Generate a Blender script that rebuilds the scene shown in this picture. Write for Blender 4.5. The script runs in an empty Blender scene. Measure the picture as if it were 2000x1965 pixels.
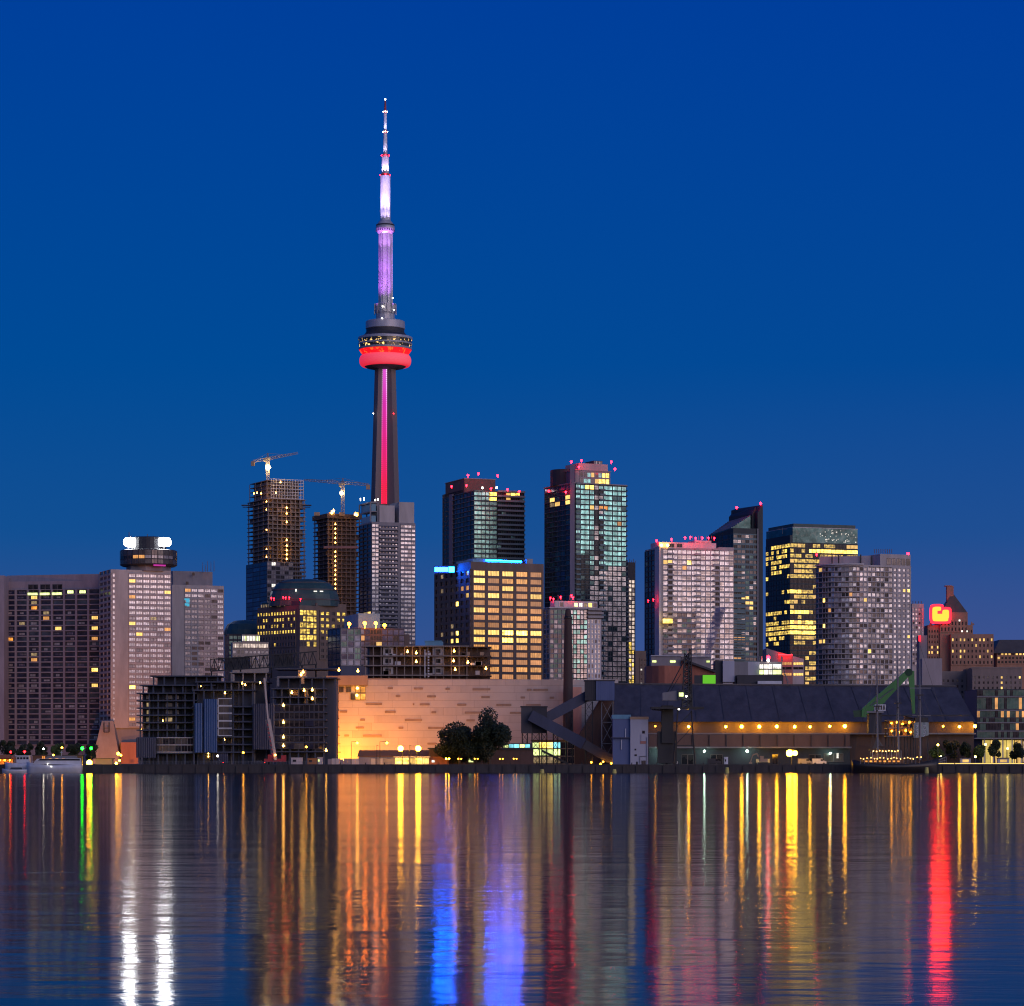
import bpy, bmesh, math, random
from mathutils import Vector, Matrix
R = math.radians
PI = math.pi
sc = bpy.context.scene
col = sc.collection
rng = random.Random(7)

# ------------------------------------------------------------------ camera
F = 5500.0; CX = 1000.0; HY = 1489.0; CZ = 3.5      # focal length in photo pixels, horizon row, eye height
cd = bpy.data.cameras.new('camera'); cam = bpy.data.objects.new('camera', cd); col.objects.link(cam)
cam.location = (0, 0, CZ); cam.rotation_euler = (PI/2, 0, 0)
cd.sensor_width = 36; cd.lens = F/2000*36; cd.shift_x = 0; cd.shift_y = (HY-982.5)/2000
cd.clip_start = 1; cd.clip_end = 60000
sc.camera = cam

# ------------------------------------------------------------------ sky, dawn light, exposure
SUN_AZ = 142.0            # clockwise from +Y: behind the camera, to its right
w = bpy.data.worlds.new('World'); sc.world = w; w.use_nodes = True
wn = w.node_tree; bg = wn.nodes['Background']
sky = wn.nodes.new('ShaderNodeTexSky'); sky.sky_type = 'NISHITA'; sky.sun_disc = False
sky.sun_elevation = R(-1.0); sky.sun_rotation = R(SUN_AZ); sky.ozone_density = 3.0; sky.dust_density = 1.0; sky.air_density = 1.0
# the half of the sky away from the dawn is an even blue-hour gradient, the dawn half is the Nishita sky
wt = wn.nodes.new('ShaderNodeTexCoord'); wsep = wn.nodes.new('ShaderNodeSeparateXYZ'); wn.links.new(wt.outputs['Generated'], wsep.inputs[0])
wr = wn.nodes.new('ShaderNodeValToRGB'); wn.links.new(wsep.outputs[2], wr.inputs[0])
_e = wr.color_ramp.elements
_e[0].position = 0.0; _e[0].color = (.060, .086, .262, 1); _e[1].position = 1.0; _e[1].color = (.004, .03, .19, 1)
for _p, _c in ((.035, (.034, .083, .270)), (.08, (.006, .079, .292)), (.14, (.0, .070, .305)), (.262, (.0, .050, .330))):
    _k = _e.new(_p); _k.color = (*_c, 1)
wd = wn.nodes.new('ShaderNodeVectorMath'); wd.operation = 'DOT_PRODUCT'; wn.links.new(wt.outputs['Generated'], wd.inputs[0]); wd.inputs[1].default_value = (math.sin(R(SUN_AZ)), math.cos(R(SUN_AZ)), 0)
wm = wn.nodes.new('ShaderNodeMapRange'); wm.interpolation_type = 'SMOOTHSTEP'; wn.links.new(wd.outputs['Value'], wm.inputs['Value']); wm.inputs['From Min'].default_value = -.35; wm.inputs['From Max'].default_value = .45
wr2 = wn.nodes.new('ShaderNodeValToRGB'); wn.links.new(wsep.outputs[2], wr2.inputs[0]); _e = wr2.color_ramp.elements
_e[0].position = 0.0; _e[0].color = (.085, .092, .27, 1); _e[1].position = 1.0; _e[1].color = (.004, .03, .19, 1)
for _p, _c in ((.035, (.052, .086, .272)), (.08, (.014, .077, .288)), (.14, (.001, .066, .305)), (.262, (.0, .048, .330))):
    _k = _e.new(_p); _k.color = (*_c, 1)
wm2 = wn.nodes.new('ShaderNodeMapRange'); wm2.interpolation_type = 'SMOOTHSTEP'; wn.links.new(wsep.outputs[0], wm2.inputs['Value']); wm2.inputs['From Min'].default_value = -.12; wm2.inputs['From Max'].default_value = .2
wx2 = wn.nodes.new('ShaderNodeMix'); wx2.data_type = 'RGBA'; wn.links.new(wm2.outputs[0], wx2.inputs['Factor']); wn.links.new(wr.outputs[0], wx2.inputs['A']); wn.links.new(wr2.outputs[0], wx2.inputs['B'])
wx = wn.nodes.new('ShaderNodeMix'); wx.data_type = 'RGBA'; wn.links.new(wm.outputs[0], wx.inputs['Factor']); wn.links.new(wx2.outputs['Result'], wx.inputs['A']); wh = wn.nodes.new('ShaderNodeVectorMath'); wh.operation = 'MULTIPLY'; wn.links.new(sky.outputs[0], wh.inputs[0]); wh.inputs[1].default_value = (1.5, 1.25, 1.45)
wn.links.new(wh.outputs[0], wx.inputs['B'])
wn.links.new(wx.outputs['Result'], bg.inputs[0])
bg.inputs[1].default_value = 1.0
sd = bpy.data.lights.new('sun', 'SUN'); sd.energy = 1.0; sd.angle = R(56); sd.color = (1.0, 0.79, 0.74)
sun = bpy.data.objects.new('sun', sd); col.objects.link(sun)
_el = R(6); _az = R(SUN_AZ)
_d = Vector((math.sin(_az)*math.cos(_el), math.cos(_az)*math.cos(_el), math.sin(_el)))
sun.rotation_euler = _d.to_track_quat('Z', 'Y').to_euler()
sc.view_settings.view_transform = 'Standard'; sc.view_settings.look = 'None'
sc.view_settings.exposure = 0.0; sc.view_settings.gamma = 1.0
sc.render.engine = 'CYCLES'
cy = sc.cycles
cy.use_denoising = True; cy.pixel_filter_type = 'BLACKMAN_HARRIS'; cy.filter_width = 1.15; cy.max_bounces = 5; cy.diffuse_bounces = 2; cy.glossy_bounces = 3
cy.transmission_bounces = 3; cy.transparent_max_bounces = 6; cy.volume_bounces = 0
cy.sample_clamp_indirect = 4.0; cy.sample_clamp_direct = 0.0; cy.caustics_reflective = False; cy.caustics_refractive = False

# ------------------------------------------------------------------ units: a photo pixel at distance D
def X(px, D): return (px-CX)*D/F
def Z(py, D): return CZ+(HY-py)*D/F
def P(px, py, D): return Vector((X(px, D), D, Z(py, D)))
G = 2.7                                             # land level above the water

# ------------------------------------------------------------------ materials
MAT = {}
def newmat(name):
    m = bpy.data.materials.new(name); m.use_nodes = True; MAT[name] = m
    return m, m.node_tree.nodes, m.node_tree.links, m.node_tree.nodes['Principled BSDF']
def N(nodes, t, **kw):
    n = nodes.new(t)
    for k, v in kw.items(): setattr(n, k, v)
    return n
def solid(name, c, rough=.75, var=.18, scale=.25, metal=0.0, stretch=.25):
    """painted / concrete / brick / steel surface: base colour broken by weathering streaks and blotches"""
    m, n, l, b = newmat(name)
    tc = N(n, 'ShaderNodeTexCoord'); mp = N(n, 'ShaderNodeMapping'); mp.inputs['Scale'].default_value = (1, 1, stretch)
    l.new(tc.outputs['Object'], mp.inputs[0])
    nz = N(n, 'ShaderNodeTexNoise'); nz.inputs['Scale'].default_value = scale; nz.inputs['Detail'].default_value = 6; nz.inputs['Roughness'].default_value = .65
    l.new(mp.outputs[0], nz.inputs['Vector'])
    rp = N(n, 'ShaderNodeValToRGB')
    rp.color_ramp.elements[0].position = .3; rp.color_ramp.elements[1].position = .7
    rp.color_ramp.elements[0].color = tuple(x*(1-var) for x in c)+(1,); rp.color_ramp.elements[1].color = tuple(min(1, x*(1+var)) for x in c)+(1,)
    l.new(nz.outputs['Fac'], rp.inputs[0]); l.new(rp.outputs[0], b.inputs['Base Color'])
    b.inputs['Roughness'].default_value = rough; b.inputs['Metallic'].default_value = metal
    return m
def emit(name, c, s, sample=True):
    m, n, l, b = newmat(name)
    b.inputs['Base Color'].default_value = (.05, .05, .05, 1)
    b.inputs['Emission Color'].default_value = (*c, 1); b.inputs['Emission Strength'].default_value = s
    m.cycles.emission_sampling = 'FRONT' if sample else 'NONE'
    return m
def frame_mask(n, l, nx, ny, fx, fy):
    """1 on the glazing bars of a pane laid out in its own UVs"""
    uv = N(n, 'ShaderNodeUVMap'); sp = N(n, 'ShaderNodeSeparateXYZ'); l.new(uv.outputs[0], sp.inputs[0])
    outs = []
    for k, (cnt, fr) in enumerate(((nx, fx), (ny, fy))):
        mu = N(n, 'ShaderNodeMath', operation='MULTIPLY'); l.new(sp.outputs[k], mu.inputs[0]); mu.inputs[1].default_value = cnt
        fc = N(n, 'ShaderNodeMath', operation='FRACT'); l.new(mu.outputs[0], fc.inputs[0])
        sb = N(n, 'ShaderNodeMath', operation='SUBTRACT'); l.new(fc.outputs[0], sb.inputs[0]); sb.inputs[1].default_value = .5
        ab = N(n, 'ShaderNodeMath', operation='ABSOLUTE'); l.new(sb.outputs[0], ab.inputs[0])
        gt = N(n, 'ShaderNodeMath', operation='GREATER_THAN'); l.new(ab.outputs[0], gt.inputs[0]); gt.inputs[1].default_value = .5-fr
        outs.append(gt)
    mx = N(n, 'ShaderNodeMath', operation='MAXIMUM'); l.new(outs[0].outputs[0], mx.inputs[0]); l.new(outs[1].outputs[0], mx.inputs[1])
    return uv, mx
def glass(name, c, metal, rough, nx=2, ny=1, frame=(.12, .11, .12), fx=.07, fy=.05, var=.35, vscale=.22):
    """window glass over blinds: coated panes with darker and paler rooms behind, frames in the pane's own UVs"""
    m, n, l, b = newmat(name)
    uv, mk = frame_mask(n, l, nx, ny, fx, fy)
    ge = N(n, 'ShaderNodeNewGeometry')
    nz = N(n, 'ShaderNodeTexNoise'); nz.inputs['Scale'].default_value = vscale; nz.inputs['Detail'].default_value = 3
    l.new(ge.outputs['Position'], nz.inputs['Vector'])
    rp = N(n, 'ShaderNodeValToRGB'); rp.color_ramp.elements[0].position = .35; rp.color_ramp.elements[1].position = .65
    rp.color_ramp.elements[0].color = tuple(x*(1-var) for x in c)+(1,); rp.color_ramp.elements[1].color = tuple(min(1, x*(1+var)) for x in c)+(1,)
    l.new(nz.outputs['Fac'], rp.inputs[0])
    bl = N(n, 'ShaderNodeTexNoise'); bl.inputs['Scale'].default_value = .55; bl.inputs['Detail'].default_value = 1; l.new(ge.outputs['Position'], bl.inputs['Vector'])
    th = N(n, 'ShaderNodeMapRange'); l.new(bl.outputs['Fac'], th.inputs['Value']); th.inputs['From Min'].default_value = .35; th.inputs['From Max'].default_value = .6; th.inputs['To Min'].default_value = .1; th.inputs['To Max'].default_value = 1.05
    us = N(n, 'ShaderNodeSeparateXYZ'); l.new(uv.outputs[0], us.inputs[0]); bm_ = N(n, 'ShaderNodeMath', operation='GREATER_THAN'); l.new(us.outputs[1], bm_.inputs[0]); l.new(th.outputs[0], bm_.inputs[1])
    bf = N(n, 'ShaderNodeMath', operation='MULTIPLY'); l.new(bm_.outputs[0], bf.inputs[0]); bf.inputs[1].default_value = .42 if metal and sum(c) > .36 else .05
    bx = N(n, 'ShaderNodeMix', data_type='RGBA'); l.new(bf.outputs[0], bx.inputs['Factor']); l.new(rp.outputs[0], bx.inputs['A']); bx.inputs['B'].default_value = (.42, .40, .38, 1) if sum(c) < 1 else (.2, .2, .22, 1)
    mx = N(n, 'ShaderNodeMix', data_type='RGBA'); l.new(mk.outputs[0], mx.inputs['Factor']); l.new(bx.outputs['Result'], mx.inputs['A']); mx.inputs['B'].default_value = (*frame, 1)
    l.new(mx.outputs['Result'], b.inputs['Base Color'])
    im = N(n, 'ShaderNodeMath', operation='MULTIPLY_ADD'); l.new(mk.outputs[0], im.inputs[0]); im.inputs[1].default_value = -metal; im.inputs[2].default_value = metal
    l.new(im.outputs[0], b.inputs['Metallic'])
    b.inputs['Roughness'].default_value = rough; b.inputs['Specular IOR Level'].default_value = .15
    return m
def lit(name, c, s, nx=2, ny=1, fx=.06, fy=.06, folds=0, blot=.5, lo=.25, vscale=.45, sample=False):
    """a lit room behind glass: brightness differs from pane to pane, curtain folds, dark glazing bars"""
    m, n, l, b = newmat(name)
    uv, mk = frame_mask(n, l, nx, ny, fx, fy)
    ge = N(n, 'ShaderNodeNewGeometry')
    nz = N(n, 'ShaderNodeTexNoise'); nz.inputs['Scale'].default_value = vscale; nz.inputs['Detail'].default_value = 4
    l.new(ge.outputs['Position'], nz.inputs['Vector'])
    rp = N(n, 'ShaderNodeMapRange'); rp.inputs['From Min'].default_value = .5-blot/2; rp.inputs['From Max'].default_value = .5+blot/2
    rp.inputs['To Min'].default_value = lo; rp.inputs['To Max'].default_value = 1.5
    l.new(nz.outputs['Fac'], rp.inputs['Value'])
    last = rp.outputs[0]
    if folds:
        wv = N(n, 'ShaderNodeTexWave'); wv.inputs['Scale'].default_value = folds; wv.inputs['Distortion'].default_value = 2.5
        l.new(uv.outputs[0], wv.inputs['Vector'])
        ma = N(n, 'ShaderNodeMath', operation='MULTIPLY_ADD'); l.new(wv.outputs['Fac'], ma.inputs[0]); ma.inputs[1].default_value = .5; ma.inputs[2].default_value = .65
        mm = N(n, 'ShaderNodeMath', operation='MULTIPLY'); l.new(last, mm.inputs[0]); l.new(ma.outputs[0], mm.inputs[1]); last = mm.outputs[0]
    oi = N(n, 'ShaderNodeObjectInfo'); om = N(n, 'ShaderNodeMath', operation='MULTIPLY_ADD'); l.new(oi.outputs['Random'], om.inputs[0]); om.inputs[1].default_value = .75; om.inputs[2].default_value = .6
    ow = N(n, 'ShaderNodeMath', operation='MULTIPLY'); l.new(last, ow.inputs[0]); l.new(om.outputs[0], ow.inputs[1]); last = ow.outputs[0]
    iv = N(n, 'ShaderNodeMath', operation='MULTIPLY_ADD'); l.new(mk.outputs[0], iv.inputs[0]); iv.inputs[1].default_value = -.9*s; iv.inputs[2].default_value = s
    mm = N(n, 'ShaderNodeMath', operation='MULTIPLY'); l.new(last, mm.inputs[0]); l.new(iv.outputs[0], mm.inputs[1])
    b.inputs['Base Color'].default_value = (.06, .055, .05, 1); b.inputs['Roughness'].default_value = .2
    b.inputs['Emission Color'].default_value = (*c, 1); l.new(mm.outputs[0], b.inputs['Emission Strength'])
    m.cycles.emission_sampling = 'FRONT' if sample else 'NONE'
    return m

solid('mauve_concrete', (.45, .405, .385)); solid('slab_concrete', (.28, .25, .29)); solid('condo_frame', (.022, .036, .042), .6); solid('condo_slab', (.13, .20, .21), .6); solid('teal_cladding', (.018, .034, .042), .6); solid('hotel_stone', (.38, .20, .13)); solid('grey_concrete', (.26, .24, .25)); solid('dark_concrete', (.050, .064, .105))
solid('raw_concrete', (.30, .23, .19), scale=.5); solid('brown_cladding', (.14, .095, .08)); solid('brown_stone', (.17, .125, .10))
solid('pale_stone', (.38, .32, .26)); solid('dim_lit_stone', (.24, .185, .16)); solid('dim_render', (.36, .31, .31)); solid('white_paint', (.62, .58, .57)); solid('charcoal_metal', (.035, .036, .045), .6)
solid('steel', (.20, .20, .22), .5, metal=.4); solid('navy_cladding', (.045, .055, .10), .6); solid('blue_wrap', (.03, .09, .24), .5)
solid('shed_roof', (.064, .062, .074), .5, .38, .3, stretch=.08); solid('slate_roof', (.066, .064, .074), .55, .22, .12, stretch=1); solid('dome_copper', (.03, .075, .075), .5)
solid('brick', (.34, .12, .075), scale=.8); solid('dark_brick', (.10, .055, .045), scale=.8); solid('timber', (.10, .06, .04))
solid('white_panel', (.52, .47, .42), .6, .10, .06, stretch=1); solid('green_steel', (.05, .22, .05), .45); solid('dark_green_steel', (.02, .07, .03), .5)
solid('black_steel', (.02, .02, .022), .5); solid('red_steel', (.35, .03, .04), .5); solid('crane_white', (.36, .31, .28), .5)
solid('quay_stone', (.05, .045, .045), .8, .3, .6); solid('paving', (.10, .09, .085), .85, .25, .3)
solid('tower_concrete', (.21, .17, .165), .8, .2, .12, stretch=.06); solid('pod_steel', (.42, .42, .46), .4, metal=.2)
solid('antenna_steel', (.55, .55, .6), .45); solid('hull_black', (.02, .017, .017), .4); solid('hull_white', (.6, .62, .66), .4)
solid('bark', (.05, .035, .025)); solid('lattice_white', (.7, .66, .64), .5); solid('ochre_panel', (.42, .28, .17), .7, .12, .2)
solid('bronze_roof', (.10, .085, .07), .6); solid('silo_white', (.42, .43, .5), .6, .08); solid('silo_blue', (.10, .14, .28), .6, .1)
solid('buoy_yellow', (.55, .5, .12), .5); solid('awning', (.32, .14, .05)); solid('hoarding_white', (.5, .46, .45), .7, .15, .6); solid('hoarding_grey', (.25, .23, .26), .7, .2, .6)
solid('rose_cladding', (.38, .17, .14), .7); solid('blue_plant', (.12, .3, .42), .5); solid('hopper_grey', (.32, .38, .36), .6, .3, 1.2)

glass('dark_glass', (.014, .018, .028), 0, .08); glass('blue_glass', (.07, .10, .17), .6, .14, 1, 1, (.06, .06, .08)); glass('navy_glass', (.03, .04, .09), .4, .12, 1, 1, (.05, .05, .07))
glass('teal_glass', (.27, .66, .62), .85, .24, 3, 1, (.06, .07, .07), .12, .06, .45, .3); glass('teal_dark_glass', (.04, .085, .095), .7, .16, 2, 1)
glass('pale_glass', (.93, .90, .85), .62, .35, 3, 1, (.22, .19, .19), .06, .08, .22, .4); glass('pale_dim_glass', (.42, .40, .40), .5, .32, 2, 1, (.16, .14, .15), .07, .08, .3)
glass('silver_glass', (.55, .54, .52), .7, .28, 4, 2, (.10, .09, .10), .10, .06, .45, .3); glass('smoke_glass', (.10, .095, .10), .5, .2, 2, 1)
glass('violet_glass', (.14, .14, .24), .5, .2, 4, 1, (.03, .03, .05), .12, .10)
lit('lit_amber', (1, .44, .12), .8, 3, 1, .03, .03, 1.6, .7, .45); lit('lit_gold', (1, .60, .15), 1.5, 3, 1, .03, .03, 1.2, .7, .5)
lit('lit_yellow', (1, .66, .11), 1.45, 4, 2, .08, .07, 0, .3, .06, .6); lit('lit_yellow_hot', (1, .64, .10), 5.5, 4, 2, .06, .05, 0, .36, .2, .6)
lit('lit_orange', (1, .36, .05), 1.3, 2, 1); lit('lit_white', (1, .93, .82), 1.6, 2, 1); lit('lit_lime', (.85, 1, .35), 2.0, 3, 1, .04, .08, 0, .6, .3)
lit('lit_cyan', (.25, .85, 1), 1.2, 1, 1, .02, .02); lit('lit_dim', (1, .7, .35), .35, 2, 1, .06, .06, 0, .5, .1, .9)
lit('lit_lobby', (1, .72, .16), 1.2, 6, 1, .05, .02, 0, .7, .3, .3); lit('lit_pink', (1, .78, .66), 1.0, 1, 1, .02, .1, 0, .6, .1, .6)
lit('lit_red_lobby', (1, .25, .12), 2.2, 6, 1, .02, .1, 0, .6, .3)
emit('lamp_sodium', (1, .43, .014), 130); emit('lamp_sodium_soft', (1, .36, .014), 45); emit('lamp_mercury', (.66, 1, .74), 90); emit('lamp_white', (1, .9, .75), 25)
emit('lamp_green', (.002, 1, .008), 55); emit('lamp_red', (1, .004, .006), 40); emit('beacon_red', (1, .004, .010), 48); emit('flood_sodium', (1, .42, .03), 60)
emit('work_lamp', (1, .45, .07), 24); emit('string_bulb', (1, .5, .09), 14); emit('sign_white', (.95, .97, 1), 75); emit('sign_blue', (.003, .10, 1), 130)
emit('sign_red_core', (1, .017, .001), 48); emit('sign_red', (1, .006, .016), 5.0); emit('sign_green', (.12, .55, .0), .9); emit('roof_lamp_orange', (1, .2, .006), 75); emit('crane_lamp', (1, .68, .25), 60); emit('sign_cyan', (.05, .5, .75), .8)
emit('added_blue_light', (.0005, .08, 1), 2200); emit('led_magenta_lamp', (1, .02, .6), .5)

# ------------------------------------------------------------------ mesh builder
ORG = {}
class MB:
    def __init__(s): s.v = []; s.f = []; s.m = []; s.cur = 0; s.uv = {}
    def add(s, vs, fs):
        o = len(s.v); s.v += [Vector(x) for x in vs]
        for f in fs: s.f.append([o+i for i in f]); s.m.append(s.cur)
    def box(s, c, sz, rz=0.0):
        c = Vector(c); hx, hy, hz = sz[0]/2, sz[1]/2, sz[2]/2; ca, sa = math.cos(rz), math.sin(rz)
        vs = [c+Vector((x*ca-y*sa, x*sa+y*ca, z)) for z in (-hz, hz) for x, y in ((-hx, -hy), (hx, -hy), (hx, hy), (-hx, hy))]
        s.add(vs, [(3, 2, 1, 0), (4, 5, 6, 7), (0, 1, 5, 4), (1, 2, 6, 5), (2, 3, 7, 6), (3, 0, 4, 7)])
    def prism(s, poly, z0, z1, poly2=None):
        n = len(poly); q = poly2 or poly
        zt = z1 if isinstance(z1, (list, tuple)) else [z1]*n; zb = z0 if isinstance(z0, (list, tuple)) else [z0]*n
        vs = [(p[0], p[1], zb[i]) for i, p in enumerate(poly)]+[(p[0], p[1], zt[i]) for i, p in enumerate(q)]
        s.add(vs, [list(range(n))[::-1], list(range(n, 2*n))]+[(i, (i+1) % n, n+(i+1) % n, n+i) for i in range(n)])
    def tube(s, a, b, r0, r1=None, n=6):
        a = Vector(a); b = Vector(b); r1 = r0 if r1 is None else r1
        d = (b-a).normalized(); u = d.orthogonal().normalized(); w = d.cross(u)
        vs = [a+(u*math.cos(t)+w*math.sin(t))*r0 for t in [2*PI*i/n for i in range(n)]]+[b+(u*math.cos(t)+w*math.sin(t))*r1 for t in [2*PI*i/n for i in range(n)]]
        s.add(vs, [list(range(n))[::-1], list(range(n, 2*n))]+[(i, (i+1) % n, n+(i+1) % n, n+i) for i in range(n)])
    def beam(s, a, b, wd, ht):
        """rectangular bar from a to b, wd across, ht in the up direction"""
        a = Vector(a); b = Vector(b); d = (b-a).normalized(); side = d.cross(Vector((0, 0, 1)))
        side = side.normalized() if side.length > 1e-4 else Vector((1, 0, 0)); up = side.cross(d)
        vs = [p+side*x*wd/2+up*z*ht/2 for p in (a, b) for x, z in ((-1, -1), (1, -1), (1, 1), (-1, 1))]
        s.add(vs, [(3, 2, 1, 0), (4, 5, 6, 7), (0, 1, 5, 4), (1, 2, 6, 5), (2, 3, 7, 6), (3, 0, 4, 7)])
    def lathe(s, c, prof, n=40):
        """prof: list of (radius, z) from top to bottom, capped"""
        vs = []
        for r, z in prof: vs += [(c[0]+r*math.cos(2*PI*i/n), c[1]+r*math.sin(2*PI*i/n), z) for i in range(n)]
        fs = [[k*n+i, k*n+(i+1) % n, (k+1)*n+(i+1) % n, (k+1)*n+i] for k in range(len(prof)-1) for i in range(n)]
        fs += [list(range(n)), list(range((len(prof)-1)*n, len(prof)*n))[::-1]]
        s.add(vs, fs)
    def ball(s, c, r, n=8, k=5, sz=1.0):
        s.lathe(c, [(max(.02*r, r*math.sin(PI*i/k)), c[2]+r*sz*math.cos(PI*i/k)) for i in range(k+1)], n)
    def loft(s, rings):
        n = len(rings[0]); vs = [p for r in rings for p in r]
        fs = [[k*n+i, k*n+(i+1) % n, (k+1)*n+(i+1) % n, (k+1)*n+i] for k in range(len(rings)-1) for i in range(n)]
        fs += [list(range(n)), list(range((len(rings)-1)*n, len(rings)*n))[::-1]]
        s.add(vs, fs)
    def lattice(s, a, b, w0, w1, n, r, rd=None):
        a = Vector(a); b = Vector(b); d = (b-a); L = d.normalized(); rd = rd or r*.6
        side = L.cross(Vector((0, 0, 1))); side = side.normalized() if side.length > .2 else Vector((1, 0, 0)); up = side.cross(L)
        def c(t, k): 
            h = (w0+(w1-w0)*t)/2; x, z = ((-1, -1), (1, -1), (1, 1), (-1, 1))[k % 4]
            return a+d*t+side*h*x+up*h*z
        for k in range(4): s.tube(c(0, k), c(1, k), r, r, 4)
        for i in range(n):
            for k in range(4):
                s.tube(c(i/n, k+i % 2), c((i+1)/n, k+1-i % 2), rd, rd, 3); s.tube(c(i/n, k), c(i/n, k+1), rd, rd, 3)
    def build(s, name, mats, parent=None, loc=None):
        if not isinstance(mats, (list, tuple)): mats = [mats]
        org = Vector(loc) if loc is not None else (ORG[parent.name] if parent else Vector((0, 0, 0)))
        me = bpy.data.meshes.new(name); me.from_pydata([v-org for v in s.v], [], s.f)
        for x in mats: me.materials.append(MAT[x] if isinstance(x, str) else x)
        me.polygons.foreach_set('material_index', s.m)
        if s.uv:
            ul = me.uv_layers.new(name='UVMap')
            for pi, p in enumerate(me.polygons):
                q = s.uv.get(pi)
                if q:
                    for k, li in enumerate(p.loop_indices): ul.data[li].uv = q[k]
        else:
            ul = me.uv_layers.new(name='UVMap'); ul.data.foreach_set('uv', [.21, .4]*len(me.loops))
            bm = bmesh.new(); bm.from_mesh(me); bmesh.ops.recalc_face_normals(bm, faces=bm.faces); bm.to_mesh(me); bm.free()
        o = bpy.data.objects.new(name, me); col.objects.link(o)
        if parent:
            o.parent = parent; o.location = org-ORG[parent.name]
        else: o.location = org
        ORG[o.name] = org
        return o
    def smooth(s): return s
def shade(o):
    for p in o.data.polygons: p.use_smooth = True
    return o
def tag(o, label, cat, group=None, kind=None):
    o['label'] = label; o['category'] = cat
    if group: o['group'] = group
    if kind: o['kind'] = kind
    return o
def thing(name, label, cat, loc, group=None):
    o = bpy.data.objects.new(name, None); col.objects.link(o); o.location = loc; o.empty_display_size = 1
    ORG[o.name] = Vector(loc)
    return tag(o, label, cat, group)
def structure(mb, name, mat):
    o = mb.build(name, mat); o['kind'] = 'structure'; return o

# ------------------------------------------------------------------ windows
PANE = {}
def pane_mesh(w_, h_, mat):
    key = (round(w_, 2), round(h_, 2), mat)
    if key not in PANE:
        mb = MB(); a, b, t = w_/2, h_/2, .06
        mb.add([(-a, -t, -b), (a, -t, -b), (a, -t, b), (-a, -t, b), (-a, 0, -b), (a, 0, -b), (a, 0, b), (-a, 0, b)],
               [(0, 1, 2, 3), (1, 5, 6, 2), (4, 0, 3, 7), (3, 2, 6, 7), (4, 5, 1, 0)])
        me = bpy.data.meshes.new('window'); me.from_pydata(mb.v, [], mb.f); me.materials.append(MAT[mat])
        ul = me.uv_layers.new(name='UVMap')
        for k, li in enumerate(me.polygons[0].loop_indices): ul.data[li].uv = ((0, 0), (1, 0), (1, 1), (0, 1))[k]
        PANE[key] = me
    return PANE[key]
def mix(*wm, lits=None):
    tot = sum(x for _, x in wm)
    def f(i, j):
        if lits and (i, j) in lits: return lits[(i, j)]
        t = rng.random()*tot
        for m, x in wm:
            t -= x
            if t <= 0: return m
        return wm[-1][0]
    return f

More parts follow.
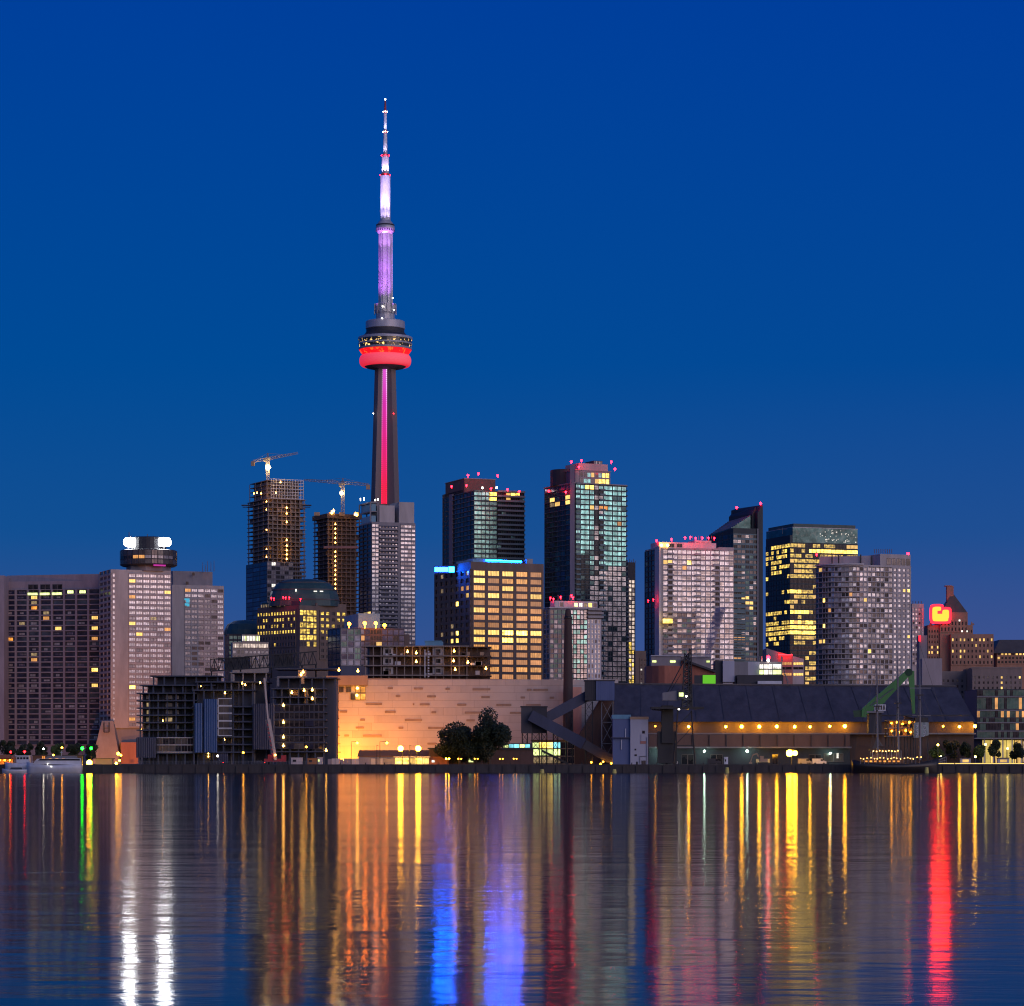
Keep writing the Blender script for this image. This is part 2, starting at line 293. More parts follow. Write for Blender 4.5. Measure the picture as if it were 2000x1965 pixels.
class Bld:
    def __init__(s, name, label, cat, loc, group=None):
        s.root = thing(name, label, cat, loc, group); s.wall = {}; s.wins = []
    def mb(s, mat, name='wall'):
        k = (name, mat)
        if k not in s.wall: s.wall[k] = MB()
        return s.wall[k]
    def facade(s, p0, p1, z0, z1, rows, cols, wf=.7, hf=.6, pick=None, mat='grey_concrete', relief=.3, u0=0, u1=1, pier=True, spand=True, skip=None, voff=.5, pname='window'):
        p0 = Vector((p0[0], p0[1])); p1 = Vector((p1[0], p1[1])); d = p1-p0; L = d.length*(u1-u0); d.normalize()
        o = p0+(p1-p0)*u0; n = Vector((d.y, -d.x)); ang = math.atan2(d.y, d.x); cw = L/cols; ch = (z1-z0)/rows
        W = s.mb(mat); ww, wh = cw*wf, ch*hf
        if spand and hf < .99:
            for i in range(rows+1):
                zc = z0+i*ch-(0 if 0 < i < rows else 0); hh = ch*(1-hf)
                lo, hi = max(z0, zc-hh*(1-voff)), min(z1, zc+hh*voff)
                if hi-lo > .02:
                    q = o+d*(L/2)+n*(relief/2); W.box((q.x, q.y, (lo+hi)/2), (L, relief, hi-lo), ang)
        if pier and wf < .99:
            for j in range(cols+1):
                lo, hi = max(0, j*cw-cw*(1-wf)/2), min(L, j*cw+cw*(1-wf)/2)
                if hi-lo > .02:
                    q = o+d*((lo+hi)/2)+n*(relief/2+.03); W.box((q.x, q.y, (z0+z1)/2), (hi-lo, relief+.06, z1-z0-.02), ang)
        for i in range(rows):                           # row 0 on top
            for j in range(cols):
                if skip and skip(i, j): continue
                m = pick(i, j)
                if not m: continue
                zb = z1-(i+1)*ch
                zc = zb+ch*(1-hf)*voff+wh/2
                q = o+d*((j+.5)*cw)+n*.04
                s.wins.append((Vector((q.x, q.y, zc)), ang, ww, wh, m, pname))
    def one(s, p0, p1, u, z, w_, h_, m, off=.04, pname='window'):
        p0 = Vector(p0[:2]); p1 = Vector(p1[:2]); d = (p1-p0); q = p0+d*u; d.normalize(); n = Vector((d.y, -d.x)); q = q+n*off
        s.wins.append((Vector((q.x, q.y, z)), math.atan2(d.y, d.x), w_, h_, m, pname))
    def part(s, mb, name, mat, label=None):
        o = mb.build(name, mat, s.root)
        if label: o['label'] = label
        return o
    def beacon(s, x, y, z, r=.55, mat='beacon_red'):
        b = MB(); b.ball((x, y, z+.9), r); b.tube((x, y, z-.1), (x, y, z+.6), r*.3)
        return s.part(b, 'beacon', mat)
    def finish(s):
        org = ORG[s.root.name]
        for (nm, mat), mb in s.wall.items(): mb.build(nm, mat, s.root)
        ws = s.wins
        if len(ws) > 100:
            r2 = random.Random(3); keyed = [(-(round(a[2]*a[3], 1)), 0 if a[4].startswith('lit') else 1, r2.random(), k) for k, a in enumerate(ws)]
            keyed.sort(); idx = [k[3] for k in keyed]
        else: idx = list(range(len(ws)))
        for k in idx[:100]:
            loc, ang, a, b, m, nm = ws[k]
            o = bpy.data.objects.new(nm, pane_mesh(a, b, m)); col.objects.link(o); o.parent = s.root
            o.location = loc-org; o.rotation_euler = (0, 0, ang)
        if len(idx) > 100:
            mats = sorted({ws[k][4] for k in idx[100:]}); mb = MB()
            for k in idx[100:]:
                loc, ang, a, b, m, nm = ws[k]; mb.cur = mats.index(m)
                dx = Vector((math.cos(ang), math.sin(ang), 0)); n = Vector((dx.y, -dx.x, 0)); up = Vector((0, 0, 1))
                f0 = len(mb.f); q = loc+n*.06
                c = [q+dx*x*a/2+up*z*b/2 for x, z in ((-1, -1), (1, -1), (1, 1), (-1, 1))]
                mb.add(c+[p-n*.06 for p in c], [(0, 1, 2, 3), (1, 5, 6, 2), (4, 0, 3, 7), (3, 2, 6, 7), (4, 5, 1, 0)])
                mb.uv[f0] = ((0, 0), (1, 0), (1, 1), (0, 1))
            o = mb.build('window', mats, s.root); o['kind'] = 'stuff'

def foot(l, c, r, D, th=22.0):
    """plan of a rectangular block: left, near and right corner columns in the photo, near corner at distance D"""
    t = R(th); C = Vector((X(c, D), D))
    dr = Vector((math.cos(t), math.sin(t))); dl = Vector((-math.sin(t), math.cos(t)))
    def hit(px, d):
        k = (px-CX)/F; return C+d*((k*C.y-C.x)/(d.x-k*d.y))
    Rr = hit(r, dr); L = hit(l, dl)
    return [L, C, Rr, L+Rr-C]
def grow(poly, e):
    n = len(poly); out = []
    for i in range(n):
        a, b, c = Vector(poly[i-1]), Vector(poly[i]), Vector(poly[(i+1) % n])
        d1 = (b-a).normalized(); d2 = (c-b).normalized(); n1 = Vector((d1.y, -d1.x)); n2 = Vector((d2.y, -d2.x))
        m = (n1+n2); m = m/max(.3, m.dot(n1)) if m.length > 1e-6 else n1
        out.append(b+m*e)
    return out
def lerp(a, b, t): return Vector(a)+(Vector(b)-Vector(a))*t
def sub(poly, u0, u1, v0, v1):
    """sub-rectangle of a plan: u along near->right, v along near->left"""
    L, C, Rr, K = poly; f = lambda u, v: C+(Rr-C)*u+(L-C)*v
    return [f(u0, v1), f(u0, v0), f(u1, v0), f(u1, v1)]

# ================================================================== SETTING: water, land, quay
QY = 950.0
mw, n, l, b = newmat('harbour_water')
b.inputs['Base Color'].default_value = (.004, .008, .016, 1); b.inputs['IOR'].default_value = 1.333
tc = N(n, 'ShaderNodeNewGeometry')
def ripple(sx, sy, scale, detail):
    mp = N(n, 'ShaderNodeMapping'); mp.inputs['Scale'].default_value = (sx, sy, 1); l.new(tc.outputs['Position'], mp.inputs[0])
    nz = N(n, 'ShaderNodeTexNoise'); nz.inputs['Scale'].default_value = scale; nz.inputs['Detail'].default_value = detail; nz.inputs['Roughness'].default_value = .5
    l.new(mp.outputs[0], nz.inputs['Vector']); return nz
r1 = ripple(.5, 1, .9, 3); r2 = ripple(.5, 1, .16, 2); calm = ripple(.12, 1, .02, 3)
ad = N(n, 'ShaderNodeMath', operation='MULTIPLY_ADD'); l.new(r2.outputs['Fac'], ad.inputs[0]); ad.inputs[1].default_value = 3.0; l.new(r1.outputs['Fac'], ad.inputs[2])
bp = N(n, 'ShaderNodeBump'); bp.inputs['Distance'].default_value = .014; bp.inputs['Strength'].default_value = 1.0
l.new(ad.outputs[0], bp.inputs['Height']); l.new(bp.outputs[0], b.inputs['Normal'])
rr = N(n, 'ShaderNodeMapRange'); rr.inputs['From Min'].default_value = .35; rr.inputs['From Max'].default_value = .65; rr.inputs['To Min'].default_value = .076; rr.inputs['To Max'].default_value = .098
l.new(calm.outputs['Fac'], rr.inputs['Value']); l.new(rr.outputs[0], b.inputs['Roughness'])
df = N(n, 'ShaderNodeBsdfDiffuse'); df.inputs['Color'].default_value = (.004, .01, .02, 1); wmx = N(n, 'ShaderNodeMixShader'); wmx.inputs[0].default_value = .27
l.new(b.outputs[0], wmx.inputs[1]); l.new(df.outputs[0], wmx.inputs[2]); l.new(wmx.outputs[0], n['Material Output'].inputs['Surface'])
m_ = MB(); m_.add([(-12000, -6000, 0), (12000, -6000, 0), (12000, 40000, 0), (-12000, 40000, 0)], [(0, 1, 2, 3)]); structure(m_, 'water', 'harbour_water')
m_ = MB(); m_.prism([(-9000, QY+1.2), (9000, QY+1.2), (9000, 39000), (-9000, 39000)], -3, G); structure(m_, 'ground', 'paving')
m_ = MB(); m_.prism([(-900, QY), (900, QY), (900, QY+1.2), (-900, QY+1.2)], -3, G-.35); m_.prism([(-900, QY-.12), (900, QY-.12), (900, QY+1.6), (-900, QY+1.6)], G-.35, G+.12)
x_ = -300
while x_ < 300:
    m_.box((x_, QY-.2, 1.1), (.35, .4, 2.3)); x_ += 4.5
structure(m_, 'quay', 'quay_stone')

# ================================================================== COMMUNICATIONS TOWER
TD = 2290.0; tk = TD/F; tx = X(752.5, TD); tz = lambda py: Z(py, TD)
T = thing('observation_tower', 'very tall slender concrete tower with red lit round pod and violet lit upper shaft', 'tower', (tx, TD, G))
def legs(Rl, wd, ri):
    pts = []
    for a in (210, 330, 90):
        a = R(a); u = Vector((math.cos(a), math.sin(a))); v = Vector((-u.y, u.x))
        a0 = a-R(60); a1 = a+R(60); n0 = Vector((math.cos(a0), math.sin(a0))); n1 = Vector((math.cos(a1), math.sin(a1)))
        def corner(nn, s):                               # where the leg side meets the notch face
            p0 = v*s*wd; t = (ri-p0.dot(nn))/u.dot(nn); return p0+u*t
        pts += [corner(n0, -1), u*Rl+v*(-wd), u*Rl+v*wd, corner(n1, 1)]
    return pts
rings = []
for k in range(13):
    t = k/12; py = 1490-(1490-716)*t
    Rl = 7.9+(py-722)/255*3.3*(1+.25*max(0, (py-977)/500)); wd = 3.3+.9*(1-t); ri = 4.4+.9*(1-t)
    rings.append([(tx+p.x, TD+p.y, tz(py)) for p in legs(Rl, wd, ri)])
m_ = MB(); m_.loft(rings); m_.build('shaft', 'tower_concrete', T)
# elevator glass and light strips in the notch facing the harbour
ms, n, l, b = newmat('elevator_light')
ge = N(n, 'ShaderNodeNewGeometry'); sp = N(n, 'ShaderNodeSeparateXYZ'); l.new(ge.outputs['Position'], sp.inputs[0])
mr = N(n, 'ShaderNodeMapRange'); l.new(sp.outputs[2], mr.inputs['Value']); mr.inputs['From Min'].default_value = tz(985); mr.inputs['From Max'].default_value = tz(722)
rp = N(n, 'ShaderNodeValToRGB'); l.new(mr.outputs[0], rp.inputs[0]); e = rp.color_ramp.elements
e[0].position = .1; e[0].color = (1, .0, .035, 1); e[1].position = 1; e[1].color = (.85, .10, .75, 1); x_ = e.new(.45); x_.color = (.85, .0, .20, 1); x_ = e.new(.75); x_.color = (.75, .01, .42, 1)
l.new(rp.outputs[0], b.inputs['Emission Color']); b.inputs['Emission Strength'].default_value = .85; b.inputs['Base Color'].default_value = (.1, .05, .08, 1)
ms, n, l, b = newmat('led_strip_light')
ge = N(n, 'ShaderNodeNewGeometry'); sp = N(n, 'ShaderNodeSeparateXYZ'); l.new(ge.outputs['Position'], sp.inputs[0])
mr = N(n, 'ShaderNodeMapRange'); l.new(sp.outputs[2], mr.inputs['Value']); mr.inputs['From Min'].default_value = tz(985); mr.inputs['From Max'].default_value = tz(722)
rp = N(n, 'ShaderNodeValToRGB'); l.new(mr.outputs[0], rp.inputs[0]); e = rp.color_ramp.elements
e[0].position = .15; e[0].color = (1, .0, .05, 1); e[1].position = 1; e[1].color = (1, .55, 1, 1); x_ = e.new(.45); x_.color = (1, .03, .30, 1); x_ = e.new(.75); x_.color = (1, .2, .75, 1)
fm = N(n, 'ShaderNodeMath', operation='MULTIPLY'); l.new(sp.outputs[2], fm.inputs[0]); fm.inputs[1].default_value = 1/1.7
fc = N(n, 'ShaderNodeMath', operation='FRACT'); l.new(fm.outputs[0], fc.inputs[0]); gt = N(n, 'ShaderNodeMath', operation='GREATER_THAN'); l.new(fc.outputs[0], gt.inputs[0]); gt.inputs[1].default_value = .4
ma = N(n, 'ShaderNodeMath', operation='MULTIPLY_ADD'); l.new(gt.outputs[0], ma.inputs[0]); ma.inputs[1].default_value = 1.1; ma.inputs[2].default_value = .5
l.new(rp.outputs[0], b.inputs['Emission Color']); l.new(ma.outputs[0], b.inputs['Emission Strength']); b.inputs['Base Color'].default_value = (.1, .05, .08, 1)
SX = .55
for nm, x0, x1, yo in (('elevator_glass', -1.55, 1.35, -.0), ('led_strip', -2.5, -1.6, -.35), ('led_strip', 1.4, 2.1, -.35)):
    m_ = MB(); N_ = 24
    for k in range(1):
        a, c = tz(985), tz(723)
        yb, yt = TD-5.35-.25+yo, TD-4.55-.25+yo
        m_.add([(tx-SX+x0, yb, a), (tx-SX+x1, yb, a), (tx-SX+x1, yt, c), (tx-SX+x0, yt, c), (tx-SX+x0, yb+.3, a), (tx-SX+x1, yb+.3, a), (tx-SX+x1, yt+.3, c), (tx-SX+x0, yt+.3, c)],
               [(0, 1, 2, 3), (1, 5, 6, 2), (5, 4, 7, 6), (4, 0, 3, 7), (3, 2, 6, 7), (0, 4, 5, 1)])
    m_.build(nm, 'elevator_light' if nm[0] == 'e' else 'led_strip_light', T)
def ring(nm, mat, prof, nseg=56, lab=None):
    m_ = MB(); m_.lathe((tx, TD), [(r*tk, tz(y)) for r, y in prof], nseg); o = m_.build(nm, mat, T)
    if nseg > 20: shade(o); md = o.modifiers.new('edges', 'EDGE_SPLIT'); md.split_angle = R(35)
    return o
mg, n, l, b = newmat('pod_windows')
ge = N(n, 'ShaderNodeNewGeometry'); nz = N(n, 'ShaderNodeTexNoise'); nz.inputs['Scale'].default_value = .42; nz.inputs['Detail'].default_value = 3; l.new(ge.outputs['Position'], nz.inputs['Vector'])
mr = N(n, 'ShaderNodeMapRange'); l.new(nz.outputs['Fac'], mr.inputs['Value']); mr.inputs['From Min'].default_value = .56; mr.inputs['From Max'].default_value = .66; mr.inputs['To Max'].default_value = 2.2
b.inputs['Base Color'].default_value = (.03, .025, .03, 1); b.inputs['Roughness'].default_value = .12; b.inputs['Emission Color'].default_value = (1, .6, .18, 1); l.new(mr.outputs[0], b.inputs['Emission Strength'])
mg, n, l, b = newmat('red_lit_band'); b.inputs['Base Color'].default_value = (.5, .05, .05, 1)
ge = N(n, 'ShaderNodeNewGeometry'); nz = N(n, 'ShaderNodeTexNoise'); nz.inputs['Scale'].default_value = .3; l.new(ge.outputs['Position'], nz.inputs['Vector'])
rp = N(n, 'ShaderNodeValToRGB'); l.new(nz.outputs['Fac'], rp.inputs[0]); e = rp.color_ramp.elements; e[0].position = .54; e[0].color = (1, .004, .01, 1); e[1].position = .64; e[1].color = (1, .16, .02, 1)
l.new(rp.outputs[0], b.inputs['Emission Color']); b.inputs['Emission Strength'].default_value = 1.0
mg, n, l, b = newmat('radome_glow'); b.inputs['Base Color'].default_value = (.7, .3, .3, 1); b.inputs['Roughness'].default_value = .6
b.inputs['Emission Color'].default_value = (1, .02, .045, 1); b.inputs['Emission Strength'].default_value = .72  # LED light falling on the radome is put in as its own glow
ring('pod_collar', 'pod_steel', [(19.5, 594), (20, 611), (18, 613), (18.6, 630)], 12)
ring('pod_roof_rim', 'pod_steel', [(36, 627.5), (38.3, 629), (38.5, 642.5), (37.5, 643.5)])
ring('pod_upper_drum', 'charcoal_metal', [(37, 643.4), (37.4, 650), (39, 651), (39.5, 653), (52, 661.5)])
ring('pod_rim', 'pod_steel', [(52, 659), (53.3, 660), (53.4, 664), (52.5, 664.6)])
ring('observation_windows', 'pod_windows', [(52.2, 664.5), (52, 671.2)])
ring('pod_rim', 'pod_steel', [(52.2, 671), (52.8, 671.4), (52.6, 674.2), (52, 674.6)])
ring('observation_windows', 'pod_windows', [(51.6, 674.5), (51.4, 680.2)])
ring('pod_rim', 'pod_steel', [(52, 680), (52.4, 680.5), (52, 683.6), (51, 684.2)])
ring('red_light_band', 'red_lit_band', [(51.2, 684.1), (48, 689), (43.5, 694.5)])
ring('radome', 'radome_glow', [(43.5+7.2*math.sin(PI*k/12), 693.6+11.4*(1-math.cos(PI*k/12))) for k in range(13)])
ring('pod_base', 'tower_concrete', [(42, 715.5), (36, 719), (20, 722)])
m_ = MB()
for k in range(12):
    a = 2*PI*(k+.5)/12; m_.box((tx+math.cos(a)*8.6, TD+math.sin(a)*8.6, tz(601)), (1.6, 1.2, 5.5), a+PI/2)
    m_.box((tx+math.cos(a)*9, TD+math.sin(a)*9, tz(611)), (.6, .6, 3), a)
m_.build('equipment_panels', 'pod_steel', T)
for px, py in ((768, 586), (771, 609), (748.5, 602), (748, 627), (730.5, 811), (770, 811)):
    m_ = MB(); m_.ball((tx+(px-752.5)*tk, TD-(16 if py == 627 else 11 if py > 700 else 9.5), tz(py)), .42); m_.build('lamp', 'lamp_red' if px == 770 else 'lamp_white', T)
# upper shaft (hexagonal), upper pod and antenna
m_ = MB(); m_.loft([[(tx+r*tk*math.cos(R(60*i+12)), TD+r*tk*math.sin(R(60*i+12)), tz(y)) for i in range(6)] for r, y in ((13.6, 597), (13.2, 455))]); m_.build('upper_shaft', 'antenna_steel', T)
for a in (238, 296, 12, 130):
    m_ = MB(); m_.beam((tx+14*tk*math.cos(R(a)), TD+14*tk*math.sin(R(a)), tz(596)), (tx+13.6*tk*math.cos(R(a)), TD+13.6*tk*math.sin(R(a)), tz(457)), .7, .7); m_.build('rib', 'antenna_steel', T)
ring('upper_pod', 'pod_steel', [(10.5, 431), (13, 434), (15.5, 437.5), (17.5, 441), (18.6, 445), (18.4, 448), (17, 452), (14, 456.5), (13, 457)], 28)
ring('upper_pod_windows', 'dark_glass', [(16.8, 439), (18, 441.6)], 28); 
for k in range(24):
    a = 2*PI*k/24; m_ = MB(); m_.box((tx+17.7*tk*math.cos(a), TD+17.7*tk*math.sin(a), tz(450.5)), (.5, .7, 1.3), a+PI/2); m_.build('fin', 'dark_concrete', T)
    m_ = MB(); m_.box((tx+17.2*tk*math.cos(a), TD+17.2*tk*math.sin(a), tz(440)), (.3, .6, 1.0), a+PI/2); m_.build('fin', 'dark_concrete', T)
for r0, y0, r1, y1 in ((10, 432, 9.8, 344), (7.2, 340, 6.8, 307), (4.2, 303, 3.4, 260), (3.0, 255, 2.8, 221), (2.2, 216, 1.4, 196)):
    o = ring('antenna_mast', 'antenna_steel' if y0 != 216 else 'red_steel', [(r1, y1), (r0, y0)], 12 if r0 > 5 else 8)
for r, y in ((9.6, 342), (7.2, 304), (4.2, 257.5), (3.8, 218.5)):
    ring('antenna_ring', 'red_steel', [(r*.85, y-2.6), (r, y-1.5), (r, y+2), (r*.85, y+2.6)], 12)
    for s in (-1, 1, .1):
        m_ = MB(); m_.ball((tx+s*r*tk, TD-(1-abs(s))*r*tk-.3, tz(y)), .45); m_.build('lamp', 'beacon_red' if y > 300 else 'lamp_white', T)
m_ = MB(); m_.ball((tx, TD, tz(194)), .55); m_.tube((tx, TD, tz(197)), (tx, TD, tz(194)), .3); m_.build('lamp', 'lamp_white', T)
def spot(x, y, z, tx_, ty_, tz_, wts, c, ang, r=.6):
    ld = bpy.data.lights.new('floodlight', 'SPOT'); ld.energy = wts; ld.color = c; ld.spot_size = R(ang); ld.spot_blend = 1.0; ld.shadow_soft_size = r
    o = bpy.data.objects.new('floodlight', ld); col.objects.link(o); o.location = (x, y, z)
    o.rotation_euler = (Vector((tx_, ty_, tz_))-Vector((x, y, z))).to_track_quat('-Z', 'Y').to_euler(); o.parent = T; o.location = Vector((x, y, z))-ORG[T.name]
VIO = (.62, .16, 1.0); LAV = (.66, .50, 1.0)
def upfl(y0, r0, deg, wts, c, cone, azs=(225, 270, 315)):
    """floodlight r0 from the axis at photo row y0, tilted deg off the vertical towards the shaft"""
    for a in azs:
        a = R(a); x, y = tx+r0*math.cos(a), TD+r0*math.sin(a)
        spot(x, y, tz(y0), x-math.cos(a)*math.sin(R(deg))*50, y-math.sin(a)*math.sin(R(deg))*50, tz(y0)+50*math.cos(R(deg)), wts, c, cone)
upfl(626, 15.5, 7, 1.5e5, VIO, 46)
upfl(560, 9.5, 5, 3.0e4, VIO, 40)
upfl(500, 9.5, 5, 2.2e4, (.75, .3, 1.0), 60)
upfl(437, 8.2, 4.5, 2.6e5, LAV, 34)
upfl(433, 6.6, 2, 1.2e4, LAV, 80)
upfl(390, 7.0, 4, 2.0e4, (.55, .38, 1.0), 40)
upfl(341, 4.6, 5, 2.4e4, (.8, .6, 1), 60)
upfl(303, 3.0, 4, 1.2e4, (.75, .65, 1), 60)
upfl(257, 2.6, 4, 6e3, (.6, .6, 1), 60)

# ================================================================== LEFT: apartment slab and hotel
B = Bld('apartment_slab', 'broad balconied apartment block at the left edge beside the hotel with the white lit roof', 'apartment block', (X(100, 1600), 1600, G))
fp = foot(8, 197, 214, 1600, 80); z1 = Z(1150, 1600)
B.mb('slab_concrete').prism(fp, G, Z(1134, 1600))
L_, C_, R_, K_ = fp
B.mb('slab_concrete').prism([lerp(L_, C_, .845), C_, lerp(C_, K_, .3), lerp(L_, K_, .3)], Z(1134, 1600), Z(1121, 1600))
e_ = [(X(-60, 1595), 1595), (X(8, 1595), 1595), (X(8, 1595), 1625), (X(-60, 1595), 1625)]
B.mb('slab_concrete').prism(e_, G, Z(1124, 1595))
lt = {(0, 3): 'lit_lime', (0, 4): 'lit_lime'}
rows = 29
def pk(i, j):
    return 'navy_glass' if rng.random() < .75 else 'blue_glass'
B.facade(L_, C_, Z(1455, 1600), z1, 30, 8, .84, .78, pk, 'slab_concrete', .9)
cw = (C_-L_).length/8
litp = {(3, 2): 'lit_orange', (2, 2): 'lit_dim', (5, 3): 'lit_amber', (4, 3): 'lit_dim', (7, 4): 'lit_gold', (9, 0): 'lit_orange', (6, 1): 'lit_dim', (13, 2): 'lit_amber', (15, 7): 'lit_yellow_hot', (5, 7): 'lit_gold', (7, 7): 'lit_gold', (9, 7): 'lit_amber', (12, 2): 'lit_dim', (0, 5): 'lit_lime', (0, 6): 'lit_lime', (1, 2): 'lit_gold', (18, 7): 'lit_gold'}
for i in range(29):
    for j in range(8):
        u = (j+.5)/8; zz = z1-(i+.55)*(z1-Z(1455, 1600))/30
        if (i, j) in litp: B.one(L_, C_, u, zz, cw*.5, 1.9, litp[(i, j)], .1)
        elif rng.random() < .42: B.one(L_, C_, u+rng.uniform(-.02, .02), zz, cw*rng.choice((.3, .45, .5)), rng.choice((1.1, 1.5)), 'pale_dim_glass' if rng.random() < .5 else 'violet_glass', .1)
for k in range(3):
    u = (2.5+k)/8-.01; B.one(L_, C_, u, Z(1149, 1600), cw*.82, 5.2, 'dark_glass', .15); B.one(L_, C_, u, Z(1159, 1600), cw*.82, 1.6, 'lit_lime', 1.1)
B.finish()

B = Bld('hotel_tower', 'pale hotel tower with revolving drum on its roof and two blinding white lights', 'hotel', (X(265, 1560), 1560, G))
D = 1560; fp = foot(196, 218, 334, D); L_, C_, R_, K_ = fp; z1 = Z(1112, D); zb = Z(1420, D)
B.mb('mauve_concrete').prism(fp, Z(1422, D), z1)
B.mb('grey_concrete').prism(grow(fp, -1.0), G, Z(1422, D))
B.facade(L_, C_, zb, z1, 29, 3, .9, .6, mix(('navy_glass', 3), ('smoke_glass', 1)), 'mauve_concrete', .5, voff=.9)
B.facade(C_, R_, zb, Z(1118, D), 29, 1, .8, .66, mix(('pale_glass', 1)), 'mauve_concrete', .2, .015, .055)
lt = {(3, 5): 'lit_gold', (4, 0): 'lit_amber', (9, 0): 'lit_gold', (10, 5): 'lit_amber', (11, 1): 'lit_gold', (21, 0): 'lit_yellow_hot', (8, 3): 'lit_dim', (27, 0): 'lit_amber', (1, 0): 'lit_gold'}
B.facade(C_, R_, zb, Z(1118, D), 29, 6, .86, .62, mix(('pale_glass', 8), ('pale_dim_glass', 1), lits=lt), 'mauve_concrete', .35, .285, 1)
D2 = 1612; f2 = foot(300, 336, 437, D2); L2, C2, R2, K2 = f2
B.mb('mauve_concrete').prism(f2, G, Z(1142, D2))
B.facade(C2, R2, Z(1322, D2), Z(1147, D2), 17, 6, .84, .6, lambda i, j: ('lit_amber' if (i, j) == (0, 0) else 'smoke_glass' if rng.random() < .12 else 'pale_glass' if (i < 2 or j > 4) else 'pale_dim_glass'), 'mauve_concrete', .3, .24, 1)
# cyan lit marks on the wing
for k, (u, yy, ww, hh) in enumerate(((.285, 1170, 3.0, 1.0), (.30, 1174, 2.0, 1.4), (.275, 1180, 2.0, 1.3), (.305, 1181, 1.6, 1.6))):
    B.one(C2, R2, u, Z(yy, D2), ww, hh, 'sign_cyan', .35, 'sign_stroke')
B.mb('grey_concrete', 'roof_plant').prism(sub(f2, .05, .82, .1, .8), Z(1142, D2), Z(1114, D2))
for u in (.30, .42):
    q = lerp(C2, R2, u); B.one(C2, R2, u, Z(1138 if u < .4 else 1120, D2)-0, 1.6, 1.8, 'dark_glass', -1.0)
for px, t in ((396, 1098), (405, 1096), (412, 1097), (418, 1095), (401, 1103)):
    m_ = MB(); m_.tube(P(px, 1116, D2+8), P(px, t, D2+8), .22, .12); B.part(m_, 'antenna', 'steel')
# revolving drum
dx, dy = X(287.5, 1572), 1578
def drum(nm, mat, prof, ns=28):
    m_ = MB(); m_.lathe((dx, dy), [(r*D/F, Z(y, D)) for r, y in prof], ns); return B.part(m_, nm, mat)
drum('drum_neck', 'grey_concrete', [(44, 1101), (44, 1113)], 8)
drum('drum', 'charcoal_metal', [(53, 1070.5), (56.2, 1072), (56.2, 1100), (52, 1102.5)])
for k in range(28):
    a = 2*PI*(k+.5)/28
    if math.sin(a) < .15:
        for yy, hh, mm in ((1078, 10, 'smoke_glass'), (1086.5, 6.5, 'pale_dim_glass' if 262 < R(0)+math.degrees(a) < 330 else 'dark_glass'), (1095.5, 8, 'smoke_glass')):
            if yy == 1086.5 and k in (19, 20): mm = 'lit_amber'
            q = Vector((dx+56.0*D/F*math.cos(a), dy+56.0*D/F*math.sin(a))); t_ = Vector((-math.sin(a), math.cos(a)))
            B.wins.append((Vector((q.x, q.y, Z(yy, D))), a+PI/2, 56*D/F*2*math.sin(PI/28)*.9, hh*D/F, mm, 'window'))
drum('upper_drum', 'charcoal_metal', [(33, 1045), (35, 1046.5), (35, 1071)])
m_ = MB(); m_.box((dx+55.6*D/F*math.cos(R(300)), dy+55.6*D/F*math.sin(R(300)), Z(1103.2, D)), (7, 1.0, .8), R(30)); B.part(m_, 'magenta_light', 'led_magenta_lamp')
for px, py, a, c in ((258.6, 1056, 17, 9.5), (320, 1056, 14, 9)):
    s = D/F; yy = dy-33*s*.75; x = X(px, yy)
    n_ = 20; prof = [(math.copysign(abs(math.cos(2*PI*k/n_))**.6, math.cos(2*PI*k/n_))*a*s, math.copysign(abs(math.sin(2*PI*k/n_))**.6, math.sin(2*PI*k/n_))*c*s) for k in range(n_)]
    m_ = MB(); m_.loft([[(x+p*1.08, yy+1.2, Z(py, D)+q*1.08) for p, q in prof], [(x+p*1.08, yy, Z(py, D)+q*1.08) for p, q in prof]]); o = B.part(m_, 'sign_case', 'charcoal_metal')
    m_ = MB(); m_.add([(x+p, yy-.08, Z(py, D)+q) for p, q in prof], [list(range(n_))]); f_ = m_.build('light_panel', 'sign_white', o)
    if f_.data.polygons[0].normal.y > 0: f_.data.flip_normals()
for px, y0, y1 in ((252, 1034, 1047), (256, 1041, 1047), (288, 1038, 1046), (300, 1042, 1046)):
    m_ = MB(); m_.tube((X(px, dy), dy, Z(y1, D)), (X(px, dy), dy, Z(y0, D)), .3, .2); B.part(m_, 'antenna', 'steel')
# splayed base
m_ = MB(); fr = [(X(178, D-14), D-14), (X(235, D-14), D-14), (X(235, D), D+20), (X(178, D), D+20)]; to = [(X(199, D-3), D-3), (X(221, D-3), D-3), (X(221, D), D+16), (X(199, D), D+16)]
m_.prism(fr, G, Z(1408, D), to); B.part(m_, 'splayed_base', 'pale_stone')
m_ = MB()
for a_, c_ in (((203, 1411), (203, 1430)), ((213, 1411), (213, 1430)), ((203, 1422), (213, 1422)), ((203, 1430), (213, 1430))): m_.beam(P(*a_, D-9), P(*c_, D-9), .7, .5)
B.part(m_, 'base_frame', 'charcoal_metal')
B.mb('rose_cladding').prism([(X(236, D-8), D-8), (X(270, D-8), D-8), (X(270, D+4), D+4), (X(236, D+4), D+4)], G, Z(1450, D))
B.finish()

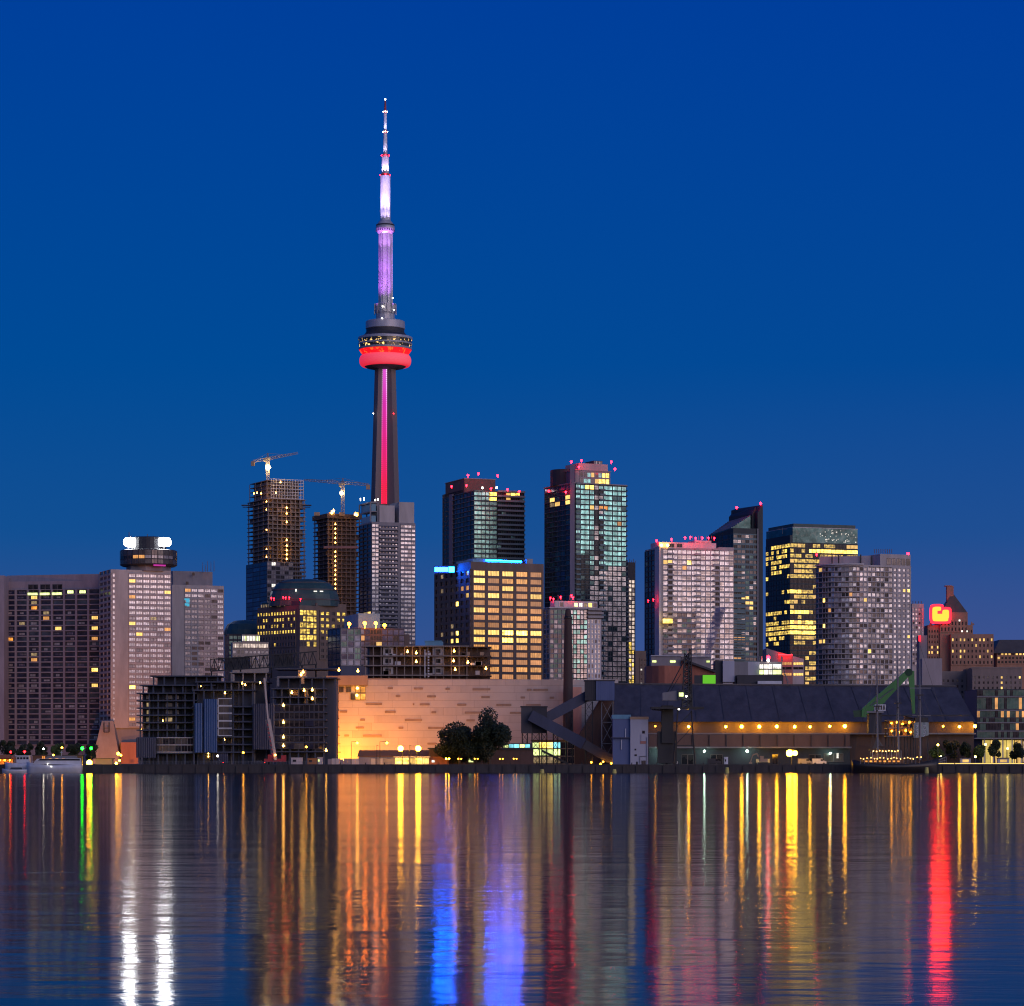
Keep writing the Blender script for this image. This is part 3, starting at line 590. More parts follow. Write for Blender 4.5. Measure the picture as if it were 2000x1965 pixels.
# ================================================================== CONSTRUCTION TOWERS AND CRANES (far, centre left)
def frame_tower(name, label, fp, D, ytop, ybot, pitch, ncf, ncl, mat, cat='building site', slab_e=.5):
    B = Bld(name, label, cat, (fp[1][0], fp[1][1], G)); L_, C_, R_, K_ = fp; n_ = int((ybot-ytop)/pitch)
    core = sub(fp, .07, .93, .12, .88); m_ = MB(); m_.prism(core, G, Z(ytop+pitch, D)); B.part(m_, 'core', mat)
    for k in range(n_):
        m_ = MB(); z = Z(ytop+(k+1)*pitch, D); m_.prism(grow(fp, slab_e), z, z+.42); B.part(m_, 'floor_slab', mat)
    inn = grow(fp, -.5)
    for (a, c, nn) in ((inn[1], inn[2], ncf), (inn[0], inn[1], ncl)):
        for k in range(nn+1):
            q = lerp(a, c, k/nn)
            if k == nn and a == inn[0]: continue
            m_ = MB(); m_.box((q.x, q.y, (G+Z(ytop+pitch, D))/2), (.6, .6, Z(ytop+pitch, D)-G), R(22)); B.part(m_, 'column', mat)
    # partition walls seen between the slabs
    for k in range(n_-1):
        for (a, c, nn) in ((fp[1], fp[2], ncf), (fp[0], fp[1], ncl)):
            for j in range(nn):
                if rng.random() < .38:
                    q0, q1 = lerp(a, c, (j+.05)/nn), lerp(a, c, (j+rng.uniform(.4, .95))/nn); d = (q1-q0).normalized(); nn_ = Vector((-d.y, d.x))*rng.uniform(1.2, 4)
                    z = Z(ytop+(k+2)*pitch, D); B.mb(mat, 'partition').prism([q0+nn_, q1+nn_, q1+nn_+Vector((-d.y, d.x))*.2, q0+nn_+Vector((-d.y, d.x))*.2], z+.42, z+pitch*D/F-.02)
    return B
def work_lights(B, D, pts, r=.5, mat='work_lamp'):
    for px, py in pts:
        p = P(px, py, D); m_ = MB(); m_.ball(p, r, 6, 4); m_.tube(p+Vector((0, 0, r*.8)), p+Vector((0, 0, r*2)), .12, .12, 4); B.part(m_, 'work_light', mat)

D = 1850; fp = foot(484, 523, 596, D, 26)
B = frame_tower('unfinished_tower', 'taller unfinished concrete tower with white scaffold crown and a crane on top', fp, D, 966, 1300, 8.35, 8, 4, 'raw_concrete')
L_, C_, R_, K_ = fp
up = sub(fp, .0, .97, .04, .9)
for k in range(4):
    m_ = MB(); z = Z(938+k*8.6, D); m_.prism(up, z, z+.4); B.part(m_, 'floor_slab', 'raw_concrete')
m_ = MB(); m_.prism(sub(fp, .06, .9, .12, .8), Z(975, D), Z(940, D)); B.part(m_, 'core', 'raw_concrete')
for u in range(7):
    q = lerp(up[1], up[2], u/6); m_ = MB(); m_.box((q.x, q.y+.4, Z(955, D)), (.5, .5, 33*D/F)); B.part(m_, 'column', 'raw_concrete')
for u in range(3):
    q = lerp(up[0], up[1], u/3); m_ = MB(); m_.box((q.x, q.y+.4, Z(955, D)), (.5, .5, 33*D/F)); B.part(m_, 'column', 'raw_concrete')
m_ = MB(); a, c = lerp(up[1], up[2], .13)-Vector((.3, 1.2)), up[2]-Vector((-.3, 1.2))
for k in range(13):
    q = lerp(a, c, k/12); m_.tube((q.x, q.y, Z(973, D)), (q.x, q.y, Z(934, D)), .2, .2, 4)
for k in range(7):
    z = Z(972-k*6.2, D); m_.tube((a.x, a.y, z), (c.x, c.y, z), .2, .2, 4)
B.part(m_, 'scaffold', 'lattice_white')
for u0, u1 in ((.02, .25), (.6, .95)):
    m_ = MB(); 
    q0, q1 = lerp(C_, R_, u0), lerp(C_, R_, u1)
# cladding already hung on the lower floors
fcl = grow(fp, .8)
B.facade(fcl[0], fcl[1], Z(1300, D), Z(1097, D), 24, 3, .98, .8, mix(('navy_glass', 3), ('blue_glass', 1)), 'dark_concrete', .1)
B.facade(fcl[1], fcl[2], Z(1300, D), Z(1097, D), 24, 9, .92, .8, lambda i, j: None if j > 5 else ('lit_white' if rng.random() < .05 else 'pale_dim_glass' if rng.random() < .55 else 'smoke_glass'), 'grey_concrete', .1, 0, .98)
for px in (480, 600):
    m_ = MB(); p = P(px, 987, D+6); m_.box(p, (5.5, 4, .5)); m_.box(p+Vector((0, 0, -1.2)), (4, 3, .3)); B.part(m_, 'loading_platform', 'charcoal_metal')
work_lights(B, D+3, [(560, y) for y in (992, 1003, 1020, 1055, 1066, 1075, 1083, 1092)], .5)
work_lights(B, D+3, [(520.5, y) for y in (980, 996, 1035, 1073, 1088)], .4)
work_lights(B, D-2, [(496, 964), (502, 963), (510, 964), (539, 963), (548, 942)], .45)
B.finish()
D = 1800; fp = foot(613, 640, 704, D, 26)
B = frame_tower('unfinished_tower', 'shorter dark unfinished tower with one column of work lamps down its face', fp, D, 1002, 1300, 8.3, 7, 3, 'brown_cladding')
for k in range(19):
    if k not in (5,): work_lights(B, D-1, [(655, 1024+k*9.0)], .45)
m_ = MB(); m_.prism(grow(fp, .8), Z(1012, D), Z(1003, D)); B.part(m_, 'formwork', 'timber')
for px in (619, 648, 668, 697):
    m_ = MB(); m_.box(P(px, 1004, D+2), (3.5, 2, 2.2)); B.part(m_, 'formwork_stack', 'ochre_panel')
work_lights(B, D, [(651.5, 998), (648, 1002), (694, 1005), (697, 1006)], .8)
m_ = MB(); m_.box(P(666, 1069, D-2), (22, 1, 1.4)); B.part(m_, 'loading_platform', 'rose_cladding')
B.finish()
def tower_crane(label, D, mx, ybase, ytop, jib0, jib1, tail, lamp, pan=0):
    t = thing('tower_crane', label, 'crane', P(mx, ybase, D), 'tower cranes on the unfinished towers')
    m_ = MB(); m_.lattice(P(mx, ybase, D), P(mx, ytop, D), 2.0, 2.0, 9, .16, .1); m_.build('mast', 'crane_white', t)
    h = P(mx, ytop, D)
    m_ = MB(); m_.box(h+Vector((0, 0, .3)), (3, 3, 1.2)); m_.box(h+Vector((-1.6, -1.4, -.5)), (1.8, 1.8, 2.4)); m_.build('cab', 'crane_white', t)
    tip = P(*jib1, D+14); root = P(*jib0, D)
    m_ = MB(); m_.lattice(root, tip, 2.0, 1.0, 16, .13, .09); m_.build('jib', 'crane_white', t)
    tl = P(*tail, D-6)
    m_ = MB(); m_.lattice(root, tl, 1.8, 1.4, 6, .13, .09); m_.build('counter_jib', 'crane_white', t)
    m_ = MB(); m_.box(tl+Vector((0, 0, -1.6)), (2.4, 1.8, 3.0)); m_.build('counterweight', 'ochre_panel', t)
    ap = h+Vector((0, 0, 4.0))
    m_ = MB(); m_.lattice(h+Vector((0, 0, .8)), ap, 1.4, .5, 3, .13, .09); m_.tube(ap, lerp(root, tip, .65), .08); m_.tube(ap, tl, .08); m_.build('apex', 'crane_white', t)
    m_ = MB(); m_.ball(P(*lamp, D-2.6), 1.7 if pan else 1.2); m_.build('floodlight', 'crane_lamp', t)
tower_crane('white tower crane with raised jib and lamp standing on the scaffolded tower', 1850, 523, 936, 897, (523, 896), (581, 885), (494, 901), (523.4, 913), 1)
tower_crane('white tower crane with level jib reaching left over the darker unfinished tower', 1800, 669.5, 1003, 946, (669.5, 943), (594, 937.5), (719, 946.5), (667, 963))

# ================================================================== MIDDLE TOWERS
def parapet(B, poly, z, h, t, mat):
    m_ = MB(); q = grow(poly, .25); n_ = len(q)
    inn = grow(poly, -t)
    for i in range(n_): m_.prism([q[i], q[(i+1) % n_], inn[(i+1) % n_], inn[i]], z, z+h)
    B.part(m_, 'parapet', mat)
def beacons(B, D, pts, r=.5):
    for px, py in pts: p = P(px, py, D); B.beacon(p.x, p.y, p.z-.9, r)

D = 1500; fp = foot(702, 726, 811, D, 22); L_, C_, R_, K_ = fp
B = Bld('apartment_tower', 'pale windowed apartment tower standing directly before the base of the observation tower', 'apartment tower', (C_.x, C_.y, G))
B.mb('grey_concrete').prism(fp, G, Z(1019, D))
B.facade(C_, R_, Z(1258, D), Z(1022, D), 29, 4, .9, .62, mix(('pale_glass', 5), ('pale_dim_glass', 2), lits={(27, 0): 'lit_orange'}), 'grey_concrete', .3, .66, 1)
B.facade(C_, R_, Z(1258, D), Z(1022, D), 29, 2, .86, .7, mix(('pale_glass', 5), ('silver_glass', 2), lits={(25, 0): 'lit_gold', (27, 0): 'lit_red_lobby'}), 'grey_concrete', .3, 0, .16)
B.facade(C_, R_, Z(1258, D), Z(1026, D), 28, 6, .62, .6, mix(('pale_dim_glass', 4), ('smoke_glass', 3), ('pale_glass', 2)), 'dark_concrete', .3, .16, .6)
for k in range(28):
    z = Z(1258, D)+k*(Z(1026, D)-Z(1258, D))/28; a, c = lerp(C_, R_, .17), lerp(C_, R_, .59); d = (c-a).normalized(); n_ = Vector((d.y, -d.x))
    m_ = MB(); m_.prism([a+n_*1.1, c+n_*1.1, c, a], z, z+.25); m_.prism([a+n_*1.1, c+n_*1.1, c+n_*1.0, a+n_*1.0], z+.25, z+1.0); B.part(m_, 'balcony', 'grey_concrete')
B.facade(L_, C_, Z(1258, D), Z(1022, D), 29, 3, .9, .7, mix(('navy_glass', 5), ('dark_glass', 2), lits={(21, 2): 'lit_gold', (21, 1): 'lit_dim'}), 'dark_concrete', .4)
for k in range(29):
    z = Z(1258, D)+k*(Z(1022, D)-Z(1258, D))/29; d = (C_-L_).normalized(); n_ = Vector((d.y, -d.x)); a, c = lerp(L_, C_, .1), lerp(L_, C_, .6)
    m_ = MB(); m_.prism([a+n_*1.2, c+n_*1.2, c, a], z, z+.28); B.part(m_, 'balcony', 'dark_concrete')
for k in range(14): B.one(R_, K_, .15, Z(1040+k*15, D), 1.5, 1.8, 'pale_glass')
B.mb('mauve_concrete', 'roof_block').prism(sub(fp, .64, .99, .05, .8), Z(1019, D), Z(978, D))
B.mb('mauve_concrete', 'roof_block').prism(sub(fp, .20, .55, .08, .7), Z(1019, D), Z(985.5, D))
# open glass frame over the left corner
q = sub(fp, .0, .17, .1, 1.0); z0, z1 = Z(1019, D), Z(979, D)
m_ = MB()
for a in q: m_.box((a.x, a.y, (z0+z1)/2), (.7, .7, z1-z0-.5))
m_.prism(q, z1-.8, z1); m_.prism(q, (z0+z1)/2, (z0+z1)/2+.5); B.part(m_, 'roof_frame', 'grey_concrete')
m_ = MB(); m_.prism(grow(q, -.8), z1-5.5, z1-1.0); m_.prism(grow(q, -.8), z0+.2, z0+3.5); B.part(m_, 'roof_glazing', 'blue_plant')
for px, py in ((704, 974.5), (711, 973), (733, 976.5), (738, 975)):
    p = P(px, 978, D+8); m_ = MB(); m_.tube(p, P(px, py, D+8), .12); m_.ball(P(px, py, D+8), .26); B.part(m_, 'roof_lamp', 'lamp_white')
B.finish()

# ---- domed office block and neighbours
D = 1400; fp = foot(503, 585, 676, D, 42); L_, C_, R_, K_ = fp
B = Bld('domed_office', 'stone office block with dark barrel dome and rows of yellow lit windows', 'office block', (C_.x, C_.y, G))
B.mb('brown_stone').prism(fp, G, Z(1182, D))
B.mb('brown_stone').prism(sub(fp, .35, 1, 0, .9), Z(1182, D), Z(1176, D))
z1 = Z(1190, D); zb = Z(1190+6*12.2, D)
def lrow(p): return lambda i, j: ('lit_yellow' if rng.random() < p[i] else 'smoke_glass') if i < len(p) else 'smoke_glass'
B.facade(L_, C_, zb, z1, 6, 14, .62, .52, lrow([.95, .6, .6, .97, .0, .08]), 'brown_stone', .4, 0, .92)
B.facade(C_, R_, zb, z1, 6, 5, .85, .8, lrow([.95, .9, .9, .95, .7, .3]), 'brown_stone', .2, 0, .36)
B.facade(C_, R_, zb-24*D/F*1.0, z1, 8, 5, .6, .52, lrow([.85, .8, .75, .4, .35, .3, .1, .1]), 'brown_stone', .4, .42, 1)
B.facade(L_, C_, Z(1300, D), Z(1266, D), 3, 14, .4, .5, lrow([.1, .05, .0]), 'brown_stone', .3, 0, .92)
# dome: barrel with rounded ends
cxm = (fp[0]+fp[2])/2; rx = (X(662, D+15)-X(522, D+15))/2; ry = 15; cx_ = X(592, D+15)
rg = []
for k in range(9):
    t = k/8; a = t*PI/2; s = math.cos(a)**.55 if k < 8 else .22
    z = Z(1181, D)+(Z(1126, D)-Z(1181, D))*math.sin(a)**.9
    rg.append([(cx_+rx*s*math.copysign(abs(math.cos(2*PI*i/24))**.7, math.cos(2*PI*i/24)), D+22+ry*s*math.copysign(abs(math.sin(2*PI*i/24))**.7, math.sin(2*PI*i/24)), z) for i in range(24)])
m_ = MB(); m_.loft(rg); B.part(m_, 'dome', 'dome_copper')
for k in (1, 3, 5):
    m_ = MB(); z = rg[k][0][2]; m_.loft([[(cx_+(x-cx_)*1.02, D+22+(y-D-22)*1.02, zz) for x, y, _ in rg[k]] for zz in (z-.3, z+.3)]); B.part(m_, 'dome_rib', 'slate_roof')
B.mb('dome_copper', 'attic').prism(sub(fp, .05, .8, .05, .95), Z(1182, D), Z(1172, D))
for px, py in ((530, 1169), (535, 1170), (553, 1167), (558, 1168), (565, 1168), (587, 1171)): B.beacon(*P(px, py+2.5, D+2), .3)
for px, py in ((578, 1153), (616, 1155), (628, 1155)):
    m_ = MB(); m_.box(P(px, py, D+7), (.7 if px < 600 else 1.6, .8, 1.2 if px < 600 else .5)); B.part(m_, 'dome_lamp', 'lit_white')
for k in range(11): B.one(L_, C_, .1+k*.055, Z(1179, D), 1.0, 1.5, 'lit_dim' if k < 5 or rng.random() < .4 else 'smoke_glass')
B.finish()

D = 1450; fp = foot(438, 447, 530, D, 12); L_, C_, R_, K_ = fp
B = Bld('low_office', 'dark low office with shallow dome roof between the hotel and the domed office', 'office block', (C_.x, C_.y, G))
B.mb('charcoal_metal').prism(fp, G, Z(1238, D))
m_ = MB(); m_.loft([[(X(480, D+12)+(X(525, D)-X(480, D))*s*math.cos(2*PI*i/20), D+16+12*s*math.sin(2*PI*i/20), Z(y, D)) for i in range(20)] for s, y in ((1, 1238), (.97, 1228), (.85, 1217), (.55, 1210), (.1, 1208))]); B.part(m_, 'dome', 'dome_copper')
B.facade(C_, R_, Z(1300, D), Z(1240, D), 6, 10, .8, .7, mix(('teal_dark_glass', 5), ('lit_lime', .6)), 'charcoal_metal', .2)
B.finish()
D = 1300; fp = foot(451, 454, 525, D, 10); L_, C_, R_, K_ = fp
B = Bld('lit_pavilion', 'pale stepped low building with pinkish lit attic below the domed office', 'office block', (C_.x, C_.y, G))
B.mb('pale_stone').prism(fp, G, Z(1254, D)); B.mb('pale_stone').prism(sub(fp, .27, .76, .1, .7), Z(1254, D), Z(1239, D))
B.facade(C_, R_, Z(1266, D), Z(1256, D), 1, 22, .7, .9, mix(('lit_pink', 1)), 'pale_stone', .15, .02, .98)
q = sub(fp, .27, .76, .1, .7); B.facade(q[1], q[2], Z(1253, D), Z(1240, D), 1, 12, .6, .85, mix(('lit_lime', 1), ('lit_white', 3)), 'pale_stone', .12)
B.facade(C_, R_, Z(1300, D), Z(1268, D), 3, 9, .6, .6, mix(('pale_dim_glass', 3), ('smoke_glass', 2), ('lit_dim', 1)), 'pale_stone', .2)
B.finish()

D = 1250; fp = foot(641, 665, 705, D, 24); L_, C_, R_, K_ = fp
B = Bld('glass_block', 'blue grey glass block with white framed windows and four orange roof lamps', 'office block', (C_.x, C_.y, G))
B.mb('navy_cladding').prism(fp, G, Z(1226, D))
B.facade(C_, R_, Z(1300, D), Z(1228, D), 6, 3, .82, .84, mix(('blue_glass', 3), ('teal_dark_glass', 4), ('navy_glass', 2)), 'steel', .25)
B.facade(L_, C_, Z(1300, D), Z(1228, D), 6, 3, .9, .85, mix(('navy_glass', 1)), 'charcoal_metal', .15)
f2 = foot(668, 690, 790, D+22, 16); B.mb('navy_cladding').prism(f2, G, Z(1226, D+22))
f3 = foot(672, 700, 742, D+30, 16); B.mb('blue_plant').prism(f3, G, Z(1198, D+30))
B.facade(f2[1], f2[2], Z(1300, D+22), Z(1228, D+22), 6, 9, .94, .82, mix(('navy_glass', 6), ('blue_glass', 1), ('dark_glass', 2), lits={(1, 1): 'lit_amber', (2, 4): 'lit_gold'}), 'charcoal_metal', .15)
for px, py in ((682, 1218.5), (712.5, 1217.5), (734, 1217.5), (751, 1221.5)):
    p = P(px, py, D+19.5); m_ = MB(); m_.tube((p.x, p.y, Z(1227, D+20)), p, .15); m_.ball(p, .8); B.part(m_, 'roof_lamp', 'roof_lamp_orange')
f4 = foot(722, 745, 800, D+40, 20); B.mb('brown_cladding').prism(f4, G, Z(1238, D+40))
B.finish()

# ---- brown hotel with the warm window grid
D = 1400; fp = foot(850, 919.5, 1062, D, 26); L_, C_, R_, K_ = fp
B = Bld('brown_office', 'brown stone block with a full grid of warm amber windows and a blue corner sign', 'office block', (C_.x, C_.y, G))
B.mb('brown_stone').prism(fp, G, Z(1097, D))
z1 = Z(1111.5, D); zb = Z(1111.5+15*14.45, D)
hot = {(0, 0): 'lit_gold', (0, 1): 'lit_gold', (0, 2): 'lit_gold', (2, 2): 'lit_gold', (3, 0): 'lit_gold', (3, 4): 'lit_gold', (3, 1): 'lit_gold', (8, 0): 'lit_gold', (8, 1): 'lit_gold', (8, 2): 'lit_yellow_hot', (8, 3): 'lit_yellow_hot', (8, 4): 'lit_gold', (9, 2): 'lit_yellow_hot', (9, 3): 'lit_gold', (9, 0): 'lit_gold', (1, 0): 'lit_gold', (5, 0): 'lit_gold'}
lit('lit_hotel', (1, .42, .15), .52, 6, 1, .04, .03, 0, .7, .6, .35)
B.facade(C_, R_, zb, z1, 15, 5, .80, .66, mix(('lit_hotel', 5), ('lit_amber', 2), lits=hot), 'brown_stone', .55, .015, .985)
B.facade(L_, C_, zb, z1, 15, 7, .6, .6, mix(('dark_glass', 9), ('smoke_glass', 1), ('lit_dim', .5), lits={(0, 6): 'lit_dim', (4, 4): 'lit_yellow_hot', (8, 4): 'lit_yellow_hot', (9, 4): 'lit_yellow_hot', (9, 3): 'lit_gold', (2, 5): 'lit_amber', (2, 6): 'lit_amber', (3, 6): 'lit_gold', (8, 3): 'lit_dim'}), 'brown_cladding', .5)
for k in range(6): B.one(C_, R_, .08+k*.17, Z(1104, D), 5.5, 1.2, 'dark_glass', .01) if k == 9 else None
f2 = sub(fp, .10, .78, .15, .6); B.mb('blue_plant', 'roof_plant').prism(f2, Z(1097, D), Z(1090, D)); B.mb('blue_plant', 'roof_plant').prism(sub(fp, .2, .5, .25, .5), Z(1090, D), Z(1086, D))
B.mb('steel', 'roof_plant').prism(sub(fp, .82, .9, .1, .2), Z(1097, D), Z(1086, D))
a, c = sub(fp, .28, .77, .148, .6)[1:3]
m_ = MB(); m_.beam((a.x, a.y-.1, Z(1091, D)), (c.x, c.y-.1, Z(1091, D)), .12, .10); B.part(m_, 'added_blue_strip', 'added_blue_light')  # added strip, no lamp known here: makes the blue reflection in the water
d = (C_-L_).normalized(); n_ = Vector((d.y, -d.x)); ang = math.atan2(d.y, d.x)
s_ = D/F; yl = lerp(L_, C_, .60).y-1.2; q = P(868, 1112.5, yl)
m_ = MB(); m_.box(q, (41*s_, .8, 15*s_)); o = B.part(m_, 'sign_box', 'charcoal_metal')
for dx_, sz, hz in ((-6, 26, 8.5), (14, 11, 10)):
    m_ = MB(); m_.box(q+Vector((dx_*s_, -.5, 0)), (sz*s_, .25, hz*s_)); m_.build('sign_letters', 'sign_blue', o)
B.finish()

# ---- glass condominium towers with red beacons
def condo_slabs(B, a, c, z0, z1, n_, depth, mat, th_=.3, u0=0, u1=1, rail=True):
    a2, c2 = lerp(a, c, u0), lerp(a, c, u1); d = (c2-a2).normalized(); nn = Vector((d.y, -d.x))
    for k in range(n_+1):
        z = z0+(z1-z0)*k/n_; m_ = MB(); m_.prism([a2+nn*depth, c2+nn*depth, c2, a2], z-th_/2, z+th_/2)
        if rail: m_.prism([a2+nn*depth, c2+nn*depth, c2+nn*(depth-.08), a2+nn*(depth-.08)], z+th_/2, z+th_/2+.75)
        B.part(m_, 'balcony_slab', mat)
D = 1650; fp = foot(864, 926, 1024, D, 22); L_, C_, R_, K_ = fp
B = Bld('glass_condo', 'dark teal condominium tower with red beacons above the brown block', 'apartment tower', (C_.x, C_.y, G))
B.mb('condo_frame').prism(fp, G, Z(957, D)); z0, z1 = Z(1165, D), Z(959, D); n_ = 22
B.mb('condo_frame').prism(sub(fp, 0, 1, .35, 1), Z(957, D), Z(951, D))
tq = lambda i, j: ('lit_yellow_hot' if (i, j) in ((0, 4), (0, 5), (1, 4), (1, 5)) else 'teal_glass')
B.facade(C_, R_, z0, z1, n_, 6, .86, .72, tq, 'condo_frame', .2, 0, .45)
B.facade(C_, R_, z0, z1, n_, 6, .9, .72, mix(('dark_glass', 4), ('teal_dark_glass', 3), ('teal_glass', .3), lits={(0, 3): 'lit_yellow_hot', (0, 4): 'lit_yellow_hot', (0, 2): 'lit_gold', (1, 2): 'lit_gold'}), 'condo_frame', .2, .45, 1)
condo_slabs(B, C_, R_, z0, z1, n_, 1.6, 'condo_slab', .35, .45, 1.0)
condo_slabs(B, C_, R_, z0, z1, n_, .5, 'condo_slab', .2, -.04, .45, False)
B.facade(L_, C_, z0, z1, n_, 6, .92, .76, mix(('dark_glass', 5), ('navy_glass', 3), lits={(20, 3): 'lit_gold', (21, 3): 'lit_white'}), 'condo_frame', .2, .36, 1)
condo_slabs(B, L_, C_, z0, z1, n_, .9, 'condo_slab', .3, .36, 1.0, False)
B.facade(L_, C_, z0, z1, n_, 2, .92, .85, mix(('dark_glass', 1)), 'condo_frame', .2, .05, .25)
m_ = MB(); a, c = lerp(L_, C_, .26), lerp(L_, C_, .36); d = (c-a).normalized(); nn = Vector((d.y, -d.x)); m_.prism([a+nn*.9, c+nn*.9, c, a], G, Z(955, D)); B.part(m_, 'pier', 'grey_concrete')
condo_slabs(B, K_, L_, z0, Z(975, D), 20, 1.6, 'condo_slab', .3, .2, .95)
condo_slabs(B, R_, K_, z0, Z(985, D), 19, 1.6, 'condo_slab', .3, .05, .8)
f2 = sub(fp, .0, .62, .3, .9); B.mb('brown_cladding', 'roof_block').prism(f2, Z(957, D), Z(930, D))
m_ = MB(); m_.prism(grow(f2, .3), Z(930, D), Z(928.8, D)); B.part(m_, 'roof_cap', 'steel')
beacons(B, D+4, [(914, 928.5), (934.5, 925), (972, 929)], .6); beacons(B, D-1, [(882, 950), (911, 948), (959, 954), (991, 956), (1014, 960)], .6)
for px, py in ((942, 953), (970, 952.5)): m_ = MB(); p = P(px, py, D-.5); m_.ball(p, .55); B.part(m_, 'roof_lamp', 'lamp_white')
B.finish()

D = 1600; fp = foot(1064, 1118, 1223, D, 27); L_, C_, R_, K_ = fp
B = Bld('glass_condo', 'tallest teal glass condominium with pink lit plant floor and red beacons on top', 'apartment tower', (C_.x, C_.y, G))
B.mb('condo_frame').prism(fp, G, Z(943, D)); n_ = 39; z0, z1 = Z(1330, D), Z(945, D)
def tq(i, j):
    if (i, j) in ((0, 2), (0, 3)): return 'lit_yellow_hot'
    if (i, j) in ((4, 3),): return 'lit_gold'
    if (i, j) in ((4, 5), (4, 6)): return 'lit_orange'
    if (i, j) == (7, 9): return 'lit_amber'
    if i > 13 and j < 3: return 'dark_glass' if rng.random() < .8 else 'teal_dark_glass'
    if j == 4 or (j == 5 and i % 3): return 'dark_glass' if rng.random() < .6 else 'silver_glass'
    if j == 0: return 'teal_dark_glass' if rng.random() < .6 else 'teal_glass'
    return ('teal_glass' if i < 16 else 'silver_glass') if rng.random() < .88 else 'teal_dark_glass'
B.facade(C_, R_, z0, z1, n_, 11, .84, .8, tq, 'condo_frame', .22, .06, 1)
for u0, u1 in ((.50, .60), (.06, .14)): condo_slabs(B, C_, R_, z0, z1, n_, 1.0, 'condo_slab', .3, u0, u1)
condo_slabs(B, C_, R_, Z(1250, D), Z(1080, D), 17, .8, 'condo_slab', .22, .02, .34, False)
condo_slabs(B, R_, K_, z0, z1, n_, 1.3, 'condo_slab', .3, .02, .4)
B.facade(L_, C_, z0, z1, n_, 5, .93, .8, mix(('dark_glass', 4), ('navy_glass', 2), ('teal_dark_glass', 1), lits={(2, 1): 'lit_gold', (3, 1): 'lit_dim', (3, 2): 'lit_gold', (2, 4): 'lit_gold', (3, 4): 'lit_gold'}), 'condo_frame', .2, 0, .94)
condo_slabs(B, L_, C_, z0, z1, n_, .8, 'condo_slab', .22, .02, .9, False)
condo_slabs(B, K_, L_, z0, Z(960, D), 38, 1.4, 'condo_slab', .3, .5, .97)
m_ = MB(); a = lerp(L_, C_, .93); m_.prism([a+Vector((-.3, -1.4)), C_+Vector((1.2, -1.6)), lerp(C_, R_, .04), a], G, Z(908, D)); B.part(m_, 'pier', 'mauve_concrete')
f2 = sub(fp, .08, .73, .05, .7); q = f2; B.mb('steel', 'upper_floors').prism(f2, Z(943, D), Z(917, D))
B.facade(q[1], q[2], Z(943, D), Z(919, D), 2, 8, .8, .75, mix(('teal_glass', 3), ('smoke_glass', 2), lits={(0, 6): 'lit_yellow_hot', (0, 7): 'lit_yellow_hot', (1, 5): 'lit_yellow_hot', (1, 6): 'lit_yellow_hot', (1, 7): 'lit_yellow_hot', (0, 3): 'lit_gold', (1, 4): 'lit_gold'}), 'steel', .15, .12, .97)
f3 = sub(fp, .18, .72, .12, .6); B.mb('mauve_concrete', 'plant_floor').prism(f3, Z(917, D), Z(902, D))
m_ = MB(); m_.prism(grow(f2, .4), Z(917.5, D), Z(916, D)); B.part(m_, 'roof_cap', 'steel')
m_ = MB(); m_.prism(grow(sub(fp, 0, 1, 0, 1), .5), Z(944, D), Z(942, D)); B.part(m_, 'roof_cap', 'steel')
q = sub(fp, .50, .66, .2, .5); m_ = MB(); m_.prism(q, Z(902, D), Z(894.5, D)); B.part(m_, 'roof_room', 'condo_frame')
B.facade(q[1], q[2], Z(901.5, D), Z(895, D), 1, 5, .6, .9, mix(('smoke_glass', 2), ('pale_dim_glass', 1)), 'condo_slab', .15)
m_ = MB(); c = lerp(L_, C_, .6)+Vector((2, 9)); m_.lathe((c.x, c.y), [(7.6, Z(911, D)), (8.2, Z(912, D)), (8.2, Z(943, D))], 20); B.part(m_, 'round_roof_room', 'condo_frame')
beacons(B, D+2, [(1116, 902), (1135.5, 899), (1194, 902), (1130.5, 912), (1201, 916), (1072, 959), (1105, 961)], .6)
B.finish()

D = 1780; fp = foot(1219, 1226, 1241, D, 25); L_, C_, R_, K_ = fp
B = Bld('slim_tower', 'slim tower with a lit white edge behind the tallest teal condominium', 'apartment tower', (C_.x, C_.y, G))
B.mb('charcoal_metal').prism(fp, G, Z(1098, D))
B.facade(C_, R_, Z(1335, D), Z(1132, D), 25, 2, .8, .86, lambda i, j: 'lit_pink' if rng.random() < .75 else ('lit_yellow' if i > 14 else 'silver_glass'), 'charcoal_metal', .2, .1, .9)
condo_slabs(B, C_, R_, Z(1335, D), Z(1132, D), 25, 1.0, 'steel', .3, -.1, .15)
for k in range(5): m_ = MB(); p = lerp(C_, R_, k/4)+Vector((0, 2)); m_.tube((p.x, p.y, Z(1098, D)), (p.x, p.y, Z(1098-4-3*(k % 2), D)), .2); B.part(m_, 'starter_bar', 'steel')
B.finish()

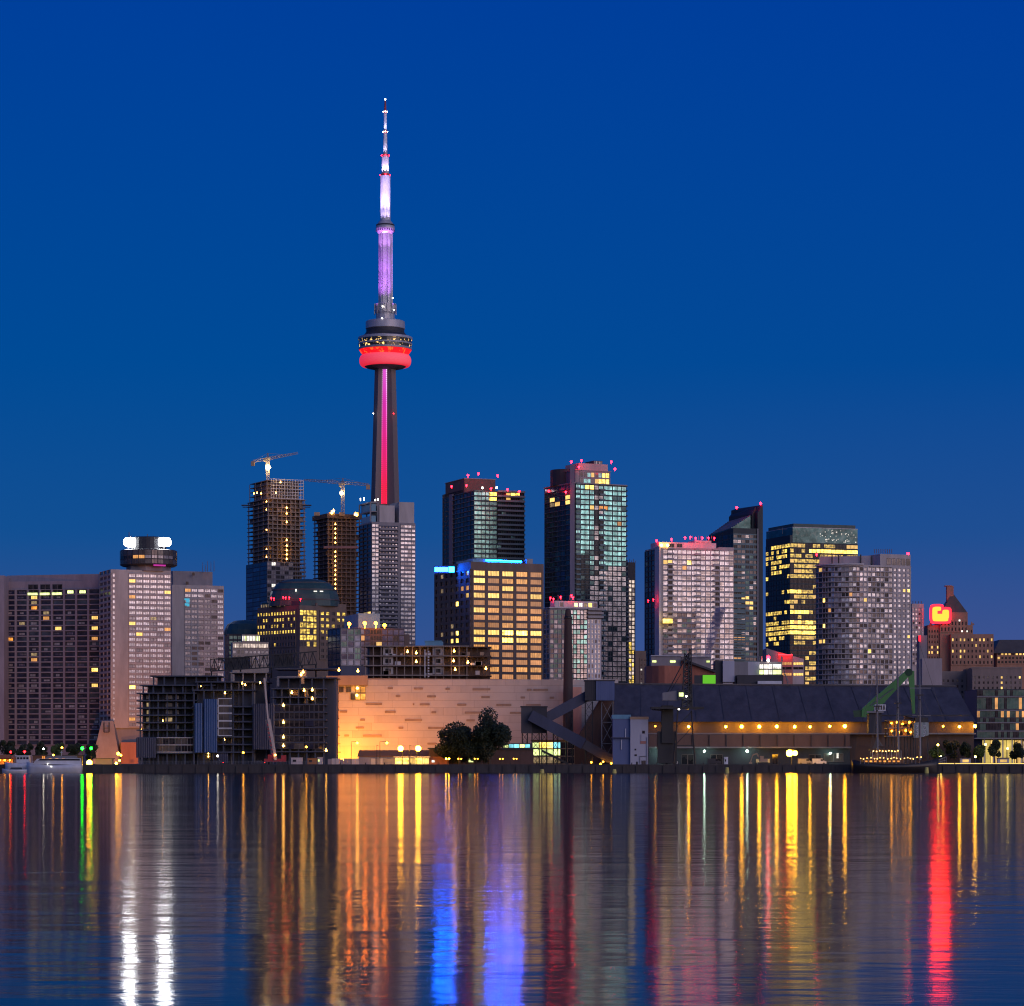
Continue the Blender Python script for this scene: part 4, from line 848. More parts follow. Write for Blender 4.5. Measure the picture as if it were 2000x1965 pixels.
D = 1350; fp = foot(1062, 1074, 1175, D, 20); L_, C_, R_, K_ = fp
B = Bld('white_condo', 'lower white and glass condominium behind the brick chimney', 'apartment tower', (C_.x, C_.y, G))
B.mb('grey_concrete').prism(fp, G, Z(1186, D)); z0, z1 = Z(1190+15*9.6, D), Z(1190, D)
B.facade(C_, R_, z0, z1, 15, 5, .84, .82, mix(('smoke_glass', 3), ('teal_dark_glass', 3), ('pale_dim_glass', 2)), 'grey_concrete', .3, .0, .38)
B.facade(C_, R_, z0, z1, 15, 5, .8, .86, mix(('silver_glass', 4), ('teal_glass', 3), ('pale_glass', 1)), 'charcoal_metal', .25, .38, .72)
B.facade(C_, R_, z0, Z(1208, D), 13, 4, .5, .7, mix(('silver_glass', 3), ('smoke_glass', 1)), 'white_paint', .3, .72, .98)
B.facade(L_, C_, z0, z1, 15, 2, .8, .8, mix(('dark_glass', 1), ('smoke_glass', 1)), 'grey_concrete', .25)
f2 = sub(fp, .1, .93, .1, .8); B.mb('white_paint', 'upper_floor').prism(f2, Z(1186, D), Z(1173, D))
B.facade(f2[1], f2[2], Z(1185, D), Z(1175, D), 1, 9, .7, .8, lambda i, j: {4: 'lit_lime', 5: 'lit_white', 7: 'lit_yellow_hot', 8: 'smoke_glass', 1: 'smoke_glass', 6: 'lit_dim'}.get(j), 'white_paint', .05)
condo_slabs(B, C_, R_, Z(1205, D), Z(1190, D), 2, 1.5, 'steel', .3, .72, 1.02)
m_ = MB(); m_.prism(grow(fp, .5), Z(1187.5, D), Z(1186, D)); B.part(m_, 'roof_cap', 'white_paint')
beacons(B, D+3, [(1075, 1168), (1081, 1169.5), (1095, 1166), (1116, 1163), (1119, 1167)], .42)
for px in (1090, 1097, 1112): m_ = MB(); m_.tube(P(px, 1173, D+5), P(px, 1162, D+5), .12); B.part(m_, 'antenna', 'steel')
B.finish()
D = 1500; fp = foot(1238, 1241, 1262, D, 15)
B = Bld('tan_block', 'small tan block in the gap right of the slim tower', 'office block', (fp[1].x, fp[1].y, G)); B.mb('brown_stone').prism(fp, G, Z(1271, D))
B.facade(fp[1], fp[2], Z(1340, D), Z(1285, D), 6, 2, .5, .4, mix(('dark_glass', 4), ('lit_white', .3)), 'brown_stone', .2, .4, 1); B.finish()

# ================================================================== RIGHT TOWERS
D = 1500; fp = foot(1260, 1286, 1433, D, 17); L_, C_, R_, K_ = fp
B = Bld('white_condo', 'broad pale condominium with white roof and red beacons behind a steam plume', 'apartment tower', (C_.x, C_.y, G))
B.mb('mauve_concrete').prism(fp, G, Z(1069, D)); n_ = 25; z1 = Z(1072, D); z0 = Z(1072+n_*10.25, D)
def wq(i, j):
    if (i, j) in ((2, 0), (2, 1)): return 'lit_gold'
    if (i, j) == (2, 5): return 'lit_yellow_hot'
    if (i, j) == (3, 4): return 'lit_amber'
    if (i, j) == (23, 13): return 'lit_amber'
    if j in (1, 11) and i > 2: return 'dark_glass' if rng.random() < .75 else 'smoke_glass'
    if i > 11 and j < 8: return 'smoke_glass' if rng.random() < .45 else 'silver_glass' if rng.random() < .6 else 'teal_dark_glass'
    return 'pale_glass' if rng.random() < .62 else 'silver_glass'
B.facade(C_, R_, z0, z1, n_, 15, .86, .78, wq, 'mauve_concrete', .25, .06, 1)
for u0, u1 in ((.12, .2), (.48, .56), (.72, .8)): condo_slabs(B, C_, R_, z0, z1, n_, 1.0, 'mauve_concrete', .3, u0, u1)
condo_slabs(B, C_, R_, Z(1290, D), Z(1197, D), 9, .9, 'grey_concrete', .3, .06, .5)
B.facade(L_, C_, z0, z1, n_, 3, .86, .8, mix(('dark_glass', 4), ('navy_glass', 2), ('smoke_glass', 1)), 'charcoal_metal', .3, 0, .75)
condo_slabs(B, K_, L_, z0, Z(1085, D), 22, 1.2, 'steel', .3, .5, .95)
m_ = MB(); a = lerp(L_, C_, .74); m_.prism([a+Vector((-.2, -.9)), C_+Vector((.3, -1.0)), lerp(C_, R_, .03), a], G, Z(1067, D)); B.part(m_, 'pier', 'white_paint')
f2 = sub(fp, .02, .78, .08, .7); q = f2; B.mb('white_paint', 'plant_floor').prism(f2, Z(1069, D), Z(1058, D)); f3 = sub(fp, .50, .72, .1, .6); B.mb('white_paint', 'plant_floor').prism(f3, Z(1058, D), Z(1053, D))
for u in (.22, .36): B.one(q[1], q[2], u, Z(1064, D), 3.0, 1.8, 'dark_glass')
for k in range(3): B.one(f3[1], f3[2], .18+k*.32, Z(1063, D), 2.2, 3.2, 'dark_glass', .1)
m_ = MB(); m_.prism(grow(sub(fp, .8, 1.0, 0, .8), .1), Z(1069, D), Z(1066, D)); B.part(m_, 'roof_cap', 'mauve_concrete')
beacons(B, D+3, [(1282.5, 1056), (1311.5, 1053), (1338, 1050), (1348, 1049), (1359, 1051), (1372, 1050.5), (1384, 1050.5), (1395, 1051)], .5); beacons(B, D-1, [(1266, 1173), (1276, 1171)], .35)
for px in (1352, 1364, 1368, 1380, 1390): m_ = MB(); m_.tube(P(px, 1053, D+5), P(px, 1047, D+5), .14); B.part(m_, 'antenna', 'steel')
for px in (1292, 1304): m_ = MB(); m_.ball(P(px, 1065, D+1), .8); B.part(m_, 'roof_lamp', 'work_lamp')
p = P(1304, 1213, D-2.5)
m_ = MB(); m_.box(p, (5, 2, 2.2)); B.part(m_, 'lit_balcony', 'lit_yellow_hot')
B.finish()

# slanted-roof tower
D = 1700; s_ = D/F
fp = foot(1382, 1432, 1489, D, 22); L_, C_, R_, K_ = fp
B = Bld('slant_roof_tower', 'dark tower with sloped glass roof rising to a pointed fin', 'office tower', (C_.x, C_.y, G))
B.mb('condo_frame').prism(fp, G, [Z(1041, D), Z(1031, D), Z(1031, D), Z(1041, D)])
m_ = MB(); f2 = sub(fp, .05, .82, .12, 1.0)       # sloping glass wedge
m_.prism(f2, [Z(1040, D)]*4, [Z(1037, D), Z(1030, D), Z(1000, D), Z(1004, D)]); B.part(m_, 'sloped_roof', 'teal_dark_glass')
f3 = sub(fp, .74, .86, .1, 1.0); m_ = MB(); m_.prism(f3, Z(1040, D), [Z(999, D), Z(1001, D), Z(987, D), Z(991, D)]); B.part(m_, 'roof_screen', 'teal_cladding')
f4 = sub(fp, .82, 1.0, -.02, 1.0); m_ = MB(); m_.prism(f4, G, [Z(986, D), Z(1000, D), Z(984, D), Z(982, D)]); B.part(m_, 'fin', 'teal_cladding')
for k in range(22):
    t = k/22; a = lerp(f2[1], f2[2], t); z = Z(1030, D)+(Z(1000, D)-Z(1030, D))*t
    if k % 2 == 0: m_ = MB(); c_ = lerp(f2[0], f2[3], t); m_.beam((a.x, a.y, z+.2), (c_.x, c_.y, Z(1037, D)+(Z(1004, D)-Z(1037, D))*t+.2), .3, .25); B.part(m_, 'roof_rib', 'pod_steel')
n_ = 26; z1 = Z(1042, D); z0 = Z(1042+n_*10, D)
def sq(i, j):
    if (i, j) in ((12, 2), (12, 3), (13, 3), (13, 4), (14, 4)): return 'lit_gold'
    if (i, j) in ((20, 0), (20, 1), (20, 2), (24, 0), (24, 1)): return 'lit_amber'
    return 'dark_glass' if rng.random() < .42 else 'smoke_glass' if rng.random() < .5 else 'silver_glass' if rng.random() < .4 else 'teal_dark_glass'
B.facade(C_, R_, z0, z1, n_, 6, .9, .6, sq, 'condo_slab', .3, 0, .82)
condo_slabs(B, C_, R_, Z(1300, D), Z(1115, D), 18, 1.3, 'condo_slab', .3, -.12, .38)
B.facade(C_, R_, z0, Z(1000, D), 30, 1, .7, .7, mix(('smoke_glass', 3), ('pale_dim_glass', 2), lits={(4, 0): 'lit_gold', (14, 0): 'lit_gold'}), 'condo_frame', .2, .9, .99)
m_ = MB(); a = lerp(C_, R_, .84); m_.box((a.x, a.y-.5, (G+Z(1031, D))/2), (.9, .9, Z(1031, D)-G)); B.part(m_, 'fin_edge', 'steel')
B.facade(L_, C_, z0, z1, n_, 5, .96, .8, mix(('dark_glass', 5), ('navy_glass', 2), ('lit_dim', .15)), 'condo_frame', .12)
beacons(B, D+6, [(1439, 991), (1485.5, 983)], .7)
B.finish()

# bright yellow office tower
D = 1750; fp = foot(1496, 1543, 1675, D, 20); L_, C_, R_, K_ = fp
B = Bld('lit_office_tower', 'glass office tower glowing yellow on most floors under a dark green crown', 'office tower', (C_.x, C_.y, G))
B.mb('condo_frame').prism(fp, G, Z(1059, D)); n_ = 33; z1 = Z(1060, D); z0 = Z(1060+n_*10, D)
pr = [.8, .55, .8, .9, .8, .75, .9, .05, .05, .75, .75, .55, .15, .95, .35, .95, 1, 1, .85, .6, .02, .6, .7, .7, .8, .6, .7, .5, .5, .5, .5, .5, .5]
ht = {1, 9, 13, 15, 16, 17}
def oq(i, j):
    p = pr[i]
    if i > 20 and j < 4: p = .0
    if i in (1,) and j > 4: return 'lit_yellow_hot'
    if rng.random() < p: return 'lit_yellow_hot' if i in ht and rng.random() < .75 else ('lit_yellow' if rng.random() < .85 else 'lit_gold')
    return 'dark_glass'
B.facade(C_, R_, z0, z1, n_, 18, .94, .72, oq, 'condo_frame', .18)
pl = [.75, .6, .7, .7, .75, .35, .1, .0, .05, .15, .1, .35, .0, .85, .1, .95, .98, .9, .5, .35, .0]+[.0]*12
B.facade(L_, C_, z0, z1, n_, 9, .93, .72, lambda i, j: ('lit_yellow' if rng.random() < (pl[i] if i < 21 else 0)*(1 if j > 1 or i > 12 else .7) else 'dark_glass'), 'condo_frame', .18)
B.mb('teal_cladding', 'crown').prism(sub(fp, 0, .2, 0, 1), Z(1059, D), Z(1045, D))
q = sub(fp, .04, 1, -.0, 1.1); m_ = MB(); a = q
m_.prism([a[0], a[1], a[2], a[3]], Z(1059, D), Z(1030, D)); B.part(m_, 'crown', 'teal_dark_glass')
m_ = MB(); m_.prism(grow(q, .15), Z(1030, D), Z(1029, D)); B.part(m_, 'crown_edge', 'pod_steel')
m_ = MB(); m_.prism(grow(q, -1.0), Z(1029, D), [Z(1022, D)]*4); B.part(m_, 'crown_top', 'dome_copper')
r2 = random.Random(5)
for k in range(46):
    u = min(.97, max(.42, r2.gauss(.66, .13))); B.one(q[1], q[2], u, Z(r2.uniform(1033, 1057), D), r2.uniform(.3, .7), r2.uniform(.3, .9), 'lit_white', .12, 'crown_light')
m_ = MB(); p = P(1528, 1043, D+4); m_.tube(p, p+Vector((0, 0, 4)), .15); m_.tube(p+Vector((-3, 0, 3)), p+Vector((3, 0, 3)), .15); B.part(m_, 'antenna', 'steel')
B.finish()

# curved condominium
D = 1500; ax, ay = X(1655, 1517), 1517.0; rad = 63*D/F
arc = [Vector((ax+rad*math.cos(R(a)), ay+rad*math.sin(R(a)))) for a in range(188, 293, 13)]
e_ = arc[-1]; d = Vector((math.cos(R(22)), math.sin(R(22)))); k_ = (1778.5-1000)/F; t = (k_*e_.y-e_.x)/(d.x-k_*d.y); fe = e_+d*t
nb = Vector((-d.y, d.x)); poly = arc+[fe, fe+nb*22, arc[0]+Vector((4, 26))]
B = Bld('curved_condo', 'rounded condominium tower with curved balcony bands and pale punched windows', 'apartment tower', (ax, ay-rad, G))
B.mb('mauve_concrete').prism(poly, G, Z(1103, D)); n_ = 24; z1 = Z(1106, D); z0 = Z(1106+n_*10.05, D)
lt = {(0, 1): 'lit_gold', (6, 2): 'lit_yellow_hot', (8, 3): 'lit_amber', (11, 2): 'lit_yellow_hot', (14, 1): 'lit_gold', (14, 2): 'lit_gold', (5, 6): 'lit_amber'}
for s in range(len(arc)-1):
    lts = {(i, 0): m for (i, j), m in lt.items() if j == s}
    pal = mix(('dark_glass', 2), ('smoke_glass', 2), ('pale_dim_glass', 1), lits=lts) if s < 3 else mix(('pale_glass', 2), ('pale_dim_glass', 3), ('smoke_glass', 2), ('dark_glass', 1), lits=lts)
    B.facade(arc[s], arc[s+1], z0, z1, n_, 2 if s > 1 else 1, .8, .72, (lambda pal: lambda i, j: pal(i, 0) if j == 0 else pal(i, 9))(pal), 'mauve_concrete', .2)
for i in range(n_+1):
    z = z0+(z1-z0)*i/n_; o_ = [Vector((ax+(rad+1.1)*math.cos(R(a)), ay+(rad+1.1)*math.sin(R(a)))) for a in range(190, 292, 8)]; i_ = [Vector((ax+(rad-.6)*math.cos(R(a)), ay+(rad-.6)*math.sin(R(a)))) for a in range(190, 292, 8)]
    m_ = MB(); m_.prism(o_+i_[::-1], z-.14, z+.14); B.part(m_, 'balcony_slab', 'mauve_concrete')
lt = {(4, 8): 'lit_gold', (4, 9): 'lit_yellow_hot', (13, 9): 'lit_gold', (16, 1): 'lit_yellow_hot', (6, 0): 'lit_gold'}
B.facade(e_, fe, z0, z1, n_, 7, .72, .7, mix(('pale_dim_glass', 4), ('dark_glass', 2), ('smoke_glass', 2), ('pale_glass', 2), lits=lt), 'mauve_concrete', .3, .0, .62)
condo_slabs(B, e_, fe, z0, z1, n_, .9, 'mauve_concrete', .24, .12, .6, False)
B.facade(e_, fe, z0, z1, n_, 4, .56, .58, mix(('pale_glass', 4), ('pale_dim_glass', 2), lits={(4, 3): 'lit_yellow_hot', (4, 2): 'lit_gold', (13, 3): 'lit_gold'}), 'mauve_concrete', .4, .62, 1)
condo_slabs(B, fe, fe+nb*22, z0, z1, n_, 1.0, 'mauve_concrete', .3, .05, .7)
m_ = MB(); m_.prism([ (ax+(rad+1)*math.cos(R(a)), ay+(rad+1)*math.sin(R(a))) for a in range(188, 300, 8)]+[(ax+4, ay+10), (ax-10, ay+10)], Z(1103, D), Z(1100.5, D)); B.part(m_, 'roof_band', 'white_paint')
up = [lerp(e_, fe, .36), fe, fe+nb*18, lerp(e_, fe, .36)+nb*18]; B.mb('mauve_concrete').prism(up, Z(1103, D), Z(1080.5, D))
for k in range(5): B.one(up[1]*0+up[0], up[1], .28+k*.16, Z(1095, D), 2.4, 3.6, 'smoke_glass', .05)
B.mb('mauve_concrete', 'plant_floor').prism([(X(1600, 1520), 1520), (X(1700, 1512), 1512), (X(1712, 1530), 1530), (X(1600, 1535), 1535)], Z(1103, D), Z(1082, D))
for px in (1625, 1638, 1681): B.wins.append((P(px, 1092, 1517.5-(px-1600)*.06), 0, .7, 5, 'dark_glass', 'window'))
for k in range(9): m_ = MB(); p = P(1708+k*4.2, 1081, D+18); m_.tube(p, p+Vector((0, 0, 2.4)), .2); B.part(m_, 'roof_post', 'steel')
beacons(B, D+8, [(1595, 1083)], .5); beacons(B, D+12, [(1773.5, 1082)], .8); 
B.finish()

D = 1800; fp = foot(1776, 1781, 1804, D, 20)
B = Bld('slim_tower', 'slim pinkish apartment tower in the gap right of the rounded condominium', 'apartment tower', (fp[1].x, fp[1].y, G)); B.mb('mauve_concrete').prism(fp, G, Z(1179, D))
B.facade(fp[1], fp[2], Z(1300, D), Z(1186, D), 13, 3, .66, .55, mix(('pale_dim_glass', 2), ('pale_glass', 3), ('dark_glass', 2)), 'mauve_concrete', .3, 0, .75)
B.facade(fp[1], fp[2], Z(1300, D), Z(1186, D), 13, 1, .4, .3, mix(('pale_glass', 2)), 'white_paint', .3, .8, 1)
for k in range(4): m_ = MB(); p = P(1783+k*5.5, 1179, D+6); m_.tube(p, p+Vector((0, 0, 1.6)), .25); B.part(m_, 'roof_post', 'steel')
B.finish()

# grand old hotel with pyramid roof and red sign
D = 1800; s_ = D/F
B = Bld('old_hotel', 'old stone hotel with steep pyramid roof behind a glowing red sign', 'hotel', (X(1860, D), D, G))
def blk(x0, x1, ytop, d0, dep, mat='hotel_stone', z0=G): 
    q = [(X(x0, d0), d0), (X(x1, d0), d0), (X(x1, d0), d0+dep), (X(x0, d0), d0+dep)]; q = [Vector(a) for a in q]; B.mb(mat).prism(q, z0, Z(ytop, d0)); return q
a = blk(1812, 1900, 1221, D, 30); z1 = Z(1228, D)
lq = lambda p, m='lit_gold': (lambda i, j: m if rng.random() < p else 'dark_glass')
B.facade(a[0], a[1], Z(1290, D), Z(1228, D), 6, 16, .42, .5, lambda i, j: 'lit_gold' if (i in (3, 4) and j < 11 and rng.random() < .6) or rng.random() < .05 else 'dark_glass', 'hotel_stone', .4)
a = blk(1857, 1940.5, 1238.5, D-6, 30); B.facade(a[0], a[1], Z(1300, D), Z(1245, D), 5, 11, .38, .5, lambda i, j: 'lit_gold' if (i < 4 and rng.random() < .28) else 'dark_glass', 'hotel_stone', .4)
a = blk(1836, 1890, 1208, D-1.5, 24); B.facade(a[0], a[1], Z(1235, D), Z(1212, D), 2, 8, .4, .6, mix(('dark_glass', 5), ('lit_white', .5)), 'hotel_stone', .3)
a = blk(1845, 1890, 1196, D+1, 20)
q0 = [(X(1840, D+1), D+1), (X(1890, D+1), D+1), (X(1890, D+1), D+19), (X(1840, D+1), D+19)]; q1 = [(X(1858, D+8), D+8), (X(1862, D+8), D+8), (X(1862, D+8), D+12), (X(1858, D+8), D+12)]
m_ = MB(); m_.prism(q0, Z(1197, D), Z(1158, D), q1); B.part(m_, 'pyramid_roof', 'bronze_roof')
m_ = MB(); m_.prism([(X(1849.5, D+7), D+7), (X(1862.5, D+7), D+7), (X(1862.5, D+7), D+11), (X(1849.5, D+7), D+11)], Z(1180, D), Z(1143, D)); m_.box((X(1856, D), D+9, Z(1143, D)), (13.6*s_, 4.6, .6)); B.part(m_, 'roof_chimney', 'hotel_stone')
for px, py, h in ((1817, 1221, 5), (1838, 1221, 4), (1898, 1221, 7), (1901, 1221, 4)): m_ = MB(); p = P(px, py, D+2); m_.tube(p, p+Vector((0, 0, h*s_)), 1.0, .2, 4); B.part(m_, 'pinnacle', 'hotel_stone')
for px, py in ((1879, 1233), (1889, 1233), (1874, 1212)): B.wins.append((P(px, py, D-6.4), 0, 1, 1.2, 'lit_white', 'window'))
# sign on the roof
m_ = MB(); sx, sy = 1837, 1199
for k in range(5): m_.tube(P(sx-20+k*10, sy-16, D-3.2), P(sx-20+k*10, sy+20, D-3.2), .18)
for k in range(4): m_.tube(P(sx-21, sy-15+k*11, D-3.2), P(sx+21, sy-15+k*11, D-3.2), .15)
o = B.part(m_, 'sign_frame', 'steel')
def rr(cx0, cy0, hw, hh, dep, mat, nm):
    prof = [(math.copysign(abs(math.cos(2*PI*k/24))**.45, math.cos(2*PI*k/24))*hw*s_, math.copysign(abs(math.sin(2*PI*k/24))**.45, math.sin(2*PI*k/24))*hh*s_) for k in range(24)]
    c = P(cx0, cy0, dep); m_ = MB(); m_.loft([[(c.x+p, c.y, c.z+q) for p, q in prof], [(c.x+p, c.y+.2, c.z+q) for p, q in prof]]); m_.build(nm, mat, o)
for k, (cx0, cy0, hw, hh) in enumerate(((1826, 1199, 5, 13), (1838, 1203, 15, 4), (1847, 1200, 6.5, 9), (1837, 1210, 15, 3.5), (1831, 1189, 7, 4))):
    rr(cx0, cy0, hw+5, hh+5, D-3.6-.08*k, 'sign_red', 'sign_halo'); rr(cx0, cy0, hw, hh, D-4.3-.05*k, 'sign_red_core', 'sign_letters')  # red surrounds shape the halo around the letters as glowing panels
for px in (1820, 1837, 1854): m_ = MB(); m_.tube(P(px, 1222, D-2), P(px, 1205, D-2.8), .3); B.part(m_, 'sign_post', 'steel')
a = blk(1955-8, 2060, 1275, D+10, 40, 'hotel_stone'); m_ = MB()
m_.prism([(X(1940, D+8), D+8), (X(2062, D+8), D+8), (X(2062, D+8), D+52), (X(1940, D+8), D+52)], Z(1275, D), Z(1247, D), [(X(1952, D+20), D+20), (X(2050, D+20), D+20), (X(2050, D+20), D+40), (X(1952, D+20), D+40)]); B.part(m_, 'hip_roof', 'bronze_roof')
B.facade(a[0], a[1], Z(1296, D), Z(1272, D), 3, 16, .6, .6, lambda i, j: 'lit_gold' if i == 0 and rng.random() < .75 else ('lit_gold' if rng.random() < .2 else 'dark_glass'), 'hotel_stone', .3)
B.finish()
D = 1500; B = Bld('stone_block', 'plain pale stone block with few lit windows below the old hotel', 'office block', (X(1945, D), D, G))
a = blk(1899, 1996, 1304, D, 30, 'dim_lit_stone'); B.facade(a[0], a[1], Z(1400, D), Z(1318, D), 8, 11, .38, .45, mix(('dark_glass', 6), ('smoke_glass', 2), lits={(0, 6): 'lit_gold', (1, 6): 'lit_gold', (2, 6): 'lit_gold', (3, 6): 'lit_gold', (0, 10): 'lit_gold'}), 'dim_lit_stone', .3)  # pale stone darkened: the weaker light here is put into its colour
m_ = MB(); m_.box(P(1947, 1304.5, D+.2), (97*D/F+1, .9, .9)); B.part(m_, 'cornice', 'dim_lit_stone'); 
a = blk(1838, 1902, 1311, D+20, 30, 'dim_lit_stone'); B.facade(a[0], a[1], Z(1400, D), Z(1322, D), 7, 7, .38, .45, mix(('dark_glass', 6), ('smoke_glass', 2), lits={(4, 3): 'lit_gold', (4, 4): 'lit_gold'}), 'dim_lit_stone', .3)
B.finish()
D = 1420; B = Bld('blank_block', 'windowless pale block with a red lit pole edge beside the old hotel', 'office block', (X(1820, D), D, G))
blk(1801, 1840, 1286, D, 20, 'dim_render'); blk(1797, 1811, 1241, D+8, 12, 'grey_concrete'); m_ = MB(); m_.box(P(1796, 1247, D+7), (.7, .6, 3)); B.part(m_, 'red_light', 'sign_red'); B.finish()

# ================================================================== WATERFRONT, LEFT: unfinished blocks
def rect(x0, x1, d0, d1, dl=None):
    """plan with front corners at columns x0, x1 (distance d0) and depth to d1"""
    return [Vector((X(x0, d0), d1)), Vector((X(x0, d0), d0)), Vector((X(x1, d0), d0)), Vector((X(x1, d0), d1))]
def open_frame(B, pl, D, ys, ybot, mat, ncols, th_=.45, over=.8, inner=.25, back='dark_concrete', cw=.5):
    """concrete frame: a slab at every photo row in ys, columns along the front, a set-back wall behind"""
    for y in ys: m_ = MB(); z = Z(y, D); m_.prism(grow(pl, over), z-th_, z); B.part(m_, 'floor_slab', mat)
    a, c = pl[1], pl[2]
    for k in range(ncols+1):
        q = lerp(a, c, k/ncols); m_ = MB(); m_.box((q.x, q.y+.2, (Z(ys[0], D)-th_+G)/2), (cw, cw, Z(ys[0], D)-th_-G)); B.part(m_, 'column', mat)
    k1 = [lerp(pl[1], pl[0], inner), lerp(pl[2], pl[3], inner), pl[3], pl[0]]
    k1 = [k1[3], lerp(k1[0], k1[1], .03), lerp(k1[0], k1[1], .97), k1[2]]
    m_ = MB(); m_.prism(k1, G, Z(ys[0], D)-th_-.02); B.part(m_, 'set_back_wall', back)
D = 1000; s_ = D/F
B = Bld('unfinished_block', 'dark unfinished waterfront block with stepped top floors and no glass yet', 'building site', (X(330, D), D, G))
pl = rect(274, 379, D, D+16); ys = [1353, 1367.5, 1382, 1396, 1410.5, 1425]
open_frame(B, pl, D, ys+[1440, 1470], 1496, 'dark_concrete', 6, .4, 1.2, .35)
open_frame(B, rect(280, 415, D+3, D+18), D+3, [1337.5], 1496, 'dark_concrete', 7, .4, 1.2, .4)
open_frame(B, rect(300, 425, D+5, D+18), D+5, [1319.5], 1496, 'dark_concrete', 6, .4, 1.2, .4)
for k in range(5):
    for px, w_ in ((289, 1.2), (330, 3.2), (346, 1.4)):
        if rng.random() < .85: B.wins.append((P(px+rng.uniform(-1, 1), 1362+k*14.5, D+5), 0, w_*.8, 1.5, 'lit_dim' if rng.random() < .5 else 'pale_dim_glass', 'window'))
fr = rect(306, 378, D-.8, D)
for y in (1441, 1455, 1469): m_ = MB(); m_.beam(P(306, y, D-1.4), P(378, y, D-1.4), .25, .3); B.part(m_, 'frame_rail', 'pod_steel')
B.facade(fr[1], fr[2], Z(1469, D), Z(1441, D), 2, 6, .94, .9, mix(('smoke_glass', 3), ('dark_glass', 2)), 'steel', .1, pier=True, spand=False)
work_lights(B, D+2, [(337, 1446), (275, 1424), (318, 1408), (407, 1472), (407, 1478), (392, 1340)], .22)
# middle block with blue wraps
pl2 = rect(379, 494, D-3, D+16)
open_frame(B, pl2, D-3, [1347, 1379, 1394, 1408.5, 1423.5, 1438, 1453, 1468], 1496, 'dark_concrete', 6, .45, .6, .3)
open_frame(B, rect(386, 520, D+1, D+17), D+1, [1331], 1496, 'dark_concrete', 5, .4, .8, .4)
open_frame(B, rect(452, 520, D+2, D+17), D+2, [1312.5], 1496, 'steel', 3, .4, .6, .5)
for x0, x1, y0, y1, m in ((380, 395, 1374, 1470, 'blue_wrap'), (398, 424, 1366, 1470, 'blue_wrap'), (494, 536, 1375, 1464, 'navy_cladding'), (266, 304, 1442, 1480, 'navy_cladding'), (425, 445, 1472, 1490, 'navy_cladding')):
    m_ = MB(); n_ = max(2, int((x1-x0)/4)); yb = D-4.6-(1 if x0 > 490 else 0)
    vs = []
    for k in range(n_*2+1): vs.append((X(x0+(x1-x0)*k/(n_*2), yb), yb-(.28 if k % 2 else 0)))
    m_.prism([Vector(v) for v in vs]+[Vector((vs[-1][0], yb+.4)), Vector((vs[0][0], yb+.4))], Z(y1, D), Z(y0, D)); B.part(m_, 'wrap_sheet', m)
for k in range(5):
    y = 1365+k*14.7; B.wins.append((P(437, y+6, D-4.1), 0, 4.0, 2.2, 'smoke_glass', 'window')); B.wins.append((P(450, y+5, D-4.3), 0, 1.2, 2.3, 'blue_glass', 'window'))
    m_ = MB(); 
    for yy in (y-.5, y+13): m_.beam(P(426, yy, D-4.4), P(453, yy, D-4.4), .3, .3)
    m_.beam(P(426, y, D-4.4), P(426, y+13, D-4.4), .3, .3); B.part(m_, 'window_frame', 'hull_white')
work_lights(B, D-2, [(438, 1371), (438, 1399), (438, 1414), (438, 1445), (439.5, 1354), (473, 1335), (479, 1338), (508, 1334)], .3)
B.finish()
B = Bld('unfinished_block', 'tall dark frame block beside the orange lit white warehouse with lamps on bare floors', 'building site', (X(580, D), D, G))
pl3 = rect(534, 632, D-4, D+18)
open_frame(B, pl3, D-4, [1344, 1361, 1375, 1390, 1405, 1420, 1435, 1449.5, 1467], 1496, 'dark_concrete', 6, .42, .8, .3)
open_frame(B, rect(541, 655, D+2, D+18), D+2, [1323, 1305.5], 1496, 'dark_concrete', 5, .4, .8, .35)
B.facade(Vector((X(536, D-4.4), D-4.4)), Vector((X(594, D-4.4), D-4.4)), Z(1464, D), Z(1376, D), 6, 3, .97, .88, mix(('dark_glass', 5), ('navy_glass', 2), ('smoke_glass', 1)), 'charcoal_metal', .08, pier=False, spand=False)
B.facade(Vector((X(595, D-4.4), D-4.4)), Vector((X(632, D-4.4), D-4.4)), Z(1464, D), Z(1376, D), 6, 2, .97, .88, mix(('dark_glass', 5), ('navy_glass', 2)), 'charcoal_metal', .08, pier=False, spand=False)
m_ = MB(); m_.prism(rect(541, 545, D-4.6, D-4.2), Z(1341, D), Z(1323, D)); m_.beam(P(541, 1322, D-4.5), P(600, 1322, D-4.5), .4, .5); B.part(m_, 'frame_rail', 'steel')
work_lights(B, D-5, [(553.5, 1378), (553.5, 1411), (553.5, 1440), (553.5, 1457), (594, 1349), (610, 1348), (610, 1365), (570, 1353), (592, 1313), (588, 1318), (637, 1466)], .42)
work_lights(B, D+1, [(662, 1309), (699, 1311)], .42)
for x0, y0, x1, y1 in ((582, 1309, 598, 1321), (588, 1324, 594, 1336), (594, 1346, 602, 1374), (570, 1348, 582, 1358)):
    m_ = MB(); m_.prism(rect(x0, x1, D-1, D-.6), Z(y1, D), Z(y0, D)); B.part(m_, 'lift_shaft', 'ochre_panel')
B.finish()
